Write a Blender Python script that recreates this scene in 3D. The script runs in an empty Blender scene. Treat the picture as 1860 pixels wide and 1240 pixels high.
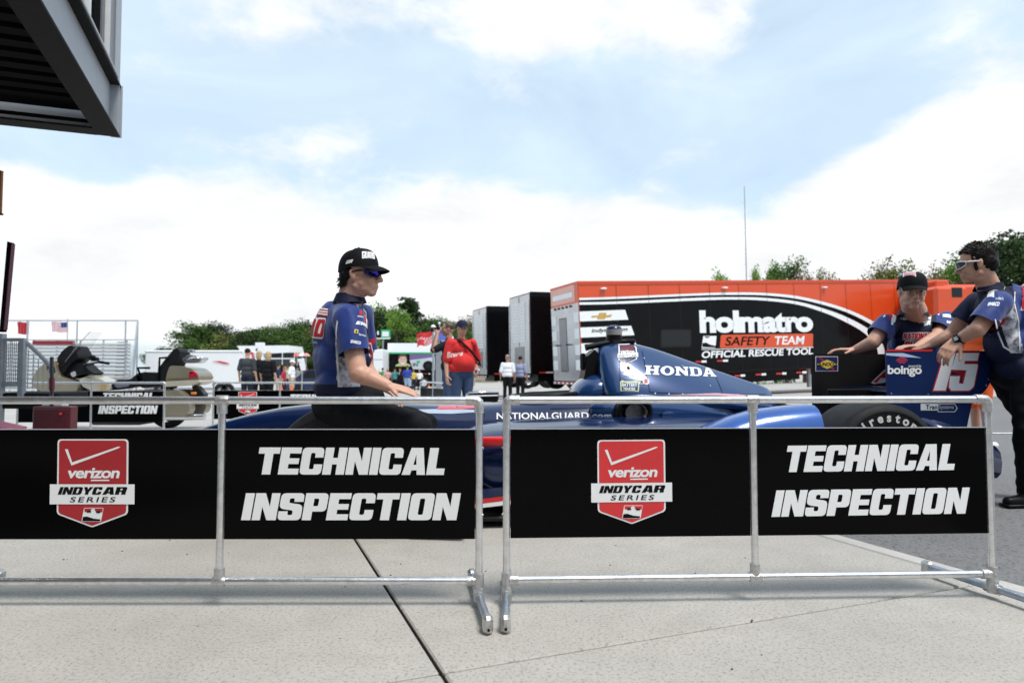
import bpy, bmesh, math, random
from math import radians, sin, cos, pi, atan2, sqrt
from mathutils import Vector, Matrix, noise
from mathutils.bvhtree import BVHTree
from mathutils.geometry import tessellate_polygon
random.seed(7)
V = Vector
scene = bpy.context.scene

# ------------------------------------------------------------------ camera
CAM_H, FPX, PITCH = 0.89, 1240.0, math.atan(52/1240.0)
cam_data = bpy.data.cameras.new('camera')
cam = bpy.data.objects.new('camera', cam_data)
scene.collection.objects.link(cam)
scene.camera = cam
cam.location = (0, 0, CAM_H)
cam.rotation_euler = (pi/2 + PITCH, 0, 0)
cam_data.sensor_width = 36.0
cam_data.lens = 24.0
cam_data.clip_start = 0.05
cam_data.clip_end = 3000
cam_data.dof.use_dof = True
cam_data.dof.focus_distance = 3.3
cam_data.dof.aperture_fstop = 3.2

# ------------------------------------------------------------------ sun and sky
SUN_EL, SUN_AZ = radians(64), radians(140)       # azimuth from +Y towards +X
sun_d = bpy.data.lights.new('sun', 'SUN')
sun_d.energy = 2.2
sun_d.angle = radians(18)
sun_d.color = (1.0, 0.955, 0.88)
sun = bpy.data.objects.new('sun', sun_d)
scene.collection.objects.link(sun)
sdir = V((cos(SUN_EL)*sin(SUN_AZ), cos(SUN_EL)*cos(SUN_AZ), sin(SUN_EL)))
sun.rotation_euler = sdir.to_track_quat('Z', 'Y').to_euler()
sun.location = (20, 10, 40)
scene.view_settings.view_transform = 'Standard'
scene.view_settings.look = 'None'
scene.view_settings.gamma = 1.0
scene.view_settings.exposure = 0.55
scene.view_settings.use_curve_mapping = False

world = bpy.data.worlds.new('World')
scene.world = world
world.use_nodes = True
wn, wl = world.node_tree.nodes, world.node_tree.links
wn.clear()
def wmath(op, a, b=None, c=None):
    n = wn.new('ShaderNodeMath'); n.operation = op
    for i, s in enumerate((a, b, c)):
        if s is None: continue
        if isinstance(s, (int, float)): n.inputs[i].default_value = s
        else: wl.new(s, n.inputs[i])
    return n.outputs[0]
wout = wn.new('ShaderNodeOutputWorld'); wbg = wn.new('ShaderNodeBackground')
sky = wn.new('ShaderNodeTexSky'); sky.sky_type = 'NISHITA'; sky.sun_disc = False
sky.sun_elevation = SUN_EL; sky.sun_rotation = SUN_AZ; sky.air_density = 1.0; sky.dust_density = 1.5
wbg.inputs['Strength'].default_value = 0.13
tc = wn.new('ShaderNodeTexCoord'); sx = wn.new('ShaderNodeSeparateXYZ')
wl.new(tc.outputs['Generated'], sx.inputs[0])
az = wmath('ARCTAN2', sx.outputs[0], sx.outputs[1])
el = wmath('ARCSINE', sx.outputs[2])
def fbm(scale, detail, rough, off, sy=1.8, dist=0.0):
    cx = wn.new('ShaderNodeCombineXYZ')
    # project on a cloud ceiling so that clouds flatten towards the horizon
    wl.new(wmath('MULTIPLY', az, 1.0), cx.inputs[0]); wl.new(wmath('MULTIPLY', el, sy), cx.inputs[1]); cx.inputs[2].default_value = off
    n = wn.new('ShaderNodeTexNoise'); n.inputs['Scale'].default_value = scale; n.inputs['Detail'].default_value = detail
    n.inputs['Roughness'].default_value = rough; n.inputs['Distortion'].default_value = dist
    wl.new(cx.outputs[0], n.inputs['Vector']); return n.outputs['Fac']
big = fbm(3.2, 9, 0.55, 3.1, 1.8, 0.3)
wisp = fbm(2.3, 7, 0.6, 8.7, 2.6, 0.5)
CLOUDS = [ # centre and radii in photograph pixels, weight
 (250, 470, 330, 120, .55), (640, 480, 420, 110, .5), (860, 400, 110, 60, .35), (1250, 450, 480, 90, .42), (1750, 460, 400, 150, .42),
 (1720, 280, 170, 80, .35), (1800, 150, 130, 190, .42), (740, -15, 400, 75, .6), (470, 50, 110, 55, .4), (1050, 45, 150, 50, .3), (1280, 45, 120, 60, .34),
 (575, 262, 90, 34, .22), (1560, 310, 60, 40, .2), (20, 330, 90, 40, .3), (150, 420, 200, 90, .3), (1100, 560, 1500, 90, .6)]
dens = None
for (px, py, rx, ry, w) in CLOUDS:
    a0 = math.atan((px-930)/FPX); e0 = math.atan((672-py)/FPX*cos(a0))
    k = cos(a0)**1.5
    ax = wmath('DIVIDE', wmath('SUBTRACT', az, a0), rx/FPX*k); ey = wmath('DIVIDE', wmath('SUBTRACT', el, e0), ry/FPX*k)
    r2 = wmath('ADD', wmath('MULTIPLY', ax, ax), wmath('MULTIPLY', ey, ey))
    g = wmath('MULTIPLY', wmath('EXPONENT', wmath('MULTIPLY', r2, -0.8)), w)
    dens = g if dens is None else wmath('ADD', dens, g)
# far from the view the same broken cloud goes on
dens = wmath('ADD', dens, wmath('MULTIPLY', wmath('SUBTRACT', big, 0.5), 1.5))
dens = wmath('ADD', dens, wmath('MULTIPLY', wmath('SUBTRACT', fbm(13, 8, 0.62, 5.5, 1.9, .4), 0.5), 0.55))
mr = wn.new('ShaderNodeMapRange'); mr.interpolation_type = 'SMOOTHSTEP'
wl.new(dens, mr.inputs[0]); mr.inputs[1].default_value = 0.17; mr.inputs[2].default_value = 0.56
cl = mr.outputs[0]
veil = wmath('MULTIPLY_ADD', wisp, 0.8, 0.26)
# pale veil over the blue, then cloud on top
tint = wn.new('ShaderNodeMixRGB'); wl.new(veil, tint.inputs[0]); wl.new(sky.outputs[0], tint.inputs[1]); tint.inputs[2].default_value = (4.55, 5.45, 6.05, 1)
shade = wmath('MULTIPLY_ADD', fbm(5, 8, 0.62, 1.0, 2.4, .3), 3.2, 3.95)
cc = wn.new('ShaderNodeCombineXYZ')
wl.new(wmath('MULTIPLY', shade, 0.985), cc.inputs[0]); wl.new(wmath('MULTIPLY', shade, 1.0), cc.inputs[1]); wl.new(wmath('MULTIPLY', shade, 1.01), cc.inputs[2])
mx = wn.new('ShaderNodeMixRGB'); wl.new(cl, mx.inputs[0]); wl.new(tint.outputs[0], mx.inputs[1]); wl.new(cc.outputs[0], mx.inputs[2])
wl.new(mx.outputs[0], wbg.inputs['Color']); wl.new(wbg.outputs[0], wout.inputs['Surface'])

# ------------------------------------------------------------------ helpers
ROOT = {}
CAMR = Matrix.Rotation(PITCH, 3, 'X')
def ray(px, py):
    return (CAMR @ V(((px-930)/FPX, 1.0, -(py-620)/FPX))).normalized()
def W(px, py, Y):
    """the place whose distance in front of the camera is Y"""
    d = ray(px, py); return V((0, 0, CAM_H)) + d*(Y/d.y)
def gz(x, y):
    z = 0.0
    if y > 5.5: z -= 0.015*(min(y, 60)-5.5)
    t = max(0, min(1, (y-11)/9)); t = t*t*(3-2*t)
    if x > 1: z += 0.03*(min(x, 40)-1)*t
    return z
def setp(o, label=None, cat=None, group=None, kind=None):
    if label: o['label'] = label
    if cat: o['category'] = cat
    if group: o['group'] = group
    if kind: o['kind'] = kind
    return o
def thing(name, label, cat, loc=(0, 0, 0), rz=0.0, group=None, kind=None, rot=None):
    o = bpy.data.objects.new(name, None); scene.collection.objects.link(o)
    o.empty_display_size = 0.1
    o.location = loc; o.rotation_euler = rot if rot else (0, 0, rz)
    ROOT[o.name] = Matrix.Translation(V(loc)) @ o.rotation_euler.to_matrix().to_4x4()
    return setp(o, label, cat, group, kind)

class MB:
    def __init__(s): s.v, s.f, s.m = [], [], []
    def add(s, vs, fs, m=0):
        b = len(s.v); s.v += [V(p) for p in vs]; s.f += [tuple(b+i for i in f) for f in fs]; s.m += [m]*len(fs); return s
    def box(s, c, size, R=None, m=0, bev=0.0):
        hx, hy, hz = (q/2 for q in size); R = R or Matrix.Identity(3); c = V(c)
        if bev > 0:
            vs, idx = [], {}
            b = min(bev, hx*.9, hy*.9, hz*.9)
            for sx_ in (-1, 1):
                for sy_ in (-1, 1):
                    for sz_ in (-1, 1):
                        for k in range(3):
                            p = [hx, hy, hz]
                            for j in range(3):
                                if j != k: p[j] -= b
                            idx[(sx_, sy_, sz_, k)] = len(vs)
                            vs.append(c + R @ V((p[0]*sx_, p[1]*sy_, p[2]*sz_)))
            fs = []
            sg = (-1, 1)
            for k in range(3):
                for t in sg:
                    q = []
                    for (a, b2) in ((-1, -1), (1, -1), (1, 1), (-1, 1)):
                        o = [0, 0, 0]; o[k] = t; o[(k+1) % 3] = a; o[(k+2) % 3] = b2; q.append(idx[(*o, k)])
                    fs.append(q if t > 0 else q[::-1])
            for k in range(3):
                i, j = (k+1) % 3, (k+2) % 3
                for a in sg:
                    for b2 in sg:
                        o1 = [0, 0, 0]; o1[k] = -1; o1[i] = a; o1[j] = b2; o2 = list(o1); o2[k] = 1
                        fs.append([idx[(*o1, i)], idx[(*o2, i)], idx[(*o2, j)], idx[(*o1, j)]])
            for a in sg:
                for b2 in sg:
                    for c2 in sg: fs.append([idx[(a, b2, c2, 0)], idx[(a, b2, c2, 1)], idx[(a, b2, c2, 2)]])
            return s.add(vs, fs, m)
        vs = [c + R @ V((x, y, z)) for x in (-hx, hx) for y in (-hy, hy) for z in (-hz, hz)]
        return s.add(vs, [(0, 1, 3, 2), (4, 6, 7, 5), (0, 4, 5, 1), (2, 3, 7, 6), (0, 2, 6, 4), (1, 5, 7, 3)], m)
    def tube(s, pts, r, n=12, m=0, cap=True):
        pts = [V(p) for p in pts]; rs = r if isinstance(r, (list, tuple)) else [r]*len(pts)
        vs, fs = [], []; prev = None
        for i, p in enumerate(pts):
            d = ((pts[min(i+1, len(pts)-1)]-p).normalized() + (p-pts[max(i-1, 0)]).normalized())
            if d.length < 1e-6: d = V((0, 0, 1))
            d.normalize()
            if prev is None:
                a = d.orthogonal().normalized()
            else:
                a = (prev - d*prev.dot(d)).normalized()
            prev = a; b = d.cross(a)
            for k in range(n):
                t = 2*pi*k/n; vs.append(p + (a*cos(t)+b*sin(t))*rs[i])
        for i in range(len(pts)-1):
            for k in range(n): fs.append((i*n+k, i*n+(k+1) % n, (i+1)*n+(k+1) % n, (i+1)*n+k))
        if cap:
            fs.append(tuple(range(n))[::-1]); fs.append(tuple((len(pts)-1)*n+k for k in range(n)))
        return s.add(vs, fs, m)
    def cyl(s, a, b, r, n=16, m=0, r2=None): return s.tube([a, b], [r, r if r2 is None else r2], n, m)
    def ell(s, c, rad, R=None, m=0, nu=16, nv=10):
        R = R or Matrix.Identity(3); c = V(c); vs, fs = [], []
        for i in range(nv+1):
            ph = pi*i/nv
            for k in range(nu):
                t = 2*pi*k/nu
                vs.append(c + R @ V((rad[0]*sin(ph)*cos(t), rad[1]*sin(ph)*sin(t), rad[2]*cos(ph))))
        for i in range(nv):
            for k in range(nu):
                a, b = i*nu+k, i*nu+(k+1) % nu
                if i == 0: fs.append((a, b+nu, a+nu)[::-1])
                elif i == nv-1: fs.append((a, b, b+nu)[::-1])
                else: fs.append((a, b, b+nu, a+nu)[::-1])
        return s.add(vs, fs, m)
    def cap2(s, a, b, ra, rb, n=12, m=0):
        """tapered capsule"""
        a, b = V(a), V(b); d = (b-a)
        if d.length < 1e-5: return s.ell(a, (ra,)*3, m=m, nu=n, nv=8)
        d.normalize(); pts, rs = [], []
        for t in (-.98, -.7, -.35): pts.append(a + d*ra*t); rs.append(ra*sqrt(1-t*t))
        pts += [a, b]; rs += [ra, rb]
        for t in (.35, .7, .98): pts.append(b + d*rb*t); rs.append(rb*sqrt(1-t*t))
        return s.tube(pts, rs, n, m)
    def prism(s, loops, fr, d0, d1, m=0, side=True):
        """polygon (with holes) in frame coordinates between offsets d0 and d1 along the normal"""
        loops = [[V((p[0], p[1], 0)) for p in L] for L in loops]
        tris = tessellate_polygon(loops); flat = [p for L in loops for p in L]
        vs0 = [fr.p(p.x, p.y, d0) for p in flat]; vs1 = [fr.p(p.x, p.y, d1) for p in flat]
        n = len(flat); fs = []
        for t in tris:
            a, b, c = (flat[i] for i in t)
            if (b-a).cross(c-a).z < 0: t = (t[0], t[2], t[1])
            fs.append(tuple(n+i for i in t))
            if side: fs.append(tuple(t)[::-1])
        if side:
            k = 0
            for L in loops:
                ln = len(L)
                for i in range(ln):
                    a, b = k+i, k+(i+1) % ln; fs.append((a, b, n+b, n+a))
                k += ln
        return s.add(vs0+vs1, fs, m)
    def flat(s, fr, vf, off, m=0):
        vs, fs = vf; return s.add([fr.p(p[0], p[1], off) for p in vs], fs, m)
    def loft(s, rings, m=0, close=True, cap=True):
        n = len(rings[0]); vs = [p for r in rings for p in r]; fs = []
        for i in range(len(rings)-1):
            for k in range(n if close else n-1): fs.append((i*n+k, i*n+(k+1) % n, (i+1)*n+(k+1) % n, (i+1)*n+k))
        if cap: fs.append(tuple(range(n))[::-1]); fs.append(tuple((len(rings)-1)*n+k for k in range(n)))
        return s.add(vs, fs, m)
    def lathe(s, c, axis, prof, n=40, m=0):
        """prof: list of (radius, offset along axis)"""
        axis = V(axis).normalized(); a = axis.orthogonal().normalized(); b = axis.cross(a); c = V(c)
        vs = [c + axis*h + (a*cos(2*pi*k/n)+b*sin(2*pi*k/n))*r for (r, h) in prof for k in range(n)]
        fs = [(i*n+k, i*n+(k+1) % n, (i+1)*n+(k+1) % n, (i+1)*n+k) for i in range(len(prof)-1) for k in range(n)]
        return s.add(vs, fs, m)
    def build(s, name, mats, parent=None, smooth=False, local=False, sub=0, **kw):
        me = bpy.data.meshes.new(name)
        M = ROOT.get(parent.name) if parent else None
        vs = s.v
        if M is not None and not local:
            Mi = M.inverted(); vs = [Mi @ p for p in vs]
        me.from_pydata([tuple(p) for p in vs], [], s.f)
        mats = mats if isinstance(mats, (list, tuple)) else [mats]
        for mm in mats: me.materials.append(mm)
        if len(mats) > 1: me.polygons.foreach_set('material_index', s.m)
        bm = bmesh.new(); bm.from_mesh(me); bmesh.ops.recalc_face_normals(bm, faces=bm.faces) if kw.pop('recalc', True) else None
        bm.to_mesh(me); bm.free()
        if smooth: 
            me.polygons.foreach_set('use_smooth', [True]*len(me.polygons))
            if smooth is not True: me.set_sharp_from_angle(angle=radians(smooth))
        me.update()
        o = bpy.data.objects.new(name, me); scene.collection.objects.link(o)
        if parent: o.parent = parent; ROOT[o.name] = ROOT[parent.name]
        if sub:
            md = o.modifiers.new('sub', 'SUBSURF'); md.levels = sub; md.render_levels = sub
        return setp(o, **kw)

class Frame:
    def __init__(s, O, ex, ey):
        s.O = V(O); s.ex = V(ex).normalized(); s.ey = V(ey); s.ey = (s.ey - s.ex*s.ey.dot(s.ex)).normalized(); s.n = s.ex.cross(s.ey)
    def p(s, a, b, d=0): return s.O + s.ex*a + s.ey*b + s.n*d
    def at(s, px, py, off=0):
        d = ray(px, py); c = V((0, 0, CAM_H)); O = s.O + s.n*off
        t = (O-c).dot(s.n)/d.dot(s.n); q = c + d*t - O
        return (q.dot(s.ex), q.dot(s.ey))
    def pts(s, L): return [s.at(*q) for q in L]

TXT = {}
def text2d(t, bold=0.0, spacing=1.0):
    k = (t, bold, spacing)
    if k in TXT: return TXT[k]
    cu = bpy.data.curves.new('t', 'FONT'); cu.body = t; cu.offset = bold; cu.space_character = spacing; cu.resolution_u = 4
    ob = bpy.data.objects.new('t', cu)
    me = bpy.data.meshes.new_from_object(ob)
    vs = [(v.co.x, v.co.y) for v in me.vertices]; fs = [tuple(p.vertices) for p in me.polygons]
    bpy.data.objects.remove(ob); bpy.data.curves.remove(cu); bpy.data.meshes.remove(me)
    TXT[k] = (vs, fs); return TXT[k]
def poly2d(loops):
    L = [[V((p[0], p[1], 0)) for p in l] for l in loops]; tr = tessellate_polygon(L); fl = [(p.x, p.y) for l in L for p in l]
    out = []
    for t in tr:
        a, b, c = (V(fl[i]) for i in t)
        out.append(tuple(t) if (b-a).cross(c-a) > 0 else (t[0], t[2], t[1]))
    return fl, out
def fit(vf, BL, BR, TL):
    vs, fs = vf; x0 = min(p[0] for p in vs); x1 = max(p[0] for p in vs); y0 = min(p[1] for p in vs); y1 = max(p[1] for p in vs)
    BL, BR, TL = V(BL), V(BR), V(TL)
    out = []
    for p in vs:
        q = BL + (BR-BL)*((p[0]-x0)/(x1-x0)) + (TL-BL)*((p[1]-y0)/(y1-y0)); out.append((q.x, q.y))
    return out, fs
def fitpx(fr, vf, bl, br, tl): return fit(vf, fr.at(*bl), fr.at(*br), fr.at(*tl))
def rnd(pts, rad, n=4):
    """round the corners of a polygon; rad one number or one per corner"""
    out = []; N = len(pts)
    for i in range(N):
        r = rad if isinstance(rad, (int, float)) else rad[i]
        p, a, b = V(pts[i][:2]), V(pts[i-1][:2]), V(pts[(i+1) % N][:2])
        if r <= 0: out.append((p.x, p.y)); continue
        da, db = a-p, b-p; ra, rb = min(r, da.length*.49), min(r, db.length*.49); r = min(ra, rb)
        A, B = p + da.normalized()*r, p + db.normalized()*r
        for k in range(n+1):
            t = k/n; q = A*(1-t)**2 + p*2*t*(1-t) + B*t*t; out.append((q.x, q.y))
    return out
def bez(pts, n=6):
    """smooth open polyline (catmull-rom)"""
    P = [V(p) for p in pts]; out = []
    for i in range(len(P)-1):
        p0, p1, p2, p3 = P[max(i-1, 0)], P[i], P[i+1], P[min(i+2, len(P)-1)]
        for k in range(n):
            t = k/n
            q = 0.5*((2*p1) + (p2-p0)*t + (2*p0-5*p1+4*p2-p3)*t*t + (3*p1-p0-3*p2+p3)*t**3); out.append(tuple(q))
    out.append(tuple(P[-1])); return out
# heavy block letters, height 1
def glyph(ch):
    r = .17; q = .06
    G = {
    'T': (.84, [rnd([(.25, 0), (.59, 0), (.59, .77), (.84, .77), (.84, 1), (0, 1), (0, .77), (.25, .77)], 0)]),
    'E': (.80, [[(0, 0), (.8, 0), (.8, .22), (.36, .22), (.36, .39), (.76, .39), (.76, .60), (.36, .60), (.36, .78), (.8, .78), (.8, 1), (0, 1)]]),
    'C': (.86, [rnd([(0, 0), (.86, 0), (.86, .38), (.53, .38), (.53, .2), (.35, .2), (.35, .8), (.53, .8), (.53, .63), (.86, .63), (.86, 1), (0, 1)], [r, r, 0, 0, q, q, q, q, 0, 0, r, r])]),
    'H': (.87, [[(0, 0), (.34, 0), (.34, .38), (.53, .38), (.53, 0), (.87, 0), (.87, 1), (.53, 1), (.53, .62), (.34, .62), (.34, 1), (0, 1)]]),
    'N': (.90, [[(0, 0), (.31, 0), (.31, .50), (.55, 0), (.9, 0), (.9, 1), (.59, 1), (.59, .50), (.36, 1), (0, 1)]]),
    'I': (.34, [[(0, 0), (.34, 0), (.34, 1), (0, 1)]]),
    'A': (.93, [[(0, 0), (.33, 0), (.37, .17), (.57, .17), (.6, 0), (.93, 0), (.72, 1), (.24, 1)], [(.41, .37), (.53, .37), (.47, .76)]]),
    'L': (.70, [[(0, 0), (.70, 0), (.70, .24), (.35, .24), (.35, 1), (0, 1)]]),
    'S': (.86, [rnd([(0, 0), (.86, 0), (.86, .57), (.34, .64), (.34, .81), (.52, .81), (.52, .68), (.86, .68), (.86, 1), (0, 1), (0, .43), (.52, .36), (.52, .19), (.34, .19), (.34, .33), (0, .33)], [r, r, r, q, q, q, 0, 0, r, r, r, q, q, q, 0, 0])]),
    'P': (.85, [rnd([(0, 0), (.34, 0), (.34, .32), (.85, .32), (.85, 1), (0, 1)], [0, 0, 0, r, r, 0]), rnd([(.34, .52), (.52, .52), (.52, .80), (.34, .80)], [0, q, q, 0])]),
    'O': (.87, [rnd([(0, 0), (.87, 0), (.87, 1), (0, 1)], r), rnd([(.34, .2), (.53, .2), (.53, .8), (.34, .8)], q)]),
    'D': (.87, [rnd([(0, 0), (.87, 0), (.87, 1), (0, 1)], [0, .25, .25, 0]), rnd([(.34, .2), (.53, .2), (.53, .8), (.34, .8)], q)]),
    'R': (.87, [rnd([(0, 0), (.34, 0), (.34, .38), (.5, .38), (.5, 0), (.86, 0), (.84, .44), (.87, .6), (.87, 1), (0, 1)], [0, 0, 0, 0, 0, 0, .05, .05, r, 0]), rnd([(.34, .57), (.52, .57), (.52, .81), (.34, .81)], q)]),
    'G': (.87, [rnd([(0, 0), (.87, 0), (.87, .52), (.46, .52), (.46, .36), (.53, .36), (.53, .2), (.34, .2), (.34, .8), (.53, .8), (.53, .66), (.87, .66), (.87, 1), (0, 1)], [r, 0, 0, 0, 0, q, q, q, q, q, 0, 0, r, r])]),
    'U': (.87, [rnd([(0, 0), (.87, 0), (.87, 1), (.53, 1), (.53, .2), (.34, .2), (.34, 1), (0, 1)], [r, r, 0, 0, q, q, 0, 0])]),
    'Y': (.9, [[(.28, 0), (.62, 0), (.62, .36), (.9, 1), (.56, 1), (.45, .66), (.34, 1), (0, 1), (.28, .36)]]),
    '1': (.45, [[(.08, 0), (.45, 0), (.45, 1), (.12, 1), (0, .8), (.08, .8)]]),
    '5': (.87, [rnd([(0, 0), (.87, 0), (.87, .66), (.34, .66), (.34, .8), (.85, .8), (.85, 1), (0, 1), (0, .46), (.52, .46), (.52, .19), (.34, .19), (.34, .32), (0, .32)], [.2, .2, .2, 0, 0, 0, 0, 0, 0, .05, .05, .05, 0, 0])]),
    }
    return G[ch]
def block(t, gap=.05, shear=0.0):
    vs, fs, x = [], [], 0
    for ch in t:
        if ch == ' ': x += .4; continue
        w, L = glyph(ch); fl, tr = poly2d(L); b = len(vs)
        vs += [(x + p[0] + shear*p[1], p[1]) for p in fl]; fs += [tuple(b+i for i in f) for f in tr]; x += w + gap
    return vs, fs
def offset_poly(L, d):
    n = len(L); out = []
    area = sum(L[i][0]*L[(i+1) % n][1]-L[(i+1) % n][0]*L[i][1] for i in range(n)); s = 1 if area > 0 else -1
    for i in range(n):
        p, a, b = V(L[i]), V(L[i-1]), V(L[(i+1) % n]); e1, e2 = (p-a), (b-p)
        if e1.length < 1e-9 or e2.length < 1e-9: out.append(tuple(p)); continue
        e1.normalize(); e2.normalize(); n1, n2 = V((e1.y, -e1.x))*s, V((e2.y, -e2.x))*s; nn = (n1+n2); 
        if nn.length < .2: out.append(tuple(p)); continue
        nn = nn/max(.35, nn.length_squared/2); out.append(tuple(p + nn*d))
    return out
def block_outline(t, d=.09, gap=.05, shear=0.0):
    vs, fs, x = [], [], 0
    for ch in t:
        w, L = glyph(ch); o = offset_poly([tuple(p[:2]) for p in L[0]], d); fl, tr = poly2d([o]); b = len(vs)
        vs += [(x + p[0] + shear*p[1], p[1]) for p in fl]; fs += [tuple(b+i for i in f) for f in tr]; x += w + gap
    return vs, fs
def join2d(*a):
    vs, fs = [], []
    for v, f in a:
        b = len(vs); vs += v; fs += [tuple(b+i for i in q) for q in f]
    return vs, fs
def decal(mb, vf, fr, bvhs, maxe=0.03, off=0.003, m=0, back=0.0, reach=3.0):
    """wrap flat print on a surface: subdivide, then drop along -normal of the frame onto the surface"""
    bm = bmesh.new(); vs = [bm.verts.new((p[0], p[1], 0)) for p in vf[0]]
    for f in vf[1]:
        try: bm.faces.new([vs[i] for i in f])
        except ValueError: pass
    bmesh.ops.remove_doubles(bm, verts=bm.verts, dist=1e-5)
    for _ in range(5):
        es = [e for e in bm.edges if e.calc_length() > maxe]
        if not es: break
        bmesh.ops.subdivide_edges(bm, edges=es, cuts=1)
        bmesh.ops.triangulate(bm, faces=bm.faces)
    bm.verts.index_update(); pos = []
    for v in bm.verts:
        o = fr.p(v.co.x, v.co.y, back); best = None
        for b in bvhs:
            h = b.ray_cast(o, -fr.n, reach)
            if h[0] is not None and (best is None or h[3] < best[1]): best = (h[0], h[3])
        pos.append(best[0] + fr.n*off if best else None)
    fs = [tuple(v.index for v in f.verts) for f in bm.faces if all(pos[v.index] is not None for v in f.verts)]
    fs = [f for f in fs if max((pos[a]-pos[b]).length for a in f for b in f) < maxe*5]
    mb.add([p or V((0, 0, 0)) for p in pos], fs, m); bm.free()
def bvh_of(o):
    dg = bpy.context.evaluated_depsgraph_get(); dg.update()
    e = o.evaluated_get(dg); me = e.to_mesh(); Mt = ROOT.get(o.name, Matrix.Identity(4))
    b = BVHTree.FromPolygons([Mt @ v.co for v in me.vertices], [tuple(p.vertices) for p in me.polygons]); e.to_mesh_clear(); return b

# ------------------------------------------------------------------ materials
MATS = {}
def mat(name, col, rough=.5, metal=0.0, coat=0.0, var=.12, vs=6.0, bump=0.0, bs=60.0, spec=None, col2=None, trans=0.0, sub=0.0, thr=None, sheen=0.0, alpha=1.0):
    if name in MATS: return MATS[name]
    if spec is None: spec = .12 if max(col) < .03 and not metal else (.25 if rough > .55 else .5)
    m = bpy.data.materials.new(name); m.use_nodes = True; N, L = m.node_tree.nodes, m.node_tree.links
    b = N['Principled BSDF']; b.inputs['Roughness'].default_value = rough; b.inputs['Metallic'].default_value = metal
    b.inputs['Coat Weight'].default_value = coat; b.inputs['Coat Roughness'].default_value = .04; b.inputs['Specular IOR Level'].default_value = spec
    b.inputs['Transmission Weight'].default_value = trans; b.inputs['Alpha'].default_value = alpha
    if sheen: b.inputs['Sheen Weight'].default_value = sheen
    if sub: b.inputs['Subsurface Weight'].default_value = sub; b.inputs['Subsurface Radius'].default_value = (.02, .008, .004); b.inputs['Subsurface Scale'].default_value = .5
    c = (*col, 1)
    tcn = N.new('ShaderNodeTexCoord')
    n = N.new('ShaderNodeTexNoise'); n.inputs['Scale'].default_value = vs; n.inputs['Detail'].default_value = 5; n.inputs['Roughness'].default_value = .6
    L.new(tcn.outputs['Object'], n.inputs['Vector'])
    r = N.new('ShaderNodeMapRange'); L.new(n.outputs['Fac'], r.inputs[0])
    if thr: r.inputs[1].default_value, r.inputs[2].default_value = thr
    else: r.inputs[1].default_value = .25; r.inputs[2].default_value = .75
    mixn = N.new('ShaderNodeMixRGB'); L.new(r.outputs[0], mixn.inputs[0])
    if col2: mixn.inputs[1].default_value = c; mixn.inputs[2].default_value = (*col2, 1)
    else:
        mixn.inputs[1].default_value = tuple(max(0, q*(1-var)) for q in col) + (1,); mixn.inputs[2].default_value = tuple(min(1, q*(1+var)) for q in col) + (1,)
    L.new(mixn.outputs[0], b.inputs['Base Color'])
    if bump:
        n2 = N.new('ShaderNodeTexNoise'); n2.inputs['Scale'].default_value = bs; n2.inputs['Detail'].default_value = 4; L.new(tcn.outputs['Object'], n2.inputs['Vector'])
        bp = N.new('ShaderNodeBump'); bp.inputs['Strength'].default_value = bump; bp.inputs['Distance'].default_value = .01
        L.new(n2.outputs['Fac'], bp.inputs['Height']); L.new(bp.outputs[0], b.inputs['Normal'])
    MATS[name] = m; return m

def concrete_mat(name, base, dark, speck=.5, sc=1.0):
    m = bpy.data.materials.new(name); m.use_nodes = True; N, L = m.node_tree.nodes, m.node_tree.links; b = N['Principled BSDF']
    b.inputs['Roughness'].default_value = .85; b.inputs['Specular IOR Level'].default_value = .3
    tcn = N.new('ShaderNodeNewGeometry')
    def nz(s, d=6, r=.6):
        n = N.new('ShaderNodeTexNoise'); n.inputs['Scale'].default_value = s*sc; n.inputs['Detail'].default_value = d; n.inputs['Roughness'].default_value = r; L.new(tcn.outputs['Position'], n.inputs['Vector']); return n.outputs['Fac']
    def mr(f, a, b_, c=0, d=1):
        r = N.new('ShaderNodeMapRange'); L.new(f, r.inputs[0]); r.inputs[1].default_value = a; r.inputs[2].default_value = b_; r.inputs[3].default_value = c; r.inputs[4].default_value = d; return r.outputs[0]
    def mix(f, a, b_, bt='MIX'):
        x = N.new('ShaderNodeMixRGB'); x.blend_type = bt
        if isinstance(f, float): x.inputs[0].default_value = f
        else: L.new(f, x.inputs[0])
        for i, q in ((1, a), (2, b_)):
            if isinstance(q, tuple): x.inputs[i].default_value = (*q, 1)
            else: L.new(q, x.inputs[i])
        return x.outputs[0]
    c = mix(mr(nz(1.1, 8), .35, .65), base, tuple(q*.78 for q in base))
    c = mix(mr(nz(5.5, 8), .46, .72, 0, .6), c, tuple(q*.68 for q in base))
    c = mix(mr(nz(28, 5), .42, .7, 0, .5), c, tuple(q*.8 for q in base))
    c = mix(mr(nz(90, 2), .5, .74, 0, speck), c, dark)
    c = mix(mr(nz(260, 1), .45, .7, 0, speck*.8), c, tuple(min(1, q*1.18) for q in base))
    vo = N.new('ShaderNodeTexVoronoi'); vo.inputs['Scale'].default_value = 3.1; L.new(tcn.outputs['Position'], vo.inputs['Vector'])
    c = mix(mr(vo.outputs['Distance'], .012, .02, .8, 0), c, tuple(q*.35 for q in dark))
    L.new(c, b.inputs['Base Color'])
    bp = N.new('ShaderNodeBump'); bp.inputs['Strength'].default_value = .35; bp.inputs['Distance'].default_value = .004
    L.new(nz(140, 3), bp.inputs['Height']); L.new(bp.outputs[0], b.inputs['Normal']); return m
concrete = concrete_mat('concrete', (.475, .455, .42), (.12, .112, .102), .75, .95)
gutter_m = concrete_mat('gutter_concrete', (.52, .505, .48), (.35, .34, .32), .35)
asphalt = concrete_mat('asphalt', (.20, .20, .203), (.02, .02, .022), 1.0, .7)
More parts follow.
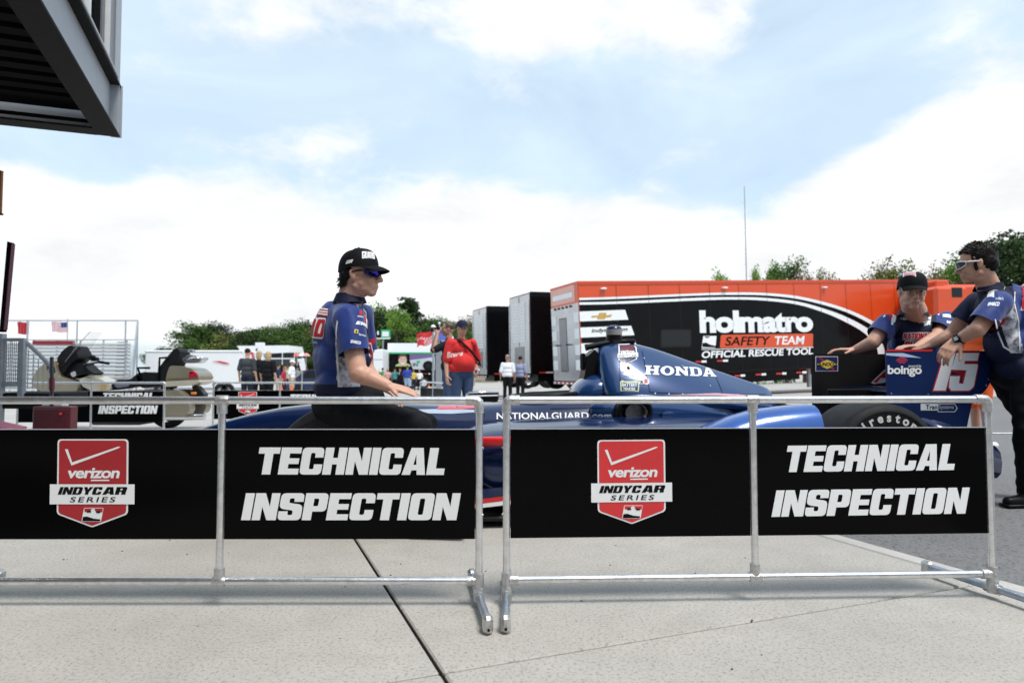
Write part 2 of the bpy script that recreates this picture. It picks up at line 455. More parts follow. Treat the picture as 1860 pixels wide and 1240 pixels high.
lot = concrete_mat('lot_surface', (.46, .445, .42), (.3, .29, .28), .3, .4)

alu = mat('aluminium', (.76, .76, .77), .25, .9, var=.2, vs=30, bump=.06, bs=300)
alu_f = mat('cast_aluminium', (.58, .57, .56), .36, .85, var=.25, vs=60, bump=.3, bs=180)
zinc = mat('galvanised_steel', (.42, .47, .54), .38, .85, var=.2, vs=30)
panel_blk = mat('gloss_black_panel', (.0018, .0018, .002), .12, 0, .0, var=.1, spec=.07, bump=.04, bs=3)
edge_w = mat('panel_edge', (.45, .46, .5), .4)
white_v = mat('white_vinyl', (.84, .85, .86), .5, var=.03)
red_v = mat('red_vinyl', (.62, .035, .04), .45, var=.06)
blk_v = mat('black_vinyl', (.006, .006, .007), .5)
rubber = mat('tyre_rubber', (.018, .018, .02), .55, var=.3, vs=14, bump=.15, bs=90)
blk = mat('black_plastic', (.008, .008, .009), .35)
carbon = mat('carbon_fibre', (.007, .007, .008), .3, coat=.1)
chrome = mat('chrome', (.75, .76, .78), .12, 1.0)
grey_p = mat('grey_paint', (.30, .32, .35), .45)
skin = mat('skin', (.60, .335, .24), .5, var=.12, vs=25, sub=.12, bump=.06, bs=120)
skin2 = mat('skin_tan', (.54, .29, .20), .5, var=.14, vs=25, sub=.12, bump=.06, bs=120)
skin3 = mat('skin_far', (.42, .23, .165), .6)
hair_d = mat('dark_hair', (.012, .009, .008), .42, var=.5, vs=60)
hair_b = mat('blonde_hair', (.45, .33, .18), .5, var=.3, vs=40)
hair_br = mat('brown_hair', (.07, .04, .025), .5, var=.3, vs=40)
blue_car = mat('blue_car_paint', (.008, .043, .15), .24, .25, .8, var=.1, vs=3)
blue_dk = mat('navy_car_paint', (.004, .014, .065), .2, .1, .55, var=.1, vs=3)
blue_br = mat('bright_blue_paint', (.014, .09, .38), .22, .2, .8, var=.12, vs=4)
shirt_blue = mat('shirt_blue', (.010, .032, .18), .58, var=.25, vs=9, sheen=.2, bump=.7, bs=10)
shirt_navy = mat('shirt_navy', (.006, .010, .038), .65, var=.2, vs=9, bump=.7, bs=10)
camo = mat('camouflage_print', (.62, .62, .66), .7, vs=16, col2=(.12, .12, .15), thr=(.46, .60), bump=.2, bs=22)
trouser = mat('black_trousers', (.009, .009, .011), .75, var=.3, vs=8, bump=.5, bs=14)
cap_m = mat('black_cap_cloth', (.007, .007, .009), .7, var=.2, bump=.3, bs=120)
denim = mat('denim', (.045, .075, .15), .8, var=.25, vs=14, bump=.2, bs=40)
red_cloth = mat('red_cloth', (.66, .035, .035), .8, var=.14, vs=9, bump=.2, bs=18)
orange_p = mat('orange_paint', (.66, .07, .013), .3, 0, .2, var=.05, vs=1)
blk_p = mat('black_trailer_paint', (.004, .004, .005), .14, 0, .0, spec=.12, var=.3, vs=2)
silver_p = mat('silver_panel', (.50, .51, .53), .22, .75, var=.12, vs=1.5)
white_p = mat('white_paint', (.80, .81, .82), .4, var=.03)
glass_d = mat('dark_glass', (.006, .007, .010), .05, spec=.35)
# ================================================================== GROUND
def sheet(name, fn, nx, ny, m, parent=None, **kw):
    mb = MB(); vs = [fn(i/nx, j/ny) for j in range(ny+1) for i in range(nx+1)]
    mb.add(vs, [(j*(nx+1)+i, j*(nx+1)+i+1, (j+1)*(nx+1)+i+1, (j+1)*(nx+1)+i) for j in range(ny) for i in range(nx)])
    return mb.build(name, m, parent, smooth=True, recalc=False, **kw)
def ground_fn(u, v):
    x = (u-.5); x = 420*x*abs(x)*2 + 60*x; y = -25 + 60*v + 700*v*v*v
    return (x, y, gz(x, y) - .016)
sheet('ground', ground_fn, 90, 120, lot, kind='structure')
# concrete paving slabs either side of the open joints
JD = V((.363, -.932, 0)).normalized(); JN = V((.932, .363, 0)).normalized()   # along / across the long joint
JX = V((-.207, 2.051, 0))                                                     # where the joints cross
pave = thing('pavement', None, None, JX, math.atan2(JN.y, JN.x), kind='structure')
rg = 0.0062
def slab(a0, a1, b0, b1):   # a across (right), b away from the camera
    mb = MB(); c = JX + JN*((a0+a1)/2) - JD*((b0+b1)/2); R = Matrix.Rotation(math.atan2(JN.y, JN.x), 3, 'Z')
    mb.box((c.x, c.y, -.05), (a1-a0-2*rg, b1-b0-.013, .1), R, 0, .006); mb.build('slab', concrete, pave)
# gutter line: inner edge as distance across from the joint
ga = (V((1.672, 3.69, 0))-JX).dot(JN)
for (a0, a1) in ((-7.1, -3.7), (-3.7, 0), (0, ga)):
    for (b0, b1) in ((-4.6, -2.3), (-2.3, 0), (0, 3.3)):
        slab(a0, a1, b0, b1)
mbj = MB(); mbj.add([JX+JN*a-JD*b+V((0, 0, -.013)) for a, b in ((-7.2, -4.7), (ga, -4.7), (ga, 3.3), (-7.2, 3.3))], [(0, 1, 2, 3)])
mbj.build('joint_filler', mat('joint_tar', (.012, .010, .009), .95, var=.6, vs=90), pave)
# pale gutter strip
gp = thing('gutter', None, None, JX+JN*ga, math.atan2(JN.y, JN.x), kind='structure')
Rj = Matrix.Rotation(math.atan2(JN.y, JN.x), 3, 'Z')
for k in range(-3, 3):
    c = JX + JN*(ga+.052) - JD*(k*1.5+.75); mb = MB(); mb.box((c.x, c.y, -.048), (.098, 1.494, .1), Rj, 0, .006); mb.build('gutter_block', gutter_m, gp)
def asph(u, v):
    b = -6 + 17*v*1.0; a = ga+.104 + 26*u*u
    p = JX + JN*a - JD*b; return (p.x, p.y, gz(p.x, p.y)-.006)
sheet('asphalt_road', asph, 40, 40, asphalt, kind='structure')
# painted line on the asphalt
def line_fn(u, v):
    p = W(1795, 776, 10.4).lerp(W(1890, 766, 10.9), 0); x = 5.2 + 14*u; y = 10.35 + .12*u*4 + .16*v
    return (x, y, gz(x, y)+.003)
sheet('painted_line', line_fn, 20, 1, mat('road_paint', (.7, .7, .69), .7, var=.2, vs=30), kind='structure')
# little stones and specks lying on the concrete
mb = MB(); rs = random.Random(3)
for _ in range(70):
    a = rs.uniform(-2.5, 2.2); y = rs.uniform(1.9, 4.6); s_ = rs.uniform(.0012, .0045)
    mb.ell((a, y, s_*.4), (s_*rs.uniform(1, 2.2), s_, s_*.5), Matrix.Rotation(rs.uniform(0, 3), 3, 'Z'), 0, 6, 4)
mb.build('debris', mat('grit', (.05, .045, .04), .9), kind='stuff')

# ================================================================== BARRIERS
def shield(fr, pmap, w=None):
    """series emblem in unit coordinates 0..1 mapped by pmap(a,b)->frame coordinates"""
    out = MB()
    def P(L): return [pmap(*q) for q in L]
    outer = rnd([(.09, .265), (.09, .985), (.91, .985), (.91, .265), (.91, .16), (.5, 0), (.09, .16)][0:0] + [(.08, .15), (.5, 0), (.92, .15), (.92, 1), (.08, 1)], [.04, .02, .04, .045, .045])
    inner = rnd([(.10, .162), (.5, .018), (.90, .162), (.90, .985), (.10, .985)], [.035, .015, .035, .04, .04])
    out.flat(fr, poly2d([P(outer)]), .0018, 1)
    out.flat(fr, poly2d([P(inner)]), .0026, 0)
    # tick mark
    out.flat(fr, poly2d([P([(.17, .885), (.205, .885), (.26, .735), (.25, .70)])]), .0034, 1)
    out.flat(fr, poly2d([P([(.25, .70), (.262, .738), (.80, .915), (.83, .912), (.80, .895)])]), .0034, 1)
    T = lambda t, b, sp=1: text2d(t, b, sp)
    out.flat(fr, fit(T('verizon', .028, .93), pmap(.19, .555), pmap(.81, .555), pmap(.215, .675)), .0034, 1)
    out.flat(fr, poly2d([P([(.48, .525), (.70, .525), (.70, .540), (.485, .540)])]), .0036, 1)
    out.flat(fr, poly2d([P([(0, .262), (1, .262), (1, .488), (0, .488)])]), .0042, 1)
    out.flat(fr, fit(block('INDYC', .06, 0), pmap(.095, .372), pmap(.60, .372), pmap(.125, .458)), .0050, 2)
    out.flat(fr, fit(block('AR', .06, 0), pmap(.62, .372), pmap(.895, .372), pmap(.645, .458)), .0050, 2)
    out.flat(fr, fit(T('SERIES', .012, 1.3), pmap(.235, .285), pmap(.765, .285), pmap(.255, .345)), .0050, 2)
    # little car badge
    out.flat(fr, poly2d([P(rnd([(.375, .065), (.605, .065), (.635, .222), (.405, .222)], .012))]), .0034, 1)
    out.flat(fr, poly2d([P([(.385, .072), (.597, .072), (.60, .092), (.52, .10), (.44, .125), (.395, .12)])]), .0042, 2)
    out.flat(fr, poly2d([P([(.412, .175), (.47, .182), (.50, .213), (.53, .213), (.54, .182), (.622, .172), (.628, .216), (.41, .216)])]), .0042, 0)
    out.flat(fr, poly2d([P([(.44, .17), (.49, .17), (.49, .19), (.44, .19)])]), .0048, 2)
    out.flat(fr, poly2d([P([(.55, .165), (.60, .165), (.60, .185), (.55, .185)])]), .0048, 2)
    return out
R_P, R_F = .0143, .0192
def make_barrier(label, P0, P1, P2, group, feet, H=(.775, .095, .664, .252), red=red_v, emblem=None, words=None):
    """P0,P1,P2: ground points of the three posts"""
    P0, P1, P2 = V(P0), V(P1), V(P2); ex = (P2-P0).normalized(); n = ex.cross(V((0, 0, 1))).normalized()
    if n.y > 0: n = -n
    t = thing('barrier', label, 'barrier', P1, atan2(ex.y, ex.x), group=group)
    up = V((0, 0, 1)); top, bot, pt, pb = H
    MB().cyl(P0+up*top+ex*.01, P2+up*top-ex*.01, R_P, 18).build('top_rail', alu, t, smooth=60)
    MB().cyl(P0+up*bot+ex*.01, P2+up*bot-ex*.01, R_P, 18).build('bottom_rail', alu, t, smooth=60)
    for P in (P0, P1, P2):
        MB().cyl(P+up*(bot if P is P1 else .03), P+up*(top-.006), R_P*.98, 18).build('post', alu, t, smooth=60)
    def clampring(mb, c, ax, L, r=R_F): 
        ax = V(ax).normalized(); mb.lathe(c - ax*L/2, ax, [(R_P*.9, 0), (r*.96, 0), (r, .003), (r, L-.003), (r*.96, L), (R_P*.9, L)], 20)
    for P, s in ((P0, 1), (P2, -1)):
        mb = MB(); c = P+up*top                                            # elbow
        arc = [c + up*-.048, c + up*-.02, c + up*-.008 + ex*s*.0025, c + ex*s*.009 + up*-.0015, c+ex*s*.022, c+ex*s*.05]
        mb.tube(arc, R_F, 20); mb.build('elbow_fitting', alu_f, t, smooth=50)
        MB().cyl(c+ex*s*.024-n*-.001+n*R_F*.9, c+ex*s*.024+n*(R_F+.004), .004, 8).build('set_screw', zinc, t)
        mb = MB(); c = P+up*bot; clampring(mb, c, up, .058); mb.cyl(c+ex*s*.012, c+ex*s*.045, R_F, 20); mb.cyl(c, c+n*(R_F+.003), .0045, 8)
        mb.build('tee_fitting', alu_f, t, smooth=50)
    for z, k in ((top, -1), (bot, 1)):
        mb = MB(); c = P1+up*z; clampring(mb, c, ex, .046); mb.cyl(c+up*k*.012, c+up*k*.05, R_F, 20); mb.build('tee_fitting', alu_f, t, smooth=50)
    # feet
    for P, fd, half0, half1, pin in feet:
        fd = V(fd).normalized(); c = P + up*.046
        A, B = P - fd*half0, P + fd*half1
        MB().cyl(A+up*.040, B+up*.040, R_P, 16).build('foot_bar', zinc, t, smooth=60)
        mb = MB(); mb.lathe(P+up*.022, up, [(R_P*.9, 0), (R_F*1.05, 0), (R_F*1.08, .004), (R_F*1.08, .048), (R_F, .052), (R_P*.9, .052)], 20); mb.cyl(P+up*.04-fd*.03, P+up*.04+fd*.03, R_F*1.05, 18)
        mb.build('foot_socket', alu_f, t, smooth=50)
        for E in (A, B):
            q = -1 if E is A else 1
            mb = MB(); Rf = Matrix((fd.cross(up), fd, up)).transposed()
            mb.box(E+up*.032+fd*q*.006, (.034, .052, .062), Rf, 0, .011); mb.cyl(E+up*.02+fd*q*.030, E+up*.02+fd*q*.0345, .005, 10, m=1)
            mb.build('foot_cap', [alu_f, blk], t, smooth=35)
        if pin:
            mb = MB(); cc = P+up*.05+n*(R_F+.006); ring = [cc + (ex*cos(k)+up*sin(k))*.013 - up*.006 for k in [i*2*pi/14 for i in range(15)]]
            mb.tube(ring, .0013, 6); mb.cyl(cc+up*.008, cc-n*.03+up*.008, .003, 8); mb.build('pin_ring', chrome, t)
    # panels
    out = []
    for A, B in ((P0, P1), (P1, P2)):
        fr = Frame(A+ex*(R_P+.001)+n*-.001, ex, up); L = (B-A).length-2*R_P-.002
        mb = MB(); mb.box(A+ex*(R_P+.001+L/2)+up*((pt+pb)/2), (L, .006, pt-pb), Matrix((ex, -n, up)).transposed(), 0, .0015)
        mb.box(A+ex*(R_P+.001+L/2)+up*(pt+.001), (L, .0068, .0026), Matrix((ex, -n, up)).transposed(), 1)
        pn = mb.build('sign_panel', [panel_blk, edge_w], t); f2 = Frame(A+n*.0032, ex, up); out.append((pn, f2, L))
        for zz in (pt-.07, pb+.09):
            for E, s in ((A, 1), (B, -1)):
                if E is P1: continue
                MB().ell(E - ex*s*R_P + up*zz, (.004, .004, .004), nu=8, nv=6).build('rivet', chrome, t)
    return t, out
g1 = 'technical inspection barriers at the front'
fdL = V((-.084, .52, 0))
bL, pL = make_barrier('left front barrier before the seated man, with the darker red series shield', (-2.085, 2.61, 0), (-1.105, 2.612, 0), (-.125, 2.615, 0), g1,
    [(V((-2.085, 2.61, 0)), V((-.084, .52, 0)), .26, .26, False), (V((-.125, 2.615, 0)), V((-.084, .52, 0)), .26, .26, True)])
bR, pR = make_barrier('right front barrier before the rear wheel, with the brighter red series shield', (-.021, 2.627, 0), (.937, 2.667, 0), (1.880, 2.707, 0), g1,
    [(V((-.021, 2.627, 0)), V((-.0, .52, 0)), .26, .26, False), (V((1.880, 2.707, 0)), V((-.13, .5, 0)), .26, .30, False)])
def emblem_px(pn, fr, q, red):
    """q = pixel corners bl, br, tl of the emblem box"""
    a, b, c = (V(fr.at(*k)) for k in q)
    shield(fr, lambda u, v: tuple(a + (b-a)*u + (c-a)*v)).build('emblem', [red, white_v, blk_v], pn, recalc=False)
emblem_px(pL[0][0], pL[0][1], ((91, 957), (245, 957), (93, 797)), mat('dark_red_vinyl', (.40, .022, .028), .45))
emblem_px(pR[0][0], pR[0][1], ((1074, 952), (1221, 950), (1073, 799)), mat('bright_red_vinyl', (.66, .035, .04), .45))
def words_px(pn, fr, w, bl, br, tl, m=white_v, name='lettering', gap=.05):
    MB().flat(fr, fitpx(fr, block(w, gap), bl, br, tl), .0014).build(name, m, pn, recalc=False)
words_px(pL[1][0], pL[1][1], 'TECHNICAL', (464, 861), (806, 862), (472, 812))
words_px(pL[1][0], pL[1][1], 'INSPECTION', (438, 944), (829, 944), (447, 895))
words_px(pR[1][0], pR[1][1], 'TECHNICAL', (1422, 857), (1732, 853), (1431, 809))
words_px(pR[1][0], pR[1][1], 'INSPECTION', (1401, 938), (1753, 932), (1410, 890))
# barriers standing further back
def far_barrier(label, x0, x2, Y0, Y2, emblem=None, swap=False):
    a = W(x0, 700, Y0); b = W(x2, 700, Y2); a.z = gz(a.x, a.y); b.z = gz(b.x, b.y); z = min(a.z, b.z); a.z = b.z = z
    c = (a+b)/2; n = (b-a).cross(V((0, 0, 1))).normalized()
    t, pp = make_barrier(label, a, c, b, 'technical inspection barriers behind the car', [(a, n, .25, .25, False), (b, n, .25, .25, False)])
    return t, pp
fa, fpa = far_barrier('far small looking barrier standing in front of the parked motorcycle', 33, 299, 9.1, 9.15)
words_px(fpa[1][0], fpa[1][1], 'INSPECTION', (178, 751), (284, 751), (181, 736))
words_px(fpa[1][0], fpa[1][1], 'TECHNICAL', (185, 727), (278, 727), (188, 713))
emblem_px(fpa[0][0], fpa[0][1], ((77, 757), (124, 757), (77, 712)), red_v)
fb, fpb = far_barrier('far barrier behind the seated man, standing before the three people in black', 388, 628, 9.9, 10.0)
words_px(fpb[1][0], fpb[1][1], 'INSPECTION', (530, 750), (622, 750), (534, 737))
words_px(fpb[1][0], fpb[1][1], 'TECHNICAL', (524, 729), (616, 729), (528, 716))
emblem_px(fpb[0][0], fpb[0][1], ((430, 753), (470, 753), (430, 711)), red_v)
fc, fpc = far_barrier('short looking barrier seen at an angle between the seated man and the man in red', 764, 812, 14.2, 12.8)

# ================================================================== BUILDING OVERHANG (upper left)
C = V((-3.9, 6.7, 3.2)); eL = V((-.936, -.352, 0)); eN = V((.352, -.936, 0)); eZ = V((0, 0, 1))
bld = thing('building', 'dark grey steel framed building with an overhang jutting in at the upper left', 'building', C, 0)
def bx(name, a0, a1, d0, d1, z0, z1, m, par=None, bev=0, **kw):
    c = C + eL*((a0+a1)/2) + eN*((d0+d1)/2) + eZ*((z0+z1)/2)
    return MB().box(c, (a1-a0, d1-d0, z1-z0), Matrix((eL, eN, eZ)).transposed(), 0, bev).build(name, m, par or bld, **kw)
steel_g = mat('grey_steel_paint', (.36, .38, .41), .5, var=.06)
steel_d = mat('underside_shade_steel', (.022, .021, .021), .7, var=.1, spec=.1)  # shade under the flanges is put into this darker steel colour
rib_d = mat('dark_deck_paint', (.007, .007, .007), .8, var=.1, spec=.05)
D = 8.6
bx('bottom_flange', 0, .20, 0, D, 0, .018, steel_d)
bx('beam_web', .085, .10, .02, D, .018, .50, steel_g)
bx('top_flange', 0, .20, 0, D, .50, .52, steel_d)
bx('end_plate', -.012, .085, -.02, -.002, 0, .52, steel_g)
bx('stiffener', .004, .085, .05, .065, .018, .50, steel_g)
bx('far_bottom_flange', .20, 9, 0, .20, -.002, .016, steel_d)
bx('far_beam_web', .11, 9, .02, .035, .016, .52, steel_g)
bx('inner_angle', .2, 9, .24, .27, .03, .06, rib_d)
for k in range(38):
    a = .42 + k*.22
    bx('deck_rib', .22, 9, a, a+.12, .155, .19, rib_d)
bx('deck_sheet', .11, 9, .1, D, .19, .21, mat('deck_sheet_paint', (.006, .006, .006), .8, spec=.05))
bx('corner_post', .01, .20, .01, .20, .52, 5.5, steel_g)
bx('wall_trim', .0, .012, .2, .28, .53, 5.5, steel_g)
wfr = mat('white_frame', (.72, .73, .74), .45)
d = .30
while d < D-1:
    bx('window_frame', .05, .11, d, d+.05, .52, 5.5, wfr)
    bx('window_pane', .09, .10, d+.05, d+.42, .52, 5.5, glass_d)
    bx('mullion', .04, .12, d+.42, d+.50, .52, 5.5, blk)
    bx('window_pane', .09, .10, d+.50, d+.80, .52, 5.5, glass_d)
    d += .80
bx('window_sill', -.01, .20, .2, D, .52, .545, steel_g)
bx('back_wall', .2, 9, .1, .14, .52, 5.5, steel_g)
facade = mat('unseen_facade', (.10, .105, .115), .6, var=.1, vs=.6)
MB().box((6, -11, 2.6), (44, 10, 5.2), None, 0, .05).build('unseen_block', facade, bld)  # unseen block behind the camera, added to darken reflections and camera-facing sides
for i in range(14):
    x = -14 + i*3.0
    MB().box((x+1.2, -5.97, 1.55), (2.3, .08, 2.9), None, 0, .02).build('unseen_door', mat('unseen_door_paint', (.16, .165, .18), .5), bld)  # doors and windows belong to the added, unseen block
    MB().box((x+1.2, -5.96, 4.1), (2.3, .08, 1.2), None, 0, .02).build('window_frame', wfr, bld); MB().box((x+1.2, -5.93, 4.1), (2.1, .06, 1.0), None, 0, .01).build('window_pane', glass_d, bld)

# ================================================================== STAIR RAILING (left edge)
rail_m = mat('weathered_white_timber', (.42, .44, .46), .7, var=.15, vs=12)
rl = thing('stair_railing', 'grey white timber stair railing with balusters at the left edge', 'railing', W(20, 720, 7.0) * V((1, 1, 0)) if False else V((W(20, 700, 7.0).x, 7.0, 0)))
Yr = 7.0
def pole(name, px, y0, y1, w, m, par, Y=Yr, dz=None):
    a, b = W(px, y0, Y), W(px, y1, Y); b.x = a.x; b.y = a.y
    return MB().box((a+b)/2, (w, dz or w, abs(a.z-b.z)), None, 0, .006).build(name, m, par)
pole('post', 2, 606, 830, .075, rail_m, rl); pole('post', 42, 614, 722, .055, rail_m, rl)
for (x, Yq) in ((10, Yr), ):
    a, b = W(6, 616, Yr), W(44, 618, Yr); MB().box((a+b)/2, ((b-a).length, .06, .035), None, 0, .006).build('top_rail', rail_m, rl)
    a, b = W(6, 697, Yr), W(44, 697, Yr); MB().box((a+b)/2, ((b-a).length, .04, .05), None, 0, .006).build('bottom_rail', rail_m, rl)
MB().tube([W(43, 617, Yr), W(70, 642, Yr+.08), W(94, 667, Yr+.15)], .021, 8).build('sloping_handrail', rail_m, rl)
for k in range(9): pole('baluster', 9.5+k*3.4, 621, 697, .009, rail_m, rl)
for k in range(5):
    px = 52 + k*9; top = 626 + (px-43)*.96; pole('baluster', px, top, 705, .010, rail_m, rl)
MB().box(W(70, 726, Yr+.25), (.75, .5, .16), None, 0, .01).build('stair_stringer', mat('stringer_black', (.02, .02, .022), .8), rl)  # plain black box at the foot of the railing
# slanted screen and hanging board at the left edge
sc = thing('slanted_screen', 'tall thin black panel tilted on edge at the far left', 'panel', W(10, 600, 6.0))
MB().prism([[ (-.006, 0), (.03, 0), (.075, .79), (.038, .80)]], Frame(W(3, 603, 6.0), (1, 0, 0), (0, 0, 1)), -.02, .02, 0).build('panel_board', blk_p, sc)
MB().prism([[ (.030, .02), (.036, .02), (.081, .78), (.075, .78)]], Frame(W(3, 603, 6.0), (1, 0, 0), (0, 0, 1)), -.021, .021, 0).build('panel_edge', mat('screen_edge', (.12, .03, .05), .5), sc)
bb = thing('brown_board', 'brown board edge high at the left margin of the view', 'board', W(0, 350, 6.0))
MB().box(W(-14, 350, 6.0), (.17, .03, .39), None, 0, .004).build('board_face', mat('brown_board', (.32, .13, .055), .6), bb)
MB().box(W(-14, 312, 6.0), (.175, .035, .015), None, 0).build('board_trim', blk, bb)
MB().box(W(-14, 389, 6.0), (.175, .035, .015), None, 0).build('board_trim', blk, bb)
MB().cyl(W(-16, 300, 6.02), W(-16, 740, 6.02), .02, 10).build('board_pole', grey_p, bb)
# red ramp plate
rp = thing('ramp_plate', 'pinkish red studded ramp plate at the lower left beside the railing', 'ramp', V((W(0, 765, 6.2).x, 6.2, 0)))
fr = Frame(W(-30, 758, 5.6), (1, .15, 0), (.06, 1, .0)); o = fr
pk = mat('pink_red_plate', (.40, .11, .17), .5, var=.2)
mb = MB(); c = W(-46, 777, 5.3); Rr = Matrix.Rotation(radians(12), 3, 'Y'); mb.box((c.x, c.y, .45), (.32, .7, .02), Rr, 0); mb.build('plate', pk, rp)
mb = MB()
for i in range(12):
    for j in range(28):
        mb.box(V((c.x, c.y, .461)) + Rr @ V((-.15+i*.026, -.33+j*.024, 0)), (.016, .007, .004), Rr @ Matrix.Rotation(.8 if (i+j) % 2 else -.8, 3, 'Z'), 0)
mb.build('stud', pk, rp, kind='stuff')
for sx_ in (-.13, .13): MB().box((c.x+sx_, c.y, .21), (.03, .7, .43)).build('ramp_support', grey_p, rp)
# dark red toolbox on a stand, with pole
Yt = 6.6
tb = thing('tool_cabinet', 'dark maroon metal cabinet with a red button and upright pole, left of the barrier', 'cabinet', V((W(93, 750, Yt).x, Yt, 0)))
mar = mat('maroon_paint', (.10, .012, .02), .35, coat=.2)
a, b = W(59, 738, Yt), W(128, 738, Yt)
MB().box(((a.x+b.x)/2, Yt+.06, a.z/2+.02), (b.x-a.x, .12, a.z-.04), None, 0, .008).build('cabinet_body', mar, tb)
MB().box(((a.x+b.x)/2, Yt-.004, a.z/2+.02), (b.x-a.x-.03, .012, a.z-.08), None, 0, .004).build('cabinet_door', mar, tb)
MB().cyl(W(110, 751, Yt-.01), W(110, 751, Yt-.03), .013, 12).build('button', red_v, tb)
MB().box((W(110, 733, Yt+.1).x-.05, Yt+.1, a.z+.016), (.2, .1, .03), None, 0, .004).build('paper_box', white_p, tb)
MB().cyl(W(94, 738, Yt+.05), W(94, 648, Yt+.05), .017, 12).build('pole', mat('dark_steel', (.06, .06, .07), .4, .5), tb, smooth=60)
MB().cyl(W(94, 708, Yt+.05), W(94, 686, Yt+.05), .026, 12).build('pole_grip', mar, tb, smooth=60)
for s in (-1, 1): MB().cyl(((a.x+b.x)/2+s*.13, Yt+.05, .025), ((a.x+b.x)/2+s*.13, Yt+.09, .025), .025, 12).build('castor', rubber, tb)
# ================================================================== RACE CAR
f_ = V((-.995, -.099, 0)).normalized(); CO = V((2.138, 5.05, 0)); CRZ = atan2(f_.y, f_.x)
car = thing('race_car', 'blue open wheel single seater race car number 15 standing side on behind the barriers', 'race car', CO, CRZ)
CM = ROOT[car.name]; CMi = CM.inverted()
def cl(px, py, v):
    """car coordinates (u, z) of a pixel on the car's lengthwise plane v"""
    d = ray(px, py); c = V((0, 0, CAM_H)); n = CM.to_3x3() @ V((0, 1, 0)); O = CM @ V((0, v, 0))
    q = CMi @ (c + d*((O-c).dot(n)/d.dot(n))); return (q.x, q.z)
def section(u, w, zt, zb, n=2.6, N=28, wt=None, lean=0):
    """closed ring: superellipse with different width at the top (wt)"""
    ring = []; cz, hz = (zt+zb)/2, (zt-zb)/2; wt = w if wt is None else wt
    for k in range(N):
        t = 2*pi*k/N; c, s = cos(t), sin(t)
        y = abs(c)**(2/n)*(1 if c > 0 else -1); z = abs(s)**(2/n)*(1 if s > 0 else -1)
        ww = w + (wt-w)*(z*.5+.5); ring.append(V((u, y*ww, cz+z*hz)))
    return ring
def loft_sec(secs, **kw):
    return [section(*s, **kw) for s in secs]
mb = MB()
mb.loft(loft_sec([(4.40, .04, .43, .38), (4.33, .09, .475, .35), (4.1, .125, .555, .34), (3.72, .16, .650, .33), (3.35, .20, .672, .26), (3.0, .235, .668, .20), (2.7, .27, .655, .14), (2.4, .31, .655, .10),
    (2.15, .35, .675, .08), (1.9, .385, .705, .07), (1.7, .40, .735, .06), (1.5, .42, .745, .06), (1.2, .42, .735, .06), (.9, .36, .71, .06), (.6, .27, .69, .08), (.35, .19, .66, .12), (.1, .14, .60, .2)], n=2.9))
tub = mb.build('body', blue_dk, car, smooth=True, local=True, sub=1)
# engine cover: sloping spine behind the roll hoop
mb = MB()
R_ = []
def spine(u, zt, wb, zb, wt, N=20):
    pts = []
    prof = [(wb, zb), (wb*.92, zb+(zt-zb)*.22), (wb*.70+wt*.30, zb+(zt-zb)*.48), (wb*.30+wt*.70, zb+(zt-zb)*.75), (wt, zb+(zt-zb)*.93), (wt*.5, zt-.003)]
    ring = [V((u, y, z)) for y, z in prof] + [V((u, 0, zt))] + [V((u, -y, z)) for y, z in prof[::-1]]
    return ring
for s in [(1.56, 1.04, .30, .66, .10), (1.52, 1.075, .33, .64, .12), (1.40, 1.09, .37, .62, .12), (1.25, 1.085, .385, .60, .105), (1.05, 1.025, .38, .60, .08), (.85, .955, .35, .60, .062), (.65, .888, .30, .60, .048), (.45, .822, .24, .58, .036), (.30, .775, .18, .56, .03), (.235, .752, .14, .56, .026)]:
    R_.append(spine(*s))
mb.loft(R_); cover = mb.build('engine_cover', blue_car, car, smooth=50, local=True, sub=1)
# sidepods, both sides
pods = []
for sgn in (1, -1):
    mb = MB(); rings = []
    for (u, vi, vo, zt, zb) in [(2.52, .36, .80, .46, .30), (2.45, .34, .90, .50, .16), (2.25, .32, .95, .525, .10), (1.9, .30, .96, .545, .08), (1.5, .28, .955, .55, .07), (1.15, .25, .90, .545, .07), (.85, .2, .74, .535, .08), (.6, .15, .54, .51, .1), (.38, .1, .36, .48, .14)]:
        ring = section(u, (vo-vi)/2, zt, zb, n=3.2, N=24)
        for p in ring:
            lift = max(0, (p.z-(zt+zb)/2)/((zt-zb)/2)); x = p.y/((vo-vi)/2)
            p.z += .075*lift*max(0, -x*.5+.5)                       # higher towards the tub
            p.y = sgn*(p.y + (vi+vo)/2)
        rings.append(ring if sgn > 0 else ring)
    mb.loft(rings); pods.append(mb.build('sidepod', blue_dk, car, smooth=True, local=True, sub=1))
